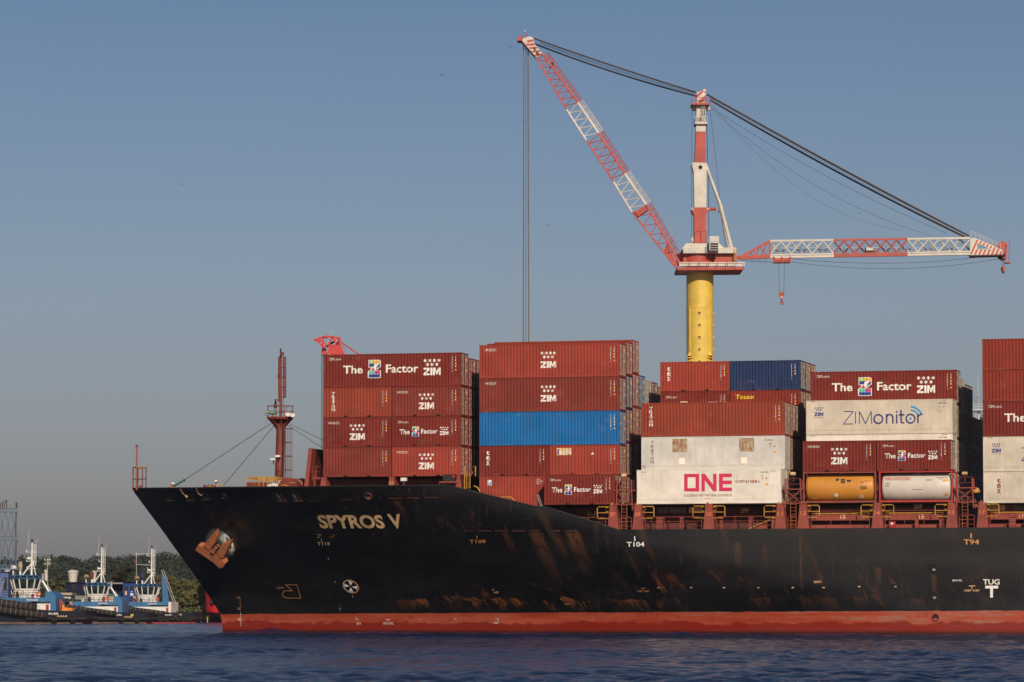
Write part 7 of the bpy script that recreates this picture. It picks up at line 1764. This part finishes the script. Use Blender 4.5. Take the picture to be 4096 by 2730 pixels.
    for d in (-H, H - .4):
        m = MB(); m.prism([B(x, y, d) for x, y in hp], (0, .4, 0), 'crane_white'); hh = m.build('boom_head', boom, smooth=False)
        m = MB()
        for q in ([(95, 112), (86, 98), (143, 88), (147, 100), (122, 106)], [(103, 128), (98, 118), (150, 112), (153, 122), (140, 128)], [(122, 148), (115, 138), (162, 134), (170, 143), (150, 147)], [(137, 170), (130, 160), (182, 156), (190, 165), (160, 169)], [(152, 192), (146, 184), (197, 174), (203, 181), (170, 192)]): m.prism([B(x, y, d - .06 if d < 0 else d + .4) for x, y in q], (0, .06, 0), 'crane_red')
        for x, y in ((128, 84), (97, 104)): p = B(x, y, d - .08 if d < 0 else d + .42); m.bar(p, p + Vector((0, .1, 0)), .30, 'crane_white', 14)
        for q in ([(140, 140), (148, 138), (160, 156), (152, 158)], [(158, 172), (170, 166), (180, 182), (168, 188)]): m.prism([B(x, y, d - .09 if d < 0 else d + .47) for x, y in q], (0, .03, 0), 'black')
        m.build('stripe', parent=hh, smooth=False)
    m = MB(); m.beam(B(60, 90), B(165, 205), .4, .5, 'crane_red'); m.cbox(B(62, 92), (.9, 3.2, .8), 'crane_red')
    for d in (-1.6, 1.6):
        for x, y in ((55, 80), (75, 72), (95, 66)): m.bar(B(x, y + 18, d), B(x, y, d), .04, 'crane_red', 5)
        m.bar(B(55, 80, d), B(95, 66, d), .04, 'crane_red', 5); m.bar(B(55, 90, d), B(95, 76, d), .035, 'crane_red', 5)
    m.bar(B(92, 40), B(108, 78), .07, 'crane_red'); m.cbox(B(92, 38), (.22, .22, .25), 'crane_white'); m.cbox(B(48, 104), (.25, .25, .3), 'crane_white'); m.build('head_gallery', boom, smooth=False)
    m = MB(); m.cbox(B(255, 250), (.7, 2.4, .8), 'black'); m.build('winch_block', boom, smooth=False)
    m = MB()
    for d in (-1.8, .2):
        for a_, b_ in (((205, 190), (280, 212)), ((280, 212), (293, 235)), ((215, 205), (268, 225)), ((268, 225), (272, 248)), ((293, 235), (272, 250)), ((280, 212), (270, 226)), ((232, 196), (240, 235)), ((262, 206), (250, 240))): m.bar(B(*a_, d), B(*b_, d), .04, 'crane_red', 4)
        for a_, b_ in (((965, 1325), (1000, 1310)), ((1000, 1310), (1008, 1328)), ((1008, 1328), (980, 1352)), ((985, 1318), (990, 1345)), ((960, 1345), (985, 1400)), ((1000, 1312), (1024, 1290))): m.bar(B(*a_, d), B(*b_, d), .05, 'crane_red', 4)
    m.build('boom_platform', boom)
    # hoist ropes hanging from the boom
    MAT['rope_grey'] = pm('rope_grey', (.13, .12, .11), .6, .3, 1)
    m = MB()
    for x, x2, r_ in ((83, 77, .05), (86, 81, .05), (97, 92, .035), (100, 98, .03), (109, 115, .06), (113, 119, .06)):
        p, q = B(x, 118), B(x2, 1950); m.bar(p, (q.x, q.y, 16), r_, 'rope_grey', 6)
    m.build('hoist_rope', boom); m = MB(); m.cbox(B(98, 150), (.2, .2, .5), 'black'); m.cbox(B(97, 205), (.15, .15, .35), 'black'); m.build('rope_clamp', boom)
    # ---- horizontal boom to the right
    Q = lambda x, y, d=0: at(2900 + x/1.967, 860 + y/1.967, D + d)
    jb = thing('horizontal_boom', 'level red and white lattice boom reaching right from the crane mast', 'crane boom', tuple(Q(110, 340)))
    low = lambda x: 340 - (x - 105)*35/2045; top = lambda x: 206 - (x - 350)*.0145
    segs = [(355, 855, 'crane_white'), (855, 1435, 'crane_red'), (1435, 1930, 'crane_white')]; H = 1.5; pitch = 166.0
    m = MB()
    for d in (-H, H):
        m.beam(Q(120, 338, d), Q(355, low(355) - 8, d), .9, .7, 'crane_red'); m.beam(Q(110, 338, d), Q(352, 206, d), .42, .42, 'crane_red'); m.beam(Q(352, 206, d), Q(355, 330, d), .35, .35, 'crane_red')
        for a_, b_ in (((270, 250), (245, 322)), ((270, 250), (335, 318)), ((335, 215), (285, 320)), ((200, 288), (215, 325)), ((200, 288), (190, 322)), ((235, 268), (225, 322))): tie(m, Q(*a_, d), Q(*b_, d), .10, 'crane_red')
    for x in (130, 200, 275, 350): tie(m, Q(x, low(x), -H), Q(x, low(x), H), .1, 'crane_red')
    m.bar(Q(108, 340, -H - .3), Q(108, 340, H + .3), .35, 'crane_red', 12); m.build('boom_foot', jb, smooth=False)
    for x0, x1, mt in segs:
        m = MB()
        for d in (-H, H): m.beam(Q(x0, low(x0) - 8, d), Q(x1, low(x1) - 8, d), .9, .75, mt); m.beam(Q(x0, top(x0), d), Q(x1, top(x1), d), .36, .36, mt)
        m.beam(Q(x0, low(x0) - 14, -H - .48), Q(x1, low(x1) - 14, -H - .48), .06, .06, 'grey')
        for x in np.arange(x0, x1 - 5, pitch/2): tie(m, Q(x, low(x), -H), Q(x, low(x), H), .10, mt); tie(m, Q(x, top(x), -H), Q(x + 40, top(x), H), .09, mt)
        for d, ph in ((-H, 355), (H, 355 + pitch/2)):
            x = ph - pitch
            while x < x1:
                for a_, b_ in (((x, low(x) - 25), (x + pitch/2, top(x) + 6)), ((x + pitch/2, top(x) + 6), (x + pitch, low(x) - 25))):
                    xa, xb = a_[0], b_[0]; fa, fb = max(0, (x0 - xa)/(xb - xa)), min(1, (x1 - xa)/(xb - xa))
                    if fa < fb: tie(m, Q(xa + (xb - xa)*fa, a_[1] + (b_[1] - a_[1])*fa, d), Q(xa + (xb - xa)*fb, a_[1] + (b_[1] - a_[1])*fb, d), .15, mt, 6)
                x += pitch
        sec = m.build('boom_section', jb, smooth=False)
        m = MB(); m.bar(Q(x0, 262, 0), Q(x1, 255, 0), .035, 'crane_white', 4); m.bar(Q(x0, 290, 0), Q(x1, 285, 0), .03, 'wire', 4); m.bar(Q(x0, 278, .3), Q(x1, 272, .3), .03, 'wire', 4)
        for x in np.arange(x0, x1, 62): m.bar(Q(x, low(x) - 20, 0), Q(x, 260, 0), .03, 'crane_white', 4)
        m.build('walkway_railing', parent=sec)
    # striped tip
    outer = [(1928, 318), (1928, 186), (1960, 180), (2170, 268), (2190, 285), (2185, 312)]; win = [(1985, 224), (1985, 270), (2082, 266)]
    for d in (-H - .2, H - .2):
        m = MB()
        for poly in ([(1928, 318), (1928, 186), (1960, 180), (1985, 190), (1985, 316)], [(1985, 316), (1985, 270), (2082, 266), (2082, 314)], [(1985, 224), (1985, 190), (2082, 231), (2082, 266)], [(2082, 314), (2082, 231), (2170, 268), (2190, 285), (2185, 312)]): m.prism([Q(x, y, d) for x, y in poly], (0, .4, 0), 'crane_white')
        tip = m.build('striped_tip', jb, smooth=False); m = MB()
        def inside(x, y): return y < 316 and y > (186 - (x - 1928)*.1 if x < 1960 else 180 + (x - 1960)*.42) and not (x > 1985 and x < 2082 and 224 + (x - 1985)*.43 < y < 270)
        for k in range(9):
            xb = 1925 + k*33; pts = []
            run = []
            for j in range(41):
                f = j/40; y = 316 - 136*f; x = xb + 62*f
                ok = 1928 <= x and x + 15 <= 2186 and inside(x, y) and inside(x + 15, y)
                if ok: run.append((x, y))
                if (not ok or j == 40) and len(run) > 1:
                    a_, b_ = run[0], run[-1]; m.prism([Q(x_, y_, d - .05) for x_, y_ in ((a_[0], a_[1]), (a_[0] + 15, a_[1]), (b_[0] + 15, b_[1]), (b_[0], b_[1]))], (0, .04, 0), 'crane_red'); run = []
                elif not ok: run = []
        m.build('stripe', parent=tip, smooth=False)
    m = MB(); m.beam(Q(1928, 186), Q(2170, 268), 3.0, .12, 'crane_red'); m.beam(Q(1928, 322), Q(2185, 316), 3.2, .5, 'dark_red')
    p = Q(2182, 245); m.bar(p - Vector((0, .5, 0)), p + Vector((0, .5, 0)), .85, 'crane_red', 24); m.bar(Q(2195, 295, -1.6), Q(2195, 295, 1.6), .5, 'crane_red', 16); m.beam(Q(2190, 300), Q(2195, 345), 1.6, .7, 'crane_red'); m.bar(Q(2162, 335, -.5), Q(2162, 335, .5), .42, 'black', 14); m.bar(Q(2185, 345), Q(2185, 360), .45, 'dark_red', 10); m.build('tip_sheave', jb)
    m = MB()
    for d in (-1.6, 1.6):
        m.bar(Q(1935, 128, d), Q(2170, 225, d), .04, 'crane_white', 5); m.bar(Q(1930, 142, d), Q(2165, 240, d), .04, 'crane_white', 5)
        for f in np.linspace(0, 1, 8): m.bar(Q(1938 + 230*f, 178 + 90*f, d), Q(1938 + 230*f, 129 + 96*f, d), .045, 'crane_white', 5)
    m.build('tip_railing', jb)
    m = MB()
    for d in (-.8, .8):
        for x in (2210, 2235): m.bar(Q(x, 372, d), Q(x + 4, 232 if x < 2230 else 190, d), .05, 'crane_red', 5)
        for i in range(9): m.bar(Q(2210, 370 - 16*i, d), Q(2237, 356 - 16*i, d), .035, 'crane_red', 4)
    m.box((Q(2200, 0).x, D - 1, Q(0, 382).z), (Q(2240, 0).x, D + 1, Q(0, 372).z), 'crane_red'); m.build('tip_cage', jb)
    m = MB(); m.cbox(Q(1135, 285, -1.0), (1.6, 1.2, 1.0), 'black'); m.cbox(Q(1137, 272, -1.2), (1.3, 1.0, .5), 'crane_white'); m.build('rope_winch', jb, smooth=False)
    tr = MB(); tr.beam(Q(378, 352, -1.9), Q(515, 350, -1.9), .12, .5, 'crane_red'); tr.beam(Q(380, 372, -.5), Q(512, 370, -.5), 2.6, .35, 'crane_red')
    for x in (383, 447, 512): tr.beam(Q(x, 335, -1.9), Q(x, 375, -1.9), .3, .3, 'crane_red'); tr.bar(Q(x, 340, -2.1), Q(x, 340, 2.1), .25, 'crane_red', 10)
    o = tr.build('trolley', jb, smooth=False)
    m = MB()
    for a_, b_ in (((422, 372), (428, 612)), ((468, 372), (463, 612))): m.bar(Q(*a_, -.5), Q(*b_, -.5), .035, 'wire', 5)
    m.build('hoist_rope', jb)
    m = MB()
    for x, y in ((2180, 360), (2186, 360), (2193, 362)): m.bar(Q(x, y), Q(x + 2, 410), .035, 'wire', 4)
    m.build('whip_rope', jb)
    def sagp(a_, b_, s_, fn, n=22): return [fn(a_[0] + (b_[0] - a_[0])*i/n, a_[1] + (b_[1] - a_[1])*i/n + s_*4*(i/n)*(1 - i/n), -.5) for i in range(n + 1)]
    for a_, b_, s_ in (((530, 345), (2000, 333), 43), ((520, 370), (2155, 348), 65), ((130, 360), (375, 372), 2)):
        m = MB(); m.path(sagp(a_, b_, s_, Q), .035, 'wire', 5); m.build('sagging_cable', jb)
    m = MB()
    for x in (205, 225, 260, 280, 305, 318): m.path([Q(x, 352), Q(x + 6, 385), Q(x + 12, 354)], .02, 'wire', 4)
    m.build('festoon_cable', jb)
    hb_ = thing('hook_block', 'orange hook block hanging on two ropes below the level boom', 'hook block', tuple(Q(446, 640, -.5))); m = MB()
    m.prism([Q(x, y, -.75) for x, y in ((425, 618), (432, 608), (460, 608), (467, 618), (467, 632), (452, 664), (440, 664), (425, 632))], (0, .5, 0), 'orange_rust'); m.cbox(Q(446, 648, -.78), (.35, .04, .2), 'letter_white'); m.build('block', hb_, smooth=False)
    m = MB(); m.bar(Q(446, 664, -.5), Q(446, 680, -.5), .10, 'black'); m.path([Q(446, 678, -.5), Q(436, 690, -.5), Q(438, 701, -.5), Q(447, 704, -.5), Q(457, 700, -.5), Q(457, 690, -.5), Q(448, 680, -.5)], .12, 'jib_red', 8); m.build('hook', hb_)
    wb = thing('whip_hook_block', 'small red hook block hanging at the far tip of the level boom', 'hook block', tuple(Q(2190, 430))); m = MB(); a_ = Q(2178, 445, -.4); b_ = Q(2204, 408, -.4); m.box((a_.x, D - .5, a_.z), (b_.x, D + .5, b_.z), 'crane_red'); m.box((a_.x + .1, D - .3, a_.z - .35), (b_.x - .1, D + .3, a_.z), 'dark_red'); m.box((a_.x - .03, D - .52, a_.z + .1), (a_.x + .25, D + .52, b_.z - .15), 'black'); m.build('block', wb, smooth=False)
    # ---- luffing cables from both boom tips to the mast head
    U = lambda u, v, d=0: at(u, v, D + d)
    def cable(par, pts, r_, d, mt='wire'):
        xs_ = [p[0] for p in pts]; us = np.linspace(xs_[0], xs_[-1], 26); cf = np.polyfit(xs_, [p[1] for p in pts], 2 if len(pts) > 2 else 1)
        m = MB(); m.path([U(u, float(np.polyval(cf, u)), d) for u in us], r_, mt, 6); m.build('luffing_cable', par)
    MAT['cable_brown'] = pm('greased_cable', (.055, .035, .026), .6, .3, 1)
    cable(boom, [(2135, 154), (2440, 260), (2784, 370)], .16, -.7, 'cable_brown'); cable(boom, [(2138, 176), (2440, 285), (2784, 385)], .16, .7, 'cable_brown')
    for k in range(3): cable(boom, [(2160, 170 + 2.5*k), (2440, 268 + 4*k), (2780, 373 + 3*k)], .03, -.3 + .3*k)
    cable(jb, [(2826, 378), (3300, 640), (3876, 945)], .19, -.7, 'cable_brown'); cable(jb, [(2840, 400), (3300, 662), (3872, 955)], .19, .7, 'cable_brown')
    for k in range(2): cable(jb, [(2840, 388 + 3*k), (3300, 645 + 7*k), (3860, 940 + 6*k)], .035, k - .5)
    cable(jb, [(2838, 428), (3250, 675), (3790, 935)], .035, .3); cable(jb, [(2838, 432), (3250, 735), (3715, 940)], .03, -.3); cable(jb, [(2830, 400), (3100, 680), (3600, 920)], .022, .5)
big_crane()
def red_crane():
    D = DV - 12; T = lambda x, y, d=0: at(1200 + x/2.178, 1280 + y/2.178, D + d); t = thing('deck_crane', 'bright red crane jib head rising behind the foremost container stack', 'crane', tuple(T(300, 400)[:2]) + (8,))
    m = MB()
    for d in (-1.3, 1.0):
        m.prism([T(x, y, d) for x, y in ((237, 255), (350, 190), (392, 305), (430, 420), (310, 420), (262, 330))], (0, .3, 0), 'jib_red')
    m.prism([T(x, y, -1.4) for x, y in ((237, 262), (345, 200), (392, 310), (255, 318))], (0, .25, 0), 'jib_red'); m.beam(T(345, 215), T(390, 330), 2.4, .12, 'jib_red'); m.build('jib', t, smooth=False)
    m = MB()
    for d in (-1.3, 1.3):
        ch = [((135, 175), (190, 180)), ((150, 165), (225, 145)), ((225, 145), (290, 150)), ((290, 150), (350, 165)), ((350, 165), (335, 215)), ((150, 185), (205, 240)), ((205, 240), (335, 215)), ((190, 175), (240, 235)), ((240, 235), (282, 150)), ((282, 150), (325, 215)), ((325, 215), (345, 160)), ((205, 150), (195, 230))]
        for a_, b_ in ch: m.beam(T(*a_, d), T(*b_, d), .34, .34, 'jib_red')
        m.prism([T(x, y, d) for x, y in ((205, 150), (222, 132), (260, 150), (225, 165))], (0, .2, 0), 'jib_red'); m.prism([T(x, y, d) for x, y in ((318, 155), (345, 142), (352, 185), (335, 200))], (0, .2, 0), 'jib_red')
        m.prism([T(x, y, d) for x, y in ((122, 172), (132, 162), (160, 166), (188, 172), (190, 190), (160, 188), (130, 186))], (0, .2, 0), 'jib_red')
    for x, y in ((130, 174), (225, 148), (290, 152), (345, 165), (205, 240)): m.bar(T(x, y, -1.5), T(x, y, 1.5), .22, 'jib_red', 10)
    m.bar(T(300, 190, -1), T(255, 215, 1), .2, 'black'); m.build('jib_head', t, smooth=False)
    m = MB(); m.prism([T(x, y, -.6) for x, y in ((190, 235), (222, 245), (235, 290), (225, 305), (190, 300), (183, 285), (184, 268), (192, 262))], (0, 1.2, 0), 'jib_red'); m.bar(T(222, 295, -.5), T(222, 295, .5), .35, 'black', 14); m.build('sheave_block', t, smooth=False)
    m = MB()
    for x, r_ in ((185, .025), (191, .04), (197, .025), (203, .04)): p = T(x, 300); m.bar(p, (T(x + 1, 1100).x, p.y, 9), r_, 'wire', 5)
    m.build('hoist_rope', t)
    for d in (-.8, .8):
        m = MB(); m.bar(T(350, 190, d), T(560, 335, d), .12, 'jib_red', 8); m.build('pendant_bar', t)
    m = MB(); m.bar(T(358, 190), T(420, 330), .03, 'wire', 4); m.bar(T(290, 130), T(287, 105), .03, 'steel', 4); m.beam(T(282, 110), T(294, 108), .05, .05, 'steel'); m.build('anemometer', t)
red_crane()

# ================================================================== BIRDS
MAT['bird'] = pm('bird_dark', (.012, .011, .012), .8, .1)
def bird(u, v, span, bank, label, D=420):
    p = at(u, v, D); t = thing('bird', label, 'bird', tuple(p), I4, 'birds gliding in the sky'); s_ = span*1.25/F*D/2; m = MB(); rot = Matrix.Rotation(bank, 3, 'Y')
    f = lambda x, y, z: p + rot @ Vector((x*s_, y*s_, z*s_))
    m.lathe([(.02*s_, -.5*s_), (.10*s_, -.2*s_), (.12*s_, .1*s_), (.07*s_, .35*s_), (.02*s_, .5*s_)], p, 'bird', 8, 'y'); m.add([f(-.05, .4, 0), f(.05, .4, 0), f(.16, .9, 0), f(0, .65, .01), f(-.16, .9, 0)], [(0, 1, 2, 3, 4)], 'bird'); m.build('body', t)
    for q in (-1, 1):
        m = MB(); P = [f(q*.06, -.22, .03), f(q*.5, -.34, .20), f(q*1.0, .05, .02), f(q*.62, -.05, .14), f(q*.06, .18, .03)]; m.prism(P, rot @ Vector((0, 0, .02*s_)), 'bird'); m.build('wing', t, smooth=False)
for a in ((2040, 188, 22, R(35), 'dark bird just left of the tall boom head'), (1767, 303, 24, R(40), 'dark bird high above the empty middle sky'), (731, 738, 18, R(-10), 'dark bird in the left sky, the higher of two'), (801, 853, 16, R(-12), 'dark bird in the left sky, the lower of two'),
          (2192, 903, 22, R(-30), 'dark bird right of the hoist ropes below the boom'), (3435, 855, 14, R(-5), 'small bird above the level boom under the stay cables'), (3924, 1121, 8, R(10), 'tiny bird below the tip of the level boom'), (1988, 955, 6, R(10), 'tiny bird just left of the hoist ropes'), (2397, 972, 7, 0, 'tiny bird between the hoist ropes and the crane mast')): bird(*a)
p = at(25, 2006, 735); t = thing('bird', 'dark bird perched on a post of the blue lattice tower', 'bird', tuple(p)); m = MB(); m.lathe([(.02, -.3), (.12, -.1), (.14, .1), (.07, .25), (.02, .32)], p, 'bird', 8, 'x', Matrix.Rotation(R(-40), 3, 'Y')); m.build('body', t)
# ================================================================== HAZE
m, nt, b = new_mat('haze'); nt.nodes.remove(b); v = nt.nodes.new('ShaderNodeVolumePrincipled'); v.inputs['Color'].default_value = (.80, .86, .95, 1); v.inputs['Density'].default_value = .00006; v.inputs['Anisotropy'].default_value = 0.2
nt.links.new(v.outputs[0], [n for n in nt.nodes if n.bl_idname == 'ShaderNodeOutputMaterial'][0].inputs['Volume']); MAT['haze'] = m
k = MB(); k.box((-2450, -95, -6), (2450, 2600, 175), 'haze'); o = k.build('haze', smooth=False); tag(o, 'thin bluish haze over the harbour', 'haze', kind='stuff')
